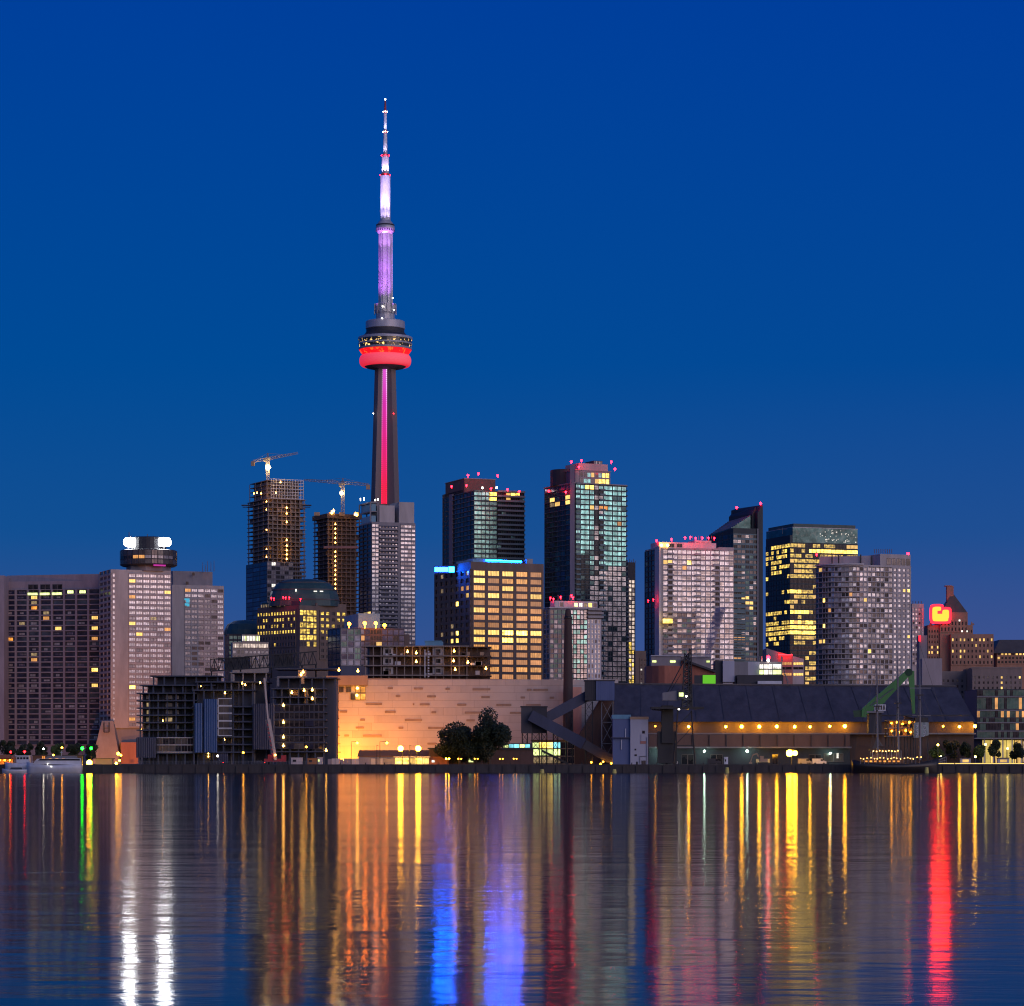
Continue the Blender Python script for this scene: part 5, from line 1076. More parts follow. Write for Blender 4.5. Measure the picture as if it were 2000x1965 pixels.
# truss gallery on the roofs
t = thing('truss_gallery', 'long dark trussed gallery lying across the roofs of the unfinished blocks', 'gallery', P(515, 1310, 1012))
D = 1012
def yy(x, top): return (1288-(x-411)*.074) if top else (1311-(x-411)*.065)
m_ = MB()
for dd in (0, 5):
    for k in range(26):
        xa, xb = 411+k*8, 411+(k+1)*8
        m_.tube(P(xa, yy(xa, 1), D+dd), P(xb, yy(xb, 1), D+dd), .28, n=4); m_.tube(P(xa, yy(xa, 0), D+dd), P(xb, yy(xb, 0), D+dd), .28, n=4)
        if not (k % 26 in range(8, 14) or k > 17): pass
        m_.tube(P(xa, yy(xa, k % 2), D+dd), P(xb, yy(xb, 1-k % 2), D+dd), .2, n=4)
        m_.tube(P(xa, yy(xa, 0), D+dd), P(xa, yy(xa, 1), D+dd), .15, n=4)
m_.build('truss', 'black_steel', t)
m_ = MB()
for x0, x1 in ((438, 487), (535, 572)): m_.prism(rect(x0, x1, D+.6, D+4.4), [Z(yy(x0, 0), D), Z(yy(x0, 0), D), Z(yy(x1, 0), D), Z(yy(x1, 0), D)], [Z(yy(x0, 1), D), Z(yy(x0, 1), D), Z(yy(x1, 1), D), Z(yy(x1, 1), D)])
m_.build('cladding', 'charcoal_metal', t)
m_ = MB()
for x in (413, 470, 530, 590, 617): m_.tube(P(x, yy(x, 0), D+1), P(x, 1325, D+1), .3); m_.tube(P(x, yy(x, 0), D+4), P(x, 1325, D+4), .3)
m_.build('legs', 'black_steel', t)
# mobile crane with its boom up
D = 985
t = thing('mobile_crane', 'mobile crane with long pale boom raised before the unfinished blocks', 'crane', (X(537, D), D, G))
a = P(537, 1486, D); c = P(523, 1405, D+4); e2 = P(516, 1324.5, D+8)
m_ = MB(); m_.beam(a, c, 1.2, 1.5); m_.build('boom', 'crane_white', t); m_ = MB(); m_.beam(c, e2, .6, .8); m_.build('boom_tip', 'crane_white', t)
m_ = MB(); 
for k in range(9): q0 = lerp(a, c, .05+k*.1); q1 = lerp(a, c, .09+k*.1); m_.beam(q0+Vector((.0, -.8, 0)), q1+Vector((0, -.8, 0)), 1.25, .06)
m_.build('boom_stripes', 'red_steel', t)
m_ = MB(); m_.box((a.x, D+1, G+1.5), (7.5, 2.6, 1.1)); m_.box((a.x-1, D+1, G+2.7), (3, 2.4, 1.6)); m_.box((a.x+3, D+1, G+2.6), (1.6, 2.3, 1.3)); m_.build('carrier', 'red_steel', t)
for k in (-3, -1.4, 1.2, 2.8):
    m_ = MB(); m_.tube((a.x+k, D-.4, G+.55), (a.x+k, D+.3, G+.55), .55, n=12); m_.build('wheel', 'black_steel', t)
m_ = MB(); m_.ball((a.x+.2, D-.6, G+3.4), .3); m_.build('lamp', 'work_lamp', t)

# ================================================================== WHITE WAREHOUSE
D = 1040; s_ = D/F
B = Bld('white_warehouse', 'huge white panelled warehouse wall with scattered slot openings lit orange from below', 'warehouse', (X(935, D), D, G))
pw = rect(662, 1208, D, D+45); solid('panel_joint', (.22, .17, .14)); B.mb('panel_joint').prism(pw, G, [Z(1326, D), Z(1324, D), Z(1328.5, D), Z(1330, D)])
f0, f1 = pw[1], pw[2]
r2 = random.Random(11)
solid('white_panel_b', (.47, .42, .375), .55, .14, .15, stretch=.15); solid('white_panel_c', (.50, .44, .38), .5, .12, .2, stretch=.1)
# raised cladding sheets of different sizes give the wall its faint patchwork
zr = [Z(y, D) for y in (1482, 1457, 1441, 1427, 1412, 1397, 1382, 1368, 1353, 1339, 1327)]
for k in range(10):
    x = 662.0
    while x < 1204:
        w_ = r2.choice((26, 38, 52, 70, 90)); x1 = min(1207.5, x+w_)
        t_ = r2.choice((.02, .05, .09)); 
        m_ = MB(); m_.prism([Vector((X(x, D)+.03, D-t_)), Vector((X(x1, D)-.03, D-t_)), Vector((X(x1, D)-.03, D+.02)), Vector((X(x, D)+.03, D+.02))], zr[k]+.03, zr[k+1]-.03); B.part(m_, 'cladding_sheet', r2.choice(('white_panel', 'white_panel', 'white_panel_b', 'white_panel_c')))
        x = x1
solid('rust_louvre', (.34, .25, .19))
Q = lambda zx, zy: (640+zx/3.23, 1180+zy/3.23)
slots = [(380, 410, 530), (545, 600, 532), (745, 770, 534), (915, 1025, 537), (1258, 1285, 540), (1298, 1390, 541), (430, 458, 580), (628, 682, 582), (970, 1022, 586), (1218, 1244, 589), (1402, 1428, 590), (242, 342, 630), (538, 546, 631), (582, 642, 632), (818, 874, 634), (1065, 1158, 636), (1252, 1344, 637), (78, 122, 678), (362, 428, 680), (656, 684, 682), (866, 970, 684), (1150, 1220, 686), (206, 234, 730), (488, 595, 731), (876, 928, 733), (178, 228, 779), (448, 476, 780), (634, 740, 781), (106, 134, 829), (223, 340, 830), (1115, 1158, 831), (630, 685, 880)]
for a, c, y in slots:
    x0, py = Q(a, y); x1, _ = Q(c, y); w_ = (x1-x0)*s_; h_ = 3.4*s_
    m_ = MB(); z = Z(py, D); xa = X(x0, D); xb = X(x1, D); yf = D-.16
    m_.box(((xa+xb)/2, yf, z+h_/2), (w_, .2, .14)); m_.box(((xa+xb)/2, yf, z-h_/2), (w_, .2, .14)); m_.box((xa, yf, z), (.14, .2, h_-.14)); m_.box((xb, yf, z), (.14, .2, h_-.14))
    o = B.part(m_, 'slot_opening', 'rust_louvre')
    m_ = MB(); m_.box(((xa+xb)/2, D-.08, z), (w_-.1, .1, h_-.1)); m_.build('louvre', 'rust_louvre', o)
# tan corner frame at the left
fr = [Vector((X(637, D-6), D-2)), Vector((X(646, D-6), D-6)), Vector((X(663, D-6), D-6)), Vector((X(663, D), D+1))]
to = [Vector((X(637, D-6), D-2)), Vector((X(637, D-6), D-6)), Vector((X(661, D-6), D-6)), Vector((X(661, D), D+1))]
m_ = MB(); m_.prism(fr, G, Z(1320, D-6), to); B.part(m_, 'corner_panel', 'ochre_panel')
m_ = MB(); m_.prism(rect(661, 718, D-3, D-.2), Z(1339, D), Z(1320, D)); B.part(m_, 'corner_panel', 'ochre_panel')
for k in range(9): m_ = MB(); y = 1338+k*16.4; m_.box(P(651+k*.6, y, D-6.1), (3.6, .3, .3)); B.part(m_, 'panel_joint', 'timber')
m_ = MB(); m_.prism(rect(662.5, 715, D-1.6, D-.2), Z(1341, D), Z(1339.5, D)); B.part(m_, 'window_head', 'pod_steel')
for x0, x1, y0, y1, m in ((660, 671, 1341, 1352, 'smoke_glass'), (676, 686, 1341, 1352, 'smoke_glass'), (685, 694, 1354, 1367, 'smoke_glass'), (694, 714, 1341, 1353, 'lit_orange'), (694, 714, 1354.5, 1367, 'lit_orange')):
    p = P((x0+x1)/2, (y0+y1)/2, D-.5); B.wins.append((p, 0, (x1-x0)*s_, (y1-y0)*s_, m, 'window'))
for px, py in ((698, 1344), (697, 1358)): m_ = MB(); m_.ball(P(px, py, D-1.5), .5); B.part(m_, 'wall_lamp', 'work_lamp')
m_ = MB(); m_.prism(rect(1110, 1136, D-4, D-.2), G, Z(1342, D-4)); solid('orange_lit_cladding', (.62, .33, .25)); B.part(m_, 'stair_block', 'orange_lit_cladding')  # orange lamplight on the stair block is put into its colour
B.finish()
D = 1110
B = Bld('steel_frame_block', 'open four storey concrete frame with small lamps rising behind the white warehouse', 'building site', (X(836, D), D, G))
pl = rect(714, 912, D, D+14)
open_frame(B, pl, D, [1261, 1280, 1299, 1318], 1330, 'raw_concrete', 13, .45, .8, .45, 'brown_cladding', .35)
open_frame(B, rect(908, 957, D+2, D+14), D+2, [1263, 1282, 1300, 1319], 1330, 'timber', 4, .35, .6, .45, 'brown_cladding', .3)
for x0, x1 in ((748, 768), (845, 865)):
    for k in range(3): m_ = MB(); m_.prism(rect(x0, x1, D+1, D+1.3), Z(1279+k*19, D), Z(1264+k*19, D)); B.part(m_, 'infill_wall', 'mauve_concrete'); B.wins.append((P((x0+x1)/2, 1272+k*19, D+.95), 0, 2.2, 1.6, 'dark_glass', 'window'))
m_ = MB()
for k in range(20): 
    if k % 2: m_.box(P(837, 1270+k*2.7, D-1), (.6, .4, .5))
m_.box(P(830, 1296, D-1), (.35, .35, 11)); B.part(m_, 'hoist_mast', 'lattice_white')
m_ = MB()
for k in range(3): m_.tube(P(952, 1264+k*18, D-.5), P(958, 1282+k*18, D-.5), .2); m_.tube(P(958, 1264+k*18, D-.5), P(944, 1282+k*18, D-.5), .2)
B.part(m_, 'brace', 'timber')
for k in range(22):
    x = rng.uniform(718, 950); f = rng.choice((1280, 1299, 1318)); m_ = MB(); h_ = rng.uniform(.5, 2.0); m_.box((X(x, D), D+1, Z(f, D)+h_/2), (rng.uniform(.6, 3), 1, h_)); B.part(m_, 'stacked_material', rng.choice(('white_paint', 'timber', 'ochre_panel', 'mauve_concrete')))
work_lights(B, D-.5, [(813, 1275.5), (813, 1292.5), (887, 1272), (889, 1308), (949, 1306), (796, 1273), (886, 1291), (914, 1294)], .45)
m_ = MB(); m_.prism(rect(830, 865, D+6, D+12), Z(1260, D), Z(1252, D)); m_.prism(grow(rect(830, 862, D+6, D+12), .2), Z(1252, D), Z(1250, D)); B.part(m_, 'site_cabin', 'blue_plant')
B.finish()

# ---- things along the quay before the warehouse
D = 972
B = Bld('site_hoarding', 'pale panel hoarding along the quay below the orange lit wall', 'hoarding', (X(705, D), D, G))
for k in range(17):
    x0 = 640+k*7.7; m_ = MB(); m_.prism(rect(x0+.2, x0+7.5, D+(.15 if k % 2 else 0), D+.4), G, Z(1481.5+(.8 if k % 3 == 0 else 0), D)); B.part(m_, 'panel', 'hoarding_white' if k in (1, 2, 6, 7, 11, 13) else 'hoarding_grey')
B.finish()
B = Bld('lit_shelter', 'low flat shelter glowing yellow white between the hoarding and the brick building', 'shelter', (X(804, D), D+3, G))
pl = rect(771, 838, D, D+7)
m_ = MB(); m_.prism(grow(pl, .4), Z(1479.5, D)-.0, Z(1477.5, D)); B.part(m_, 'roof', 'white_paint')
m_ = MB(); m_.prism(rect(771, 838, D+3, D+7), G, Z(1479.6, D)); B.part(m_, 'back_wall', 'white_paint')
B.facade(Vector((X(772, D+2.9), D+2.9)), Vector((X(838, D+2.9), D+2.9)), G+.3, Z(1480.5, D), 1, 5, .96, .98, mix(('lit_yellow_hot', 1), ('lit_gold', 1)), 'white_paint', .05, pier=False, spand=False)
for k in range(6): m_ = MB(); q = lerp(pl[1], pl[2], .01+k*.196); m_.box((q.x, q.y+.2, (G+Z(1479.5, D))/2), (.16, .16, Z(1479.5, D)-G)); B.part(m_, 'post', 'pod_steel')
B.finish()
D = 985; B = Bld('lean_to_shed', 'low shed with rusty sloping roof below the white warehouse wall', 'shed', (X(800, D), D+2, G))
pl = rect(700, 878, D, D+10); m_ = MB(); m_.prism(grow(pl, .3), [Z(1466, D), Z(1478, D), Z(1478, D), Z(1466, D)], [Z(1465, D), Z(1477, D), Z(1477, D), Z(1465, D)]); B.part(m_, 'roof', 'awning'); B.mb('hoarding_grey').prism(pl, G, [Z(1467, D), Z(1478.6, D), Z(1478.6, D), Z(1467, D)]); B.finish()
D = 978; B = Bld('brick_shed', 'long low dark brick building behind the two dark trees', 'shed', (X(940, D), D, G))
pl = rect(838, 1042, D, D+12); B.mb('dark_brick').prism(pl, G, Z(1463, D)); m_ = MB(); m_.prism(grow(pl, .5), Z(1463, D), Z(1460.5, D)); B.part(m_, 'roof', 'charcoal_metal')
m_ = MB(); m_.prism(rect(838, 876, D-2.5, D-.1), G, Z(1479, D)); m_.prism(rect(837, 877, D-2.8, D), Z(1479, D), Z(1478, D)); B.part(m_, 'porch', 'brick')
for k in range(5):
    m = ('lit_lime', 'lit_cyan', 'lit_cyan', 'lit_lime', 'lit_cyan')[k]; B.wins.append((P(988+k*10.6, 1457, D-.4), 0, 9.4*D/F, 7*D/F, m, 'window'))
B.mb('charcoal_metal').prism(rect(980, 1040, D-.3, D+4), Z(1463, D)-.4, Z(1452, D))
for x, y, w_, h_, m in ((920, 1485, 1.7, 1.5, 'lit_lime'), (846, 1487, 1.0, .8, 'lit_white'), (935, 1487, 1.6, 1.6, 'smoke_glass'), (950, 1487, 1.6, 1.6, 'smoke_glass')): B.wins.append((P(x, y, D-(2.9 if x < 876 else .3)), 0, w_, h_, m, 'window'))
B.finish()
def street_lamp(label, px, pyl, D, arm, mat, grp, r=.5):
    t = thing('street_lamp', label, 'street lamp', (X(px, D), D, G), grp); z = Z(pyl, D)
    m_ = MB(); m_.tube((X(px, D), D, G), (X(px, D), D, z+.4), .13, .09); m_.tube((X(px, D), D, z+.4), (X(px, D)+arm, D-.3, z+.5), .07); m_.build('pole', 'black_steel', t)
    m_ = MB(); m_.box((X(px, D)+arm, D-.3, z+.55), (1.1, .5, .2)); m_.build('lamp_head', 'black_steel', t)
    m_ = MB(); m_.ball((X(px, D)+arm, D-.3, z), r); m_.build('bulb', mat, t)
street_lamp('left of the two blazing orange street lamps before the white warehouse', 786, 1462, 962, -.6, 'lamp_sodium', 'blazing street lamps by the warehouse', .95)
street_lamp('right of the two blazing orange street lamps before the white warehouse', 814, 1462, 962, .5, 'lamp_sodium', 'blazing street lamps by the warehouse', .95)
street_lamp('dimmer lamp on a pole before the left end of the white warehouse', 686, 1451, 968, 2.1, 'lamp_sodium_soft', 'dimmer street lamps by the warehouse', .42)
street_lamp('dimmer lamp on a pole just left of the two blazing street lamps', 742, 1451, 968, 2.4, 'lamp_sodium_soft', 'dimmer street lamps by the warehouse', .42)
for k, px in enumerate((736, 800)):
    t = thing('flag_pole', ('thin bare pole standing on the quay left of the blazing lamps', 'thin bare pole standing on the quay between the blazing lamps')[k], 'pole', (X(px, 956), 956, G)); m_ = MB(); m_.tube((X(px, 956), 956, G), P(px, 1455, 956), .12, .07); m_.tube(P(px, 1456, 956), P(px+4, 1457, 956), .06); m_.build('pole', 'black_steel', t)
# flood lamps hidden behind the hoarding wash the wall orange
def flood(label, px, D, z, aim, wts=0):
    t = thing('floodlight', label, 'floodlight', (X(px, D), D, G), 'ground floodlights')
    m_ = MB(); m_.tube((X(px, D), D, G), (X(px, D), D, z), .1); m_.box((X(px, D), D, z+.1), (1.3, .5, .15)); m_.build('stand', 'black_steel', t)
    m_ = MB(); m_.box((X(px, D), D+.1, z+.55), (1.2, .35, .7)); m_.build('lamp', aim, t)
    if wts:
        ld = bpy.data.lights.new('floodlight_beam', 'SPOT'); ld.energy = wts; ld.color = (1, .29, .012); ld.spot_size = R(150); ld.spot_blend = .5; ld.shadow_soft_size = .5
        o = bpy.data.objects.new('floodlight_beam', ld); col.objects.link(o); o.parent = t; o.location = (0, .5, z+.6-G); o.rotation_euler = (R(115), 0, 0)
flood('orange floodlight behind the left end of the quay hoarding', 668, 1026, G+1.2, 'flood_sodium', 30000)
flood('orange floodlight behind the middle of the quay hoarding', 712, 1016, G+1.0, 'lamp_sodium', 24000)
flood('orange floodlight behind the lit shelter', 795, 1010, G+1.0, 'lamp_sodium', 17000)
flood('orange floodlight behind the wide dark tree', 890, 1000, G+1.0, 'lamp_sodium', 5000)
for k, (px, lab) in enumerate(((874, 'double globe lamp by the porch of the brick building'), (898, 'double globe lamp below the wide dark tree'), (930, 'double globe lamp below the gap between the two dark trees'), (979, 'double globe lamp under the cyan lit window strip'), (1006, 'double globe lamp left of the conveyor legs'))):
    D = 958; t = thing('globe_lamp', lab, 'street lamp', (X(px, D), D, G), 'double globe lamps on the quay')
    m_ = MB(); m_.tube((X(px, D), D, G), (X(px, D), D, G+1.9), .07); m_.tube((X(px, D)-.5, D, G+1.75), (X(px, D)+.5, D, G+1.75), .05); m_.build('post', 'black_steel', t)
    for s in (-1, 1): m_ = MB(); m_.ball((X(px, D)+s*.5, D, G+2.0), .17 if k else .26); m_.build('globe', 'lamp_sodium_soft' if k else 'lamp_sodium', t)

# ================================================================== TREES
def leafmat(name, c):
    m, n, l, b = newmat(name)
    oi = N(n, 'ShaderNodeNewGeometry'); nz = N(n, 'ShaderNodeTexNoise'); nz.inputs['Scale'].default_value = .8; nz.inputs['Detail'].default_value = 4; l.new(oi.outputs['Position'], nz.inputs['Vector'])
    rp = N(n, 'ShaderNodeValToRGB'); l.new(nz.outputs['Fac'], rp.inputs[0]); e = rp.color_ramp.elements; e[0].position = .3; e[1].position = .7
    e[0].color = tuple(x*.55 for x in c)+(1,); e[1].color = tuple(x*1.5 for x in c)+(1,); l.new(rp.outputs[0], b.inputs['Base Color']); b.inputs['Roughness'].default_value = .6
leafmat('leaves_unlit', (.02, .032, .014)); leafmat('leaves_lamplit', (.05, .085, .022))  # dark and paler copy: lamplight on the lit trees is put into leaf colour
def tree(name, label, px, D, x0, x1, y0, y1, nleaf, mat='leaves_unlit', seed=1, blobs=None, grp=None, leaf=.5):
    """trunk, limbs and a crown of leaf clumps spread over several uneven lobes"""
    r = random.Random(seed); t = thing(name, label, 'tree', (X(px, D), D, G), grp)
    xc = (X(x0, D)+X(x1, D))/2; zc = (Z(y0, D)+Z(y1, D))/2; hw = (X(x1, D)-X(x0, D))/2; hh = (Z(y0, D)-Z(y1, D))/2
    lob = []
    for k in range(blobs or 9):
        a = r.uniform(0, 2*PI); rr_ = r.uniform(.3, .8); s = r.uniform(.22, .46)
        lob.append((Vector((xc+math.cos(a)*rr_*hw, D+r.uniform(-.6, .6)*hw, zc+math.sin(a)*rr_*hh)), s*hw, s*hh*1.05))
    lob.append((Vector((xc, D, zc)), hw*.6, hh*.6))
    m_ = MB(); base = Vector((X(px, D), D, G)); fork = Vector((X(px, D), D, zc-hh*.6)); m_.tube(base, fork, hh*.09, hh*.06, 7)
    for c, a, b_ in lob: m_.tube(fork, lerp(fork, c, .9), hh*.045, hh*.012, 5)
    m_.build('trunk', 'bark', t)
    m_ = MB()
    for k in range(nleaf):
        c, a, b_ = r.choice(lob); d = Vector((r.gauss(0, 1), r.gauss(0, 1), r.gauss(0, 1))).normalized(); q = r.random()**.28*r.uniform(.9, 1.12)
        p = c+Vector((d.x*a*q, d.y*a*q, d.z*b_*q)); u = Vector((r.gauss(0, 1), r.gauss(0, 1), r.gauss(0, 1))).normalized(); v = u.orthogonal().normalized(); s = leaf*r.uniform(.6, 1.3)
        m_.add([p-u*s*.5-v*s*.5, p+u*s*.6-v*s*.35, p+u*s*.4+v*s*.5, p-u*s*.5+v*s*.4], [(0, 1, 2, 3)])
    me = bpy.data.meshes.new('crown'); me.from_pydata([x-ORG[t.name] for x in m_.v], [], m_.f); me.materials.append(MAT[mat]); o = bpy.data.objects.new('crown', me); col.objects.link(o); o.parent = t
tree('broadleaf_tree', 'wide dark rounded tree before the white warehouse', 898, 968, 848, 956, 1414, 1486, 12000, seed=3, blobs=22)
tree('broadleaf_tree', 'taller dark two peaked tree beside the wide tree before the white warehouse', 956, 965, 916, 1000, 1394, 1486, 11000, seed=9, blobs=20)

# ================================================================== SUGAR WORKS: conveyors, silo block, long shed
D = 995; s_ = D/F
Bc = Bld('conveyor_works', 'dark enclosed conveyors zigzagging between two transfer towers on trestle legs', 'conveyor', (X(1110, D), D, G))
C = lambda zx, zy: (1000+zx/3.461, 1260+zy/3.461)
def cbox(x0, x1, y0, y1, d0, d1, mat, nm, roof=True):
    m_ = MB(); pl = rect(x0, x1, d0, d1); m_.prism(pl, Z(y1, d0), Z(y0, d0))
    o = Bc.part(m_, nm, mat)
    if roof: m_ = MB(); m_.prism(grow(pl, .3), Z(y0, d0), Z(y0, d0)+.35); m_.build('roof', 'charcoal_metal', o)
    m_ = MB(); n_ = int((x1-x0)/4)
    for k in range(n_+1): q = lerp(pl[1], pl[2], k/n_); m_.box((q.x, q.y-.06, (Z(y1, d0)+Z(y0, d0))/2), (.1, .12, Z(y0, d0)-Z(y1, d0)-.1))
    m_.build('cladding_ribs', mat, o)
cbox(1018, 1039, 1381, 1432, D-3, D+5, 'slate_roof', 'transfer_tower'); cbox(1039.5, 1068, 1381, 1432, D-2.4, D+5, 'charcoal_metal', 'transfer_tower')
cbox(1143, 1164, 1330, 1368, D-1, D+8, 'charcoal_metal', 'head_house'); cbox(1164.5, 1200, 1330, 1368, D-1.6, D+7, 'silo_blue', 'head_house')
m_ = MB(); m_.beam(P(1062, 1405, D+2), P(1152, 1357, D+3), 3.2, 3.6); Bc.part(m_, 'inclined_conveyor', 'navy_cladding')
m_ = MB(); m_.beam(P(1036, 1397, D-5.5), P(1140, 1453, D-5.5), 3.0, 3.9); Bc.part(m_, 'inclined_conveyor', 'navy_cladding')
m_ = MB(); m_.beam(P(1141, 1453.5, D-5.5), P(1200, 1487, D-5.5), 3.0, 3.2); Bc.part(m_, 'inclined_conveyor', 'slate_roof')
def trestle(x, y0, y1, w_, dd, n_=5, mat='black_steel'):
    m_ = MB(); xa, xb = x-w_/2, x+w_/2
    m_.tube(P(xa, y0, dd), P(xa, y1, dd), .2, n=5); m_.tube(P(xb, y0, dd), P(xb, y1, dd), .2, n=5)
    for k in range(n_):
        a, c = y0+(y1-y0)*k/n_, y0+(y1-y0)*(k+1)/n_; m_.tube(P(xa, a, dd), P(xb, c, dd), .1, n=4); m_.tube(P(xb, a, dd), P(xa, c, dd), .1, n=4); m_.tube(P(xa, a, dd), P(xb, a, dd), .1, n=4)
    Bc.part(m_, 'trestle', mat)
trestle(1112, 1390, 1494, 13, D+2, 6); trestle(1150, 1370, 1494, 14, D+1, 6); trestle(1186, 1369, 1494, 22, D+1, 3, 'steel'); trestle(1046, 1432, 1494, 14, D, 4); trestle(1063, 1432, 1494, 10, D, 4); trestle(1025, 1432, 1494, 10, D, 4); trestle(1085, 1432, 1494, 9, D, 4); trestle(1151, 1460, 1496, 13, D-6, 3)
m_ = MB(); m_.beam(P(1058, 1466, D-1), P(1110, 1492, D-1), 1.2, .8); Bc.part(m_, 'chute', 'black_steel')
for px, py in ((1155, 1489), (1178, 1488), (1173, 1492), (1194, 1491)): m_ = MB(); m_.ball(P(px, py, D-8), .28); Bc.part(m_, 'work_light', 'lamp_sodium_soft')
Bc.finish()
B = Bld('lit_loading_bay', 'bright yellow lit loading bay under the left transfer tower', 'loading bay', (X(1065, D+8), D+8, G))
pl = rect(1040, 1122, D+8, D+16); B.mb('ochre_panel').prism(pl, G, Z(1447, D+8)); m_ = MB(); m_.prism(grow(pl, .6), Z(1447, D+8), Z(1445, D+8)); B.part(m_, 'roof', 'awning')
B.facade(pl[1], pl[2], Z(1492, D+8), Z(1462, D+8), 2, 6, .92, .9, lambda i, j: ('lit_dim' if i else 'lit_lime') if j < 4 else 'dark_glass', 'ochre_panel', .1)
B.facade(pl[1], pl[2], Z(1462, D+8), Z(1449, D+8), 1, 6, .96, .9, lambda i, j: ('lit_lime', 'lit_yellow_hot', 'lit_yellow_hot', 'lit_cyan', 'dark_glass', 'dark_glass')[j], 'ochre_panel', .1); B.finish()
# chimney
D = 1030; t = thing('chimney', 'tall dark tapering chimney between the white warehouse and the condominiums', 'chimney', (X(1109.5, D), D, G))
m_ = MB(); m_.lathe((X(1109.5, D), D), [(.5, Z(1189, D)), (1.0, Z(1192, D)), (1.25, Z(1205, D)), (1.35, Z(1207, D)), (1.75, Z(1345, D)), (1.9, Z(1480, D)), (2.0, G)], 16); solid('soot_brick', (.058, .038, .036)); m_.build('stack', 'soot_brick', t)
m_ = MB(); m_.lathe((X(1109.5, D), D), [(1.3, Z(1204, D)), (1.5, Z(1205, D)), (1.5, Z(1208, D)), (1.35, Z(1209, D))], 16); m_.build('band', 'black_steel', t)
# silo block on the quay
D = 972; s_ = D/F
B = Bld('silo_block', 'tall plain block half blue and half white at the foot of the conveyor', 'silo', (X(1230, D), D, G))
a = rect(1197, 1231, D, D+9); B.mb('silo_blue').prism(a, G, Z(1404, D)); m_ = MB(); m_.prism(grow(a, .25), Z(1404, D), Z(1396, D)); B.part(m_, 'roof_band', 'blue_plant')
c = rect(1231.2, 1266, D-1.2, D+9); B.mb('silo_white').prism(c, G, Z(1405, D)); m_ = MB(); m_.prism(grow(c, .15), Z(1405, D), Z(1400, D)); B.part(m_, 'roof_band', 'ochre_panel')
for x, y, h_ in ((1221.5, 1432, 16), (1213.5, 1455, 18)): m_ = MB(); m_.tube(P(x, y-h_/2, D-.3), P(x, y+h_/2, D-.3), .16); m_.tube(P(x, y-h_/2, D-.3), P(x+1.2, y-h_/2-.5, D-.3), .16); B.part(m_, 'vent_pipe', 'hull_white')
for x, y, w_, h_, m in ((1257, 1430, .9, 1.0, 'dark_glass'), (1256, 1450, 1.9, .9, 'rose_cladding'), (1241, 1464, .6, .6, 'dark_glass'), (1241.5, 1475, .8, .6, 'dark_glass'), (1257, 1490, 1.5, 1.6, 'smoke_glass'), (1244, 1491, .6, 1.2, 'dark_glass')):
    p = P(x, y, D-1.24)
    if 'glass' in m: B.wins.append((p, 0, w_, h_, m, 'door' if y > 1488 else 'window'))
    else: m_ = MB(); m_.box(p, (w_, .3, h_)); B.part(m_, 'wall_box', m)
m_ = MB(); m_.tube(P(1252, 1434, D-1.5), P(1252, 1448, D-1.5), .07); m_.tube(P(1249.5, 1477, D-1.5), P(1263, 1477, D-1.5), .1); m_.tube(P(1249.5, 1477, D-1.5), P(1249.5, 1492, D-1.5), .1); m_.tube(P(1263.5, 1440, D-1.5), P(1263.5, 1492, D-1.5), .1); B.part(m_, 'pipe', 'steel')
m_ = MB(); m_.beam(P(1193, 1441, D-.8), P(1231, 1441, D-.8), .6, .35); B.part(m_, 'ledge', 'navy_cladding')
B.finish()

# long shed
D = 1000; s_ = D/F
B = Bld('sugar_shed', 'very long low shed with huge dark sloping roof and a line of orange eave lamps', 'shed', (X(1540, D), D, G))
ez = Z(1410, D); rz = Z(1340, D+14)
ex0, ex1 = X(1197, D), X(1904, D); rx0, rx1 = X(1200, D+14), X(1867, D+14)
m_ = MB()
m_.add([(ex0, D-2, ez), (ex1, D-2, ez), (rx1, D+14, rz), (rx0, D+14, rz+.8), (ex0, D+46, ez), (ex1, D+46, ez)], [(0, 1, 2, 3), (3, 2, 5, 4), (1, 5, 2), (0, 3, 4), (0, 4, 5, 1)])
B.part(m_, 'roof', 'shed_roof')
m_ = MB()
for k in range(1, 13):
    m_ = MB(); t_ = k/13; a = Vector((ex0+(ex1-ex0)*t_, D-2, ez)); c = Vector((rx0+(rx1-rx0)*t_, D+14, rz+.8*(1-t_))); nrm = Vector((0, -.6, .8)); m_.beam(a+nrm*.05, c+nrm*.05, .22, .16); B.part(m_, 'roof_seam', 'slate_roof')
m_ = MB(); m_.beam((rx0, D+14, rz+.85), (rx1, D+14, rz+.05), .8, .5); B.part(m_, 'ridge_cap', 'slate_roof')
solid('eave_boards', (.10, .065, .05)); B.mb('eave_boards').prism(rect(1200, 1902, D, D+44), G, ez-.02)
m_ = MB(); m_.prism([Vector((X(1098, D+6), D+6)), Vector((X(1199, D+6), D+6)), Vector((X(1199, D+6), D+20)), Vector((X(1098, D+6), D+20))], G, [Z(1493, D), Z(1368, D), Z(1368, D), Z(1493, D)]); m_.v = [v if v.z < Z(1380, D) else v for v in m_.v]
m_ = MB(); a = [P(x, y, D+6) for x, y in ((1098, 1493.6), (1199, 1493.6), (1199, 1366), (1172, 1366))]; m_.loft([a, [v+Vector((0, 14, 0)) for v in a]]); B.part(m_, 'gable_end', 'dark_brick')
m_ = MB(); m_.box(((ex0+ex1)/2, D-1.0, Z(1433, D)), (ex1-ex0, 3.2, .5)); B.part(m_, 'canopy', 'steel')
m_ = MB(); m_.prism(rect(1267, 1660, D-3.4, D-.1), Z(1458.5, D), Z(1435, D)); B.part(m_, 'upper_wall', 'brown_cladding')
m_ = MB(); m_.box((X(1463, D), D-4.2, Z(1460, D)), (X(1660, D)-X(1267, D), 3.4, .5)); B.part(m_, 'canopy', 'steel')
solid('teal_wall', (.022, .034, .055), .7)
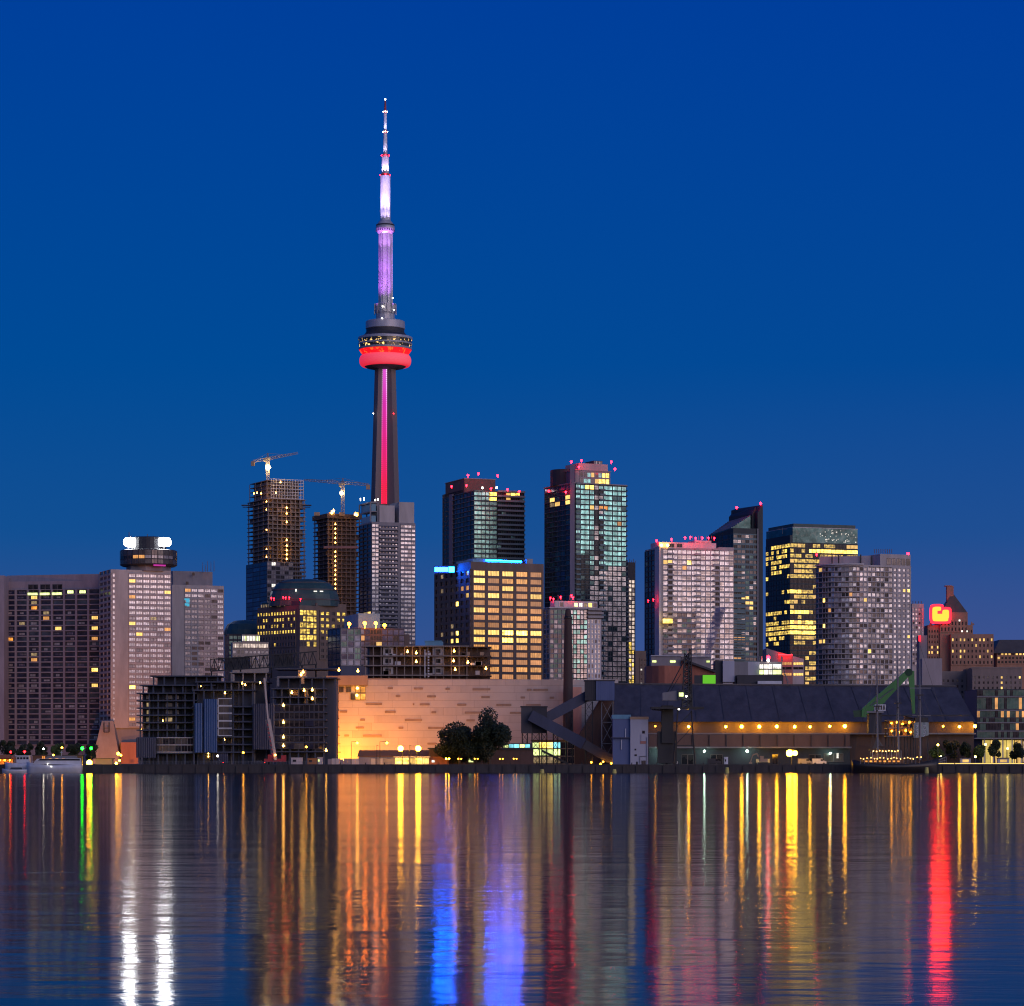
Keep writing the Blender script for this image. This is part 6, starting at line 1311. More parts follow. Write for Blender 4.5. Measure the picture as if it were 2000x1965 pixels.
m_ = MB(); m_.prism(rect(1267, 1660, D-3.2, D-.1), G, Z(1461.5, D)); B.part(m_, 'lower_wall', 'teal_wall')
for k in range(12): m_ = MB(); m_.box((X(1285+k*33, D), D-3.6, Z(1447, D)), (.3, .35, 4.2)); B.part(m_, 'wall_pier', 'charcoal_metal')
for k, x in enumerate((1300, 1342, 1398, 1512, 1590)): B.wins.append((Vector((X(x, D), D-3.3, G+1.8)), 0, 4.4 if k != 3 else 2, 3.6, 'dark_glass', 'door'))
for x, y, w_, h_, m in ((1490, 1486, 5, 1.4, 'lit_dim'), (1628, 1480, 7, 3.0, 'smoke_glass'), (1636, 1476, .8, 2, 'lit_white')): B.wins.append((P(x, y, D-3.35), 0, w_, h_, m, 'window'))
def wlamp(px, py, D_, mat, r):
    r *= rng.uniform(.68, 1.05); py += rng.uniform(-.8, .8)
    p = P(px, py, D_); m_ = MB(); m_.tube(p+Vector((0, 1.6, .5)), p+Vector((0, 0, r+.1)), .07); m_.box(p+Vector((0, 0, r+.12)), (.7, .7, .12)); o = B.part(m_, 'lamp_bracket', 'black_steel'); m_ = MB(); m_.ball(p, r); m_.build('bulb', mat, o)
for x in (1345, 1417.5, 1448.7, 1483, 1517, 1552, 1582, 1620.6, 1650, 1874, 1904): wlamp(x, 1419, D-2.6, 'lamp_sodium', .58)
for x in (1280, 1842): wlamp(x, 1419, D-2.6, 'lamp_sodium_soft', .35)
for x, y in ((1291, 1467.6), (1375.6, 1467.6), (1459.4, 1467.6), (1622, 1472)): wlamp(x, y, D-6.4, 'lamp_mercury', .46)
B.finish()
t = thing('street_lamp', 'single blazing orange floodlight mast on the quay before the long shed', 'street lamp', (X(1546, 966), 966, G))
m_ = MB(); m_.tube((X(1546, 966), 966, G), P(1546, 1466, 966), .14, .1); m_.box(P(1546, 1464, 966), (1.6, .7, .3)); m_.build('pole', 'black_steel', t)
for dx_, r in ((-.7, 1.15), (1.2, .85)): m_ = MB(); m_.ball(P(1546, 1471, 965.4)+Vector((dx_, 0, 0)), r); m_.build('bulb', 'lamp_sodium', t)
# buildings peeping over the shed
D = 1120
B = Bld('brick_annex', 'red brick works building with grey upper storey just above the shed roof', 'works building', (X(1330, D), D, G))
q = [Vector((X(1262+k*11.5, D), D-6*math.sin(PI*k/6))) for k in range(7)]; poly = q+[Vector((X(1331, D), D+15)), Vector((X(1262, D), D+15))]
B.mb('brick').prism(poly, G, Z(1301, D)); B.mb('brick').prism(rect(1331, 1397, D+1, D+14), G, [Z(1296, D), Z(1290, D), Z(1313, D), Z(1313, D)])
m_ = MB(); m_.beam(P(1333, 1288.5, D), P(1398, 1312, D), 2.0, .8); B.part(m_, 'gable_edge', 'charcoal_metal')
B.mb('grey_concrete').prism(rect(1272, 1330, D+2, D+14), Z(1301, D), Z(1280, D)); B.mb('grey_concrete').prism(rect(1331, 1389, D+3, D+13), Z(1312, D), Z(1282, D))
for x, w_ in ((1278, 1.6), (1314, 2.2), (1383, 1.3)): B.wins.append((P(x, 1292, D+1.9 if x < 1330 else D+2.9), 0, w_, .9, 'lit_lime', 'window'))
m_ = MB(); m_.beam(P(1271, 1280.5, D+1.5), P(1389, 1281.5, D+1.5), .3, .4); B.part(m_, 'roof_edge', 'pod_steel')
B.finish()
D = 1105
t = thing('lit_billboard', 'glowing plain green panel standing just above the shed ridge', 'billboard', P(1385, 1336, D)); m_ = MB(); m_.box(P(1385, 1327, D), (5.0, .35, 3.4)); m_.build('panel', 'sign_green', t)
m_ = MB(); m_.box(P(1385, 1327, D+.4), (5.3, .4, 3.7)); m_.box(P(1364, 1327, D+.6), (3.2, .5, 3.2)); m_.tube(P(1380, 1327, D+.6), (X(1380, D), D+.6, G), .2); m_.tube(P(1391, 1327, D+.6), (X(1391, D), D+.6, G), .2); m_.build('frame', 'charcoal_metal', t)
D = 1125
B = Bld('refinery_block', 'cluster of pale and blue plant boxes with a bright glazed room above the shed', 'works building', (X(1470, D), D, G))
for x0, x1, y0, y1, m, dd in ((1397, 1412, 1290, 1336, 'charcoal_metal', 0), (1412, 1434.5, 1291, 1332, 'silo_white', -2), (1434.5, 1461, 1292, 1340, 'steel', 2), (1461, 1484, 1292, 1340, 'silo_white', 3), (1484, 1528, 1292, 1340, 'grey_concrete', 4), (1440, 1530, 1319, 1336, 'charcoal_metal', -4), (1480, 1527, 1331, 1342, 'hull_white', -6)):
    B.mb(m).prism(rect(x0, x1, D+dd, D+12), Z(y1, D), Z(y0, D))
B.facade(Vector((X(1483.5, D-.2), D+1.4)), Vector((X(1527, D-.2), D+1.4)), Z(1318, D), Z(1296, D), 2, 5, .9, .9, mix(('lit_lime', 2), ('lit_white', 2)), 'steel', .3)
for px in (1482, 1487, 1527): m_ = MB(); m_.tube(P(px, 1292, D+4), P(px, 1282, D+4), .35); B.part(m_, 'flue', 'steel')
m_ = MB(); p = P(1500.5, 1287, D+5); m_.tube(P(1500.5, 1296, D+5), p, .15); B.part(m_, 'post', 'steel'); m_ = MB(); m_.ball(P(1500.5, 1284, D+5), .8); B.part(m_, 'beacon', 'beacon_red'); m_ = MB(); m_.ball(P(1500.5, 1290, D+4), .55); B.part(m_, 'roof_lamp', 'lamp_white')
m_ = MB()
for k in range(5): m_.tube(P(1531+k*3, 1316+k*5, D-5), P(1536+k*2, 1322+k*4, D-5), .15)
m_.tube(P(1531, 1308, D-5), P(1540, 1340, D-5), .18); B.part(m_, 'pipework', 'steel')
B.finish()
D = 1300
B = Bld('red_lit_block', 'gabled office block washed with red light left of the yellow office tower', 'office block', (X(1530, D), D, G))
pl = rect(1497, 1519, D, D+20); pr_ = rect(1519.2, 1548, D, D+20); p3 = rect(1548.2, 1570, D+1, D+20)
B.mb('grey_concrete').prism(pl, G, [Z(1266, D), Z(1266, D), Z(1273, D), Z(1273, D)]); B.mb('rose_cladding').prism(pr_, G, [Z(1273, D), Z(1273, D), Z(1281, D), Z(1281, D)]); B.mb('mauve_concrete').prism(p3, G, [Z(1281, D), Z(1281, D), Z(1287, D), Z(1287, D)])
for k, y in enumerate((1296, 1305, 1317)): B.one(pr_[1], pr_[2], .5, Z(y, D), 6.2, 1.2, ('lit_amber', 'dark_glass', 'lit_amber')[k]); B.one(p3[1], p3[2], .5, Z(y, D), 4.6, 1.1, ('lit_gold', 'dark_glass', 'lit_gold')[k])
m_ = MB(); m_.box(P(1534, 1279, D-2), (6.5, .3, .3)); B.part(m_, 'red_light_bar', 'lamp_red')
B.finish()

# ================================================================== QUAY CRANES
D = 962; s_ = D/F
t = thing('portal_crane', 'black lattice dock crane on splayed legs before the long shed', 'crane', (X(1336, D), D, G))
for xb, xt in ((1315, 1324), (1358, 1350)):
    for dd, de in ((0, 2), (8, 5)):
        m_ = MB(); m_.tube(P(xb, 1494, D+dd), P(xt, 1388, D+de), .28, .22); m_.build('leg', 'black_steel', t)
m_ = MB()
for y in (1456, 1462): m_.beam(P(1316, y, D+1), P(1357, y, D+1), .35, .3)
for y0, y1 in ((1456, 1420), (1420, 1390)): m_.tube(P(1318.5 if y0 > 1430 else 1321, y0, D+1), P(1352 if y0 > 1430 else 1351, y1, D+1), .12)
m_.build('leg_braces', 'black_steel', t)
m_ = MB(); m_.box(P(1322, 1383, D+3), (18, 8, .7)); m_.build('platform', 'black_steel', t)
m_ = MB(); m_.box(P(1303, 1415, D+8), (4.0, 5, 13)); m_.box(P(1303, 1460, D+9), (6.5, 5, 11)); m_.build('machinery_tower', 'black_steel', t)
m_ = MB(); m_.prism(rect(1294, 1326, D+1, D+5), Z(1368, D), [Z(1356, D), Z(1353, D), Z(1348, D), Z(1350, D)]); m_.build('engine_house', 'steel', t)
m_ = MB(); m_.box(P(1330, 1357, D+1), (2.2, 2.4, 3.2)); o = m_.build('cab', 'charcoal_metal', t); m_ = MB(); m_.box(P(1330.5, 1356.5, D-.3), (1.5, .1, 1.3)); m_.build('cab_window', 'lit_lime', o)
for px, py in ((1340.5, 1360), (1326, 1385)): m_ = MB(); m_.ball(P(px, py, D-.6), .3); m_.build('lamp', 'lamp_white', t)
m_ = MB(); m_.lattice(P(1341, 1384, D+3), P(1341, 1276, D+3), 3.0, 1.3, 12, .3, .17); m_.lattice(P(1347.5, 1384, D+2), P(1348, 1266, D+2), 1.6, .7, 14, .2, .13); m_.build('mast', 'black_steel', t)
m_ = MB(); m_.tube(P(1296, 1367, D+3), P(1331, 1300, D+3), .18); m_.tube(P(1331, 1300, D+3), P(1342, 1280, D+3), .18); m_.tube(P(1300, 1366, D+3.5), P(1330, 1316, D+3.5), .1); m_.build('stay', 'black_steel', t)
m_ = MB(); m_.lattice(P(1296, 1385, D+3), P(1273, 1384, D+3), 1.2, .8, 4, .15, .1); m_.build('counter_arm', 'black_steel', t)

D = 958; s_ = D/F
t = thing('grab_crane', 'green material handling crane with bent boom rising behind the tall ship', 'crane', (X(1708, D), D, G))
m_ = MB(); m_.prism(rect(1697, 1722, D, D+5), Z(1432, D), Z(1393, D)); m_.build('pedestal', 'charcoal_metal', t)
m_ = MB(); m_.prism(rect(1693, 1726, D-1, D+6), Z(1392.5, D), Z(1389, D)); m_.build('deck', 'steel', t)
m_ = MB(); m_.prism(rect(1708, 1730, D-1, D+3), Z(1388.7, D), Z(1376, D)); o = m_.build('cab', 'hull_white', t)
for k in range(4): m_ = MB(); m_.box(P(1711.5+k*5, 1382, D-1.05), (.5, .1, 1.5)); m_.build('window', 'smoke_glass', o)
m_ = MB(); m_.loft([[P(x, y, D+dd) for x, y in ((1666, 1388), (1668, 1401), (1686, 1400), (1694, 1386))] for dd in (-.8, 1.8)]); m_.build('counterweight', 'dark_green_steel', t)
def girder(a, c, w0, w1, th_, mat, nm):
    a = Vector(a); c = Vector(c); d = (c-a).normalized(); up = Vector((-d.z, 0, d.x)); m_ = MB(); y = Vector((0, th_/2, 0))
    m_.add([a-up*w0/2-y, a+up*w0/2-y, c+up*w1/2-y, c-up*w1/2-y, a-up*w0/2+y, a+up*w0/2+y, c+up*w1/2+y, c-up*w1/2+y], [(0, 1, 2, 3), (7, 6, 5, 4), (0, 4, 5, 1), (1, 5, 6, 2), (2, 6, 7, 3), (3, 7, 4, 0)]); return m_.build(nm, mat, t)
girder(P(1688, 1390, D), P(1722, 1363, D), 2.6, 3.8, 1.8, 'green_steel', 'lower_boom')
girder(P(1721, 1364, D), P(1774, 1313.5, D), 3.4, 2.0, 1.5, 'green_steel', 'upper_boom')
girder(P(1779, 1311, D), P(1784.5, 1394, D), 2.2, .9, 1.2, 'green_steel', 'stick')
m_ = MB(); m_.tube(P(1775, 1313, D-1), P(1775, 1313, D+1), 1.3, n=12); m_.build('elbow_pin', 'dark_green_steel', t)
m_ = MB(); m_.prism(rect(1683, 1692, D-1.2, D-.3), Z(1401, D), Z(1386, D)); m_.build('boom_foot', 'green_steel', t)
m_ = MB(); m_.tube(P(1700, 1378, D-1), P(1745, 1345, D-.9), .18); m_.build('hydraulic_ram', 'steel', t)
D = 966
t = thing('loading_hopper', 'grey streaked loading hopper with pale strokes under the stick of the green crane', 'hopper', (X(1799, D), D, G))
m_ = MB(); m_.prism(rect(1785, 1799, D, D+5), Z(1441, D), Z(1411, D)); m_.prism(rect(1799.2, 1814, D-.4, D+5), [Z(1440, D), Z(1440, D), Z(1436, D), Z(1436, D)], Z(1411, D)); m_.build('bin', 'hopper_grey', t)
m_ = MB(); m_.box(P(1801, 1397.5, D+2), (6.4*5, 5, .4)); m_.build('top_plate', 'charcoal_metal', t)
m_ = MB()
for k in range(3): m_.beam(P(1788+k*12, 1441, D+1), P(1788+k*12, 1494, D+1), .3, .3); m_.beam(P(1788+k*12, 1441, D+4.5), P(1788+k*12, 1494, D+4.5), .3, .3)
m_.box(P(1799, 1406, D+2), (4.5, 3, 1.6)); m_.build('frame', 'black_steel', t)
m_ = MB()
for x in (1791, 1806):
    for k in range(3): y = 1417+k*8; m_.beam(P(x-2.4, y, D-.5), P(x+2.4, y, D-.5), .1, .2); m_.beam(P(x-2.4 if k % 2 else x+2.4, y, D-.5), P(x+2.4 if k % 2 else x-2.4, y+6, D-.5), .1, .2)
m_.build('stencil_marks', 'hull_white', t)
D = 970
B = Bld('lit_works_deck', 'work deck flooded with orange light behind the masts of the tall ship', 'work deck', (X(1760, D), D, G))
pl = rect(1735, 1784, D, D+7)
for y in (1406, 1421, 1437): m_ = MB(); m_.prism(grow(pl, .4), Z(y, D)-.35, Z(y, D)); B.part(m_, 'deck', 'steel')
for k in range(5):
    for dd in (0, 7): q = lerp(pl[1], pl[2], k/4); m_ = MB(); m_.box((q.x, q.y+dd, (Z(1406, D)-.4+G)/2), (.3, .3, Z(1406, D)-.4-G)); B.part(m_, 'post', 'black_steel')
m_ = MB(); m_.prism(rect(1735, 1784, D+6.5, D+7.2), Z(1437, D), Z(1406, D)); B.part(m_, 'back_wall', 'ochre_panel')
for x, y in ((1741, 1413), (1752, 1411), (1763, 1414), (1776, 1411), (1742, 1428), (1756, 1430), (1769, 1427), (1779, 1430)): m_ = MB(); m_.ball(P(x, y, D+3), .32); B.part(m_, 'work_light', 'lamp_sodium_soft')
for k in range(7): m_ = MB(); m_.box(P(1739+k*7, 1418+15*(k % 2)-1, D+1.5), (rng.uniform(.6, 1.5), 1, rng.uniform(.8, 1.6))); B.part(m_, 'machine', rng.choice(('timber', 'steel', 'ochre_panel')))
m_ = MB(); m_.prism(rect(1768, 1784, D+1, D+5), Z(1405, D), [Z(1398, D), Z(1398, D), Z(1402, D), Z(1402, D)]); B.part(m_, 'roof_hood', 'ochre_panel')
B.finish()

# ================================================================== TALL SHIP
D = 940; s_ = D/F
t = thing('tall_ship', 'black hulled tall ship with three masts and strings of warm deck lights', 'sailing ship', (X(1750, D), D, 0))
def hull(t, xs, D, keel, mat, nm, n_=9):
    """xs: list of (photo column, sheer row, half beam in metres)"""
    rings = []
    for x, y, hb in xs:
        z1 = Z(y, D); xx = X(x, D); rings.append([(xx, D-hb, z1), (xx, D-hb*.92, z1*.55), (xx, D-hb*.7, .15), (xx, D-hb*.35, keel), (xx, D+hb*.35, keel), (xx, D+hb*.7, .15), (xx, D+hb*.92, z1*.55), (xx, D+hb, z1)])
    m_ = MB(); m_.loft(rings); return shade(m_.build(nm, mat, t))
hull(t, [(1664, 1484, .9), (1670, 1485, 2.4), (1690, 1489, 3.3), (1720, 1492, 3.7), (1760, 1492, 3.7), (1795, 1489.5, 3.1), (1815, 1486, 2.0), (1828, 1483, .9), (1833, 1481.5, .15)], D, -1.2, 'hull_black', 'hull')
m_ = MB(); m_.tube(P(1822, 1484, D), P(1863, 1471, D), .28, .14); m_.build('bowsprit', 'black_steel', t)
m_ = MB(); m_.prism(rect(1685, 1765, D-2.4, D+2.4), Z(1491, D), Z(1483, D)); m_.build('deck_house', 'timber', t)
m_ = MB(); m_.prism(rect(1705, 1756, D-2, D+2), Z(1483, D), Z(1474, D)); o = m_.build('wheel_house', 'brown_cladding', t)
m_ = MB(); m_.prism(rect(1700, 1760, D-2.6, D+2.6), Z(1466, D), Z(1464.6, D)); m_.build('awning', 'bronze_roof', t)
m_ = MB()
for k in range(7):
    for dd in (-2.5, 2.5): m_.tube((X(1702+k*9.3, D), D+dd, Z(1483, D)), (X(1702+k*9.3, D), D+dd, Z(1466, D)), .06, n=4)
m_.build('awning_posts', 'hull_white', t)
for k in range(8): m_ = MB(); m_.box(P(1692+k*9, 1487, D-2.45), (.8, .1, .5)); m_.build('porthole', 'lit_orange', t)
for x, yt, yb in ((1713.8, 1283, 1484), (1754.5, 1271, 1484), (1797, 1241, 1484)):
    mid = yb-(yb-yt)*.52
    m_ = MB(); m_.tube(P(x, yb, D), P(x-.6, mid, D), .42, .34, 8); m_.tube(P(x-.3, mid+8, D-.5), P(x-1.2, yt+30, D-.5), .30, .2, 6); m_.tube(P(x-1.2, yt+30, D-.5), P(x-1.4, yt, D-.5), .16, .06, 5); o = m_.build('mast', 'steel', t)
    m_ = MB(); m_.box(P(x-.6, mid, D-.2), (2.4, 1.4, .35)); m_.prism(rect(x-2.5, x+1.5, D-.6, D+.6), Z(mid+10, D), Z(mid, D)); m_.build('top', 'black_steel', o)
    m_ = MB()
    for sgn in (-1, 1):
        for e_ in (2.6, 3.4): m_.tube(P(x-.6, mid, D), Vector((X(x, D)+sgn*e_, D-3.0, Z(1488, D))), .05, n=3)
        m_.tube(P(x-1, yt+32, D), P(x-.6+sgn*5, mid, D-.4), .04, n=3)
    m_.build('shrouds', 'black_steel', o)
m_ = MB(); m_.beam(P(1776, 1344, D-.6), P(1818, 1344, D-.6), .25, .25); m_.beam(P(1782, 1397, D-.6), P(1818, 1398, D-.6), .25, .25); m_.build('yard', 'steel', t)
m_ = MB()
for a, c in (((1713.5, 1300), (1664, 1484)), ((1713.5, 1300), (1754, 1290)), ((1754, 1290), (1796, 1258)), ((1796, 1258), (1863, 1471)), ((1796, 1345), (1848, 1476)), ((1712, 1440), (1700, 1475)), ((1712, 1440), (1730, 1475))): m_.tube(P(*a, D), P(*c, D), .05, n=3)
m_.build('rigging', 'black_steel', t)
m_ = MB(); m_.loft([[P(x, y, D-.3) for x, y in ((1712, 1440), (1704, 1462), (1714, 1462))], [P(x, y, D+.3) for x, y in ((1714, 1440), (1715, 1462), (1728, 1462))]]); m_.build('furled_sail', 'bronze_roof', t)
m_ = MB(); m_.beam(P(1690, 1455, D), P(1752, 1462, D), .4, .5); m_.build('boom', 'timber', t)
for k in range(9): m_ = MB(); m_.ball(P(1706+k*6, 1467+.8*math.sin(k*2.1), D-2.7), .17, 6, 4); m_.build('deck_light', 'string_bulb', t)
for k in range(19): m_ = MB(); m_.ball(P(1681+k*6.5+1.2*math.sin(k*5), 1481.2+1.3*math.sin(k*1.7)-(1.5 if k > 16 else 0), D-3.2), .14, 6, 4); m_.build('deck_light', 'string_bulb', t)
m_ = MB()
for k in range(16): m_.tube(P(1681+k*7.7, 1492, D-3.3), P(1681+k*7.7, 1480.5, D-3.3), .04, n=3)
m_.tube(P(1681, 1481, D-3.3), P(1800, 1480, D-3.3), .04, n=3); m_.build('rail', 'hull_white', t)
for k, (px, lab) in enumerate(((1810, 'pale yellow mooring buoy under the bow of the tall ship'), (1420, 'pale yellow mooring buoy below the green white wall lamps'), (1200, 'pale yellow mooring buoy at the foot of the blue and white silo block'), (1059, 'pale yellow mooring buoy below the lit loading bay'))):
    y = 925; t = thing('mooring_buoy', lab, 'buoy', (X(px, y), y, 0), 'mooring buoys along the quay'); h_ = 1.9 if k < 2 else 1.3
    m_ = MB(); m_.lathe((X(px, y), y), [(.25, h_), (.55, h_-.1), (.62, h_*.6), (.7, .3), (.72, -.5)], 14); m_.build('float', 'buoy_yellow', t); m_ = MB(); m_.tube((X(px, y)-.2, y, h_), (X(px, y)+.2, y, h_+.25), .06); m_.build('ring', 'black_steel', t)

# ================================================================== RIGHT QUAY: glass block, trees, lamps
D = 1085; s_ = D/F
B = Bld('glass_office', 'dark glass waterfront office with yellow lit lobby at the right edge', 'office block', (X(1960, D), D, G))
pl = rect(1908, 2060, D, D+30); B.mb('teal_cladding').prism(pl, Z(1443, D), Z(1346, D)); B.mb('charcoal_metal').prism(rect(1918, 2060, D+5, D+30), G, Z(1443, D))
r3 = random.Random(8)
for y0, y1, p in ((1347, 1360, 0), (1361, 1387, .03), (1388, 1402, .2), (1402, 1411, 0), (1412, 1427, .16), (1428, 1442, 0)):
    B.facade(pl[1], pl[2], Z(y1, D), Z(y0, D), 1, 26, .96, .9, (lambda p: lambda i, j: 'lit_amber' if r3.random() < p else ('teal_dark_glass' if r3.random() < .7 else 'dark_glass'))(p), 'teal_cladding', .1, pier=False)
for y in (1361, 1387.5, 1411.5, 1428): m_ = MB(); m_.box(((X(1908, D)+X(2060, D))/2, D-.2, Z(y, D)), (X(2060, D)-X(1908, D), .5, .35)); B.part(m_, 'floor_edge', 'steel')
m_ = MB(); m_.prism(rect(1903, 2060, D-5, D), Z(1443.5, D), Z(1441.5, D)); m_.prism(rect(1830, 1908, D-1, D+3), Z(1443.5, D), Z(1442, D)); B.part(m_, 'canopy', 'steel')
q = rect(1918, 2060, D+4.9, D+5); B.facade(q[1], q[2], G+.2, Z(1444, D), 1, 9, .94, .97, mix(('lit_lobby', 4), ('lit_gold', 2), ('lit_dim', 2)), 'charcoal_metal', .2, spand=False)
for k in range(6): m_ = MB(); x = X(1920+k*18, D); m_.box((x, D-3, (G+Z(1443.5, D))/2), (.4, .4, Z(1443.5, D)-G)); B.part(m_, 'column', 'pod_steel')
B.finish()
D = 990
for k, (px, x0, x1, y0, y1, mat, lab) in enumerate((
    (1886, 1873, 1898, 1450, 1484, 'leaves_unlit', 'darker tree of the quay row nearest to the bow of the tall ship'), (1943, 1925, 1960, 1446, 1485, 'leaves_unlit', 'larger dark tree before the lit lobby, left of its bright columns'), (1986, 1973, 2002, 1446, 1485, 'leaves_unlit', 'dark tree at the very right edge of the quay'),
    (1828, 1812, 1842, 1452, 1484, 'leaves_lamplit', 'bright lamp lit bush beside the bow of the tall ship'), (1914, 1902, 1928, 1455, 1484, 'leaves_lamplit', 'lamp lit tree between the two darker quay trees'), (1856, 1840, 1876, 1444, 1482, 'leaves_unlit', 'loose tall dark tree behind the lamp lit bush'))):
    tree('quay_tree', lab, px, D+(4 if k == 5 else 0), x0, x1, y0, y1, 2600, mat, 20+k, 8, 'trees along the right quay', .42)
for k, (px, y, lab) in enumerate(((1832, 1455, 'warm lamp rising out of the lit bush by the bow'), (1925, 1454, 'warm lamp between the lit tree and the larger dark tree'), (1968, 1462, 'warm lamp just left of the tree at the right edge'), (1905, 1478, 'low warm lamp under the lit quay tree'), (1838, 1478, 'low warm lamp at the foot of the lit bush'))):
    dd = 984; t = thing('quay_lamp', lab, 'street lamp', (X(px, dd), dd, G), 'warm lamps on the right quay'); m_ = MB(); m_.tube((X(px, dd), dd, G), P(px, y, dd), .09, .06); m_.build('pole', 'steel', t); m_ = MB(); m_.ball(P(px, y, dd), .36); m_.build('bulb', 'quay_bulb' if 'quay_bulb' in MAT else (emit('quay_bulb', (1, .7, .12), 32) and 'quay_bulb'), t)
# market stalls / benches lit along the right quay edge
D = 962
t = thing('lit_promenade_wall', 'low seat wall with a continuous strip of warm light along the right quay', 'seat wall', (X(1915, D), D, G))
m_ = MB(); m_.box(((X(1828, D)+X(2040, D))/2, D, G+.3), (X(2040, D)-X(1828, D), .8, .6)); m_.build('seat', 'pale_stone', t)
emit('strip_warm', (1, .62, .12), 2.2); m_ = MB(); m_.box(((X(1828, D)+X(2040, D))/2, D-.43, G+.42), (X(2040, D)-X(1828, D), .05, .14)); m_.build('light_strip', 'strip_warm', t)
for k, (px, w_, lab) in enumerate(((1838, 20, 'lattice framed stall beside the bow of the tall ship'), (1886, 20, 'pale kiosk with lit window under the darker quay tree'), (1960, 22, 'low kiosk lit from within before the lobby'))):
    dd = 968; t = thing('kiosk', lab, 'kiosk', (X(px, dd), dd, G)); ww = w_*dd/F
    if k == 0:
        m_ = MB()
        for j in range(6): x = X(px, dd)-ww/2+ww*j/5; m_.tube((x, dd, G), (x, dd, G+1.2+j*.3), .05, n=4)
        m_.tube((X(px, dd)-ww/2, dd, G+1.2), (X(px, dd)+ww/2, dd, G+2.7), .06, n=4); m_.tube((X(px, dd)-ww/2, dd, G+.6), (X(px, dd)+ww/2, dd, G+1.6), .05, n=4); m_.build('frame', 'hull_white', t)
        m_ = MB(); m_.box((X(px, dd), dd+.6, G+.6), (ww, .8, .5)); m_.build('deck', 'timber', t)
    else:
        m_ = MB(); m_.box((X(px, dd), dd+1, G+1.1), (ww, 1.8, 2.2)); m_.build('body', 'white_paint', t); m_ = MB(); m_.box((X(px, dd), dd+.9, G+2.3), (ww+.6, 2.4, .2)); m_.build('roof', 'charcoal_metal', t); m_ = MB(); m_.box((X(px, dd), dd+.07, G+1.3), (ww*.6, .06, .9)); m_.build('window', 'lit_gold', t)

# ================================================================== LEFT QUAY: boats, trees, lamps
D = 940
t = thing('motor_yacht', 'white motor yacht with dark window band moored at the far left', 'boat', (X(105, D), D, 0))
hull(t, [(160, 1493, 2.0), (140, 1494, 2.3), (105, 1495, 2.4), (80, 1493, 2.1), (62, 1490, 1.2), (52, 1488, .1)], D, -.6, 'hull_white', 'hull')
m_ = MB(); m_.loft([[P(x, y, D+dd) for x, y in ((64, 1492), (72, 1482), (158, 1481), (160, 1494))] for dd in (-1.7, 1.7)]); m_.build('cabin', 'hull_white', t)
m_ = MB(); m_.loft([[P(x, y, D+dd) for x, y in ((74, 1485.5), (78, 1482.5), (156, 1482), (156, 1485.5))] for dd in (-1.78, 1.78)]); m_.build('window_band', 'dark_glass', t)
m_ = MB(); m_.loft([[P(x, y, D+dd) for x, y in ((88, 1481), (94, 1476), (150, 1476.5), (152, 1481))] for dd in (-1.3, 1.3)]); m_.build('flying_bridge', 'steel', t)
m_ = MB()
for k in range(8): m_.tube(P(58+k*6, 1490.5, D-2.0), P(58+k*6, 1486.5, D-2.0), .05, n=4)
m_.tube(P(57, 1486.5, D-2), P(102, 1487, D-2), .05, n=4); m_.build('rail', 'hull_white', t)
m_ = MB(); m_.tube(P(120, 1476, D), P(120, 1466, D), .09); m_.tube(P(117, 1470, D), P(123, 1470, D), .06); m_.build('radar_mast', 'hull_white', t)
for px, yy_ in ((93, 1492), (100, 1497)): m_ = MB(); m_.ball(P(px, yy_, D-2.5), .10); m_.build('lamp', 'lamp_white', t)
t = thing('tour_boat', 'smaller white boat with square wheelhouse behind the motor yacht', 'boat', (X(42, D+6), D+5, 0)); D2 = D+5
hull(t, [(62, 1490, 1.6), (40, 1491, 1.8), (20, 1490, 1.5), (10, 1488, .2)], D2, -.5, 'hull_white', 'hull'); m_ = MB(); m_.prism(rect(32, 57, D2-1.3, D2+1.3), Z(1490, D2), Z(1477, D2)); o = m_.build('wheel_house', 'hull_white', t); m_ = MB(); m_.prism(grow(rect(30, 58, D2-1.5, D2+1.5), .1), Z(1477, D2), Z(1475.5, D2)); m_.build('roof', 'hull_white', t)
for k in range(4): m_ = MB(); m_.box(P(35.5+k*6, 1481, D2-1.33), (.75, .06, .7)); m_.build('window', 'dark_glass', o)
D = 930; t = thing('launch', 'low white launch lying in front of the motor yacht at the left edge', 'boat', (X(28, D), D, 0))
hull(t, [(52, 1503, 1.0), (35, 1503.5, 1.3), (15, 1503, 1.2), (4, 1501, .1)], D, -.4, 'hull_white', 'hull'); m_ = MB(); m_.loft([[P(x, y, D+dd) for x, y in ((18, 1503), (22, 1499), (42, 1499), (44, 1503))] for dd in (-.8, .8)]); m_.build('cabin', 'blue_glass', t)
D = 965; t = thing('dock_pavilion', 'small gabled dock pavilion lit deep orange at the left edge', 'pavilion', (X(10, D), D, G))
m_ = MB(); m_.prism(rect(-20, 27, D, D+5), Z(1483, D), Z(1481.5, D)); a = rect(-22, 29, D-.4, D+5.4); c = rect(-12, 18, D+2, D+3); m_.prism(a, Z(1481.5, D), Z(1474, D), c); m_.build('roof', 'awning', t)
m_ = MB()
for k in range(6): m_.box((X(-18+k*8.8, D), D+.2, (G+Z(1483, D))/2), (.2, .2, Z(1483, D)-G))
m_.build('posts', 'timber', t); m_ = MB(); m_.prism(rect(-20, 27, D+3, D+4), G, Z(1483, D)); m_.build('back_wall', 'ochre_panel', t)
for k in range(4): m_ = MB(); m_.ball(P(-10+k*9.5, 1485, D+1), .3); m_.build('lamp', 'lamp_sodium_soft', t)
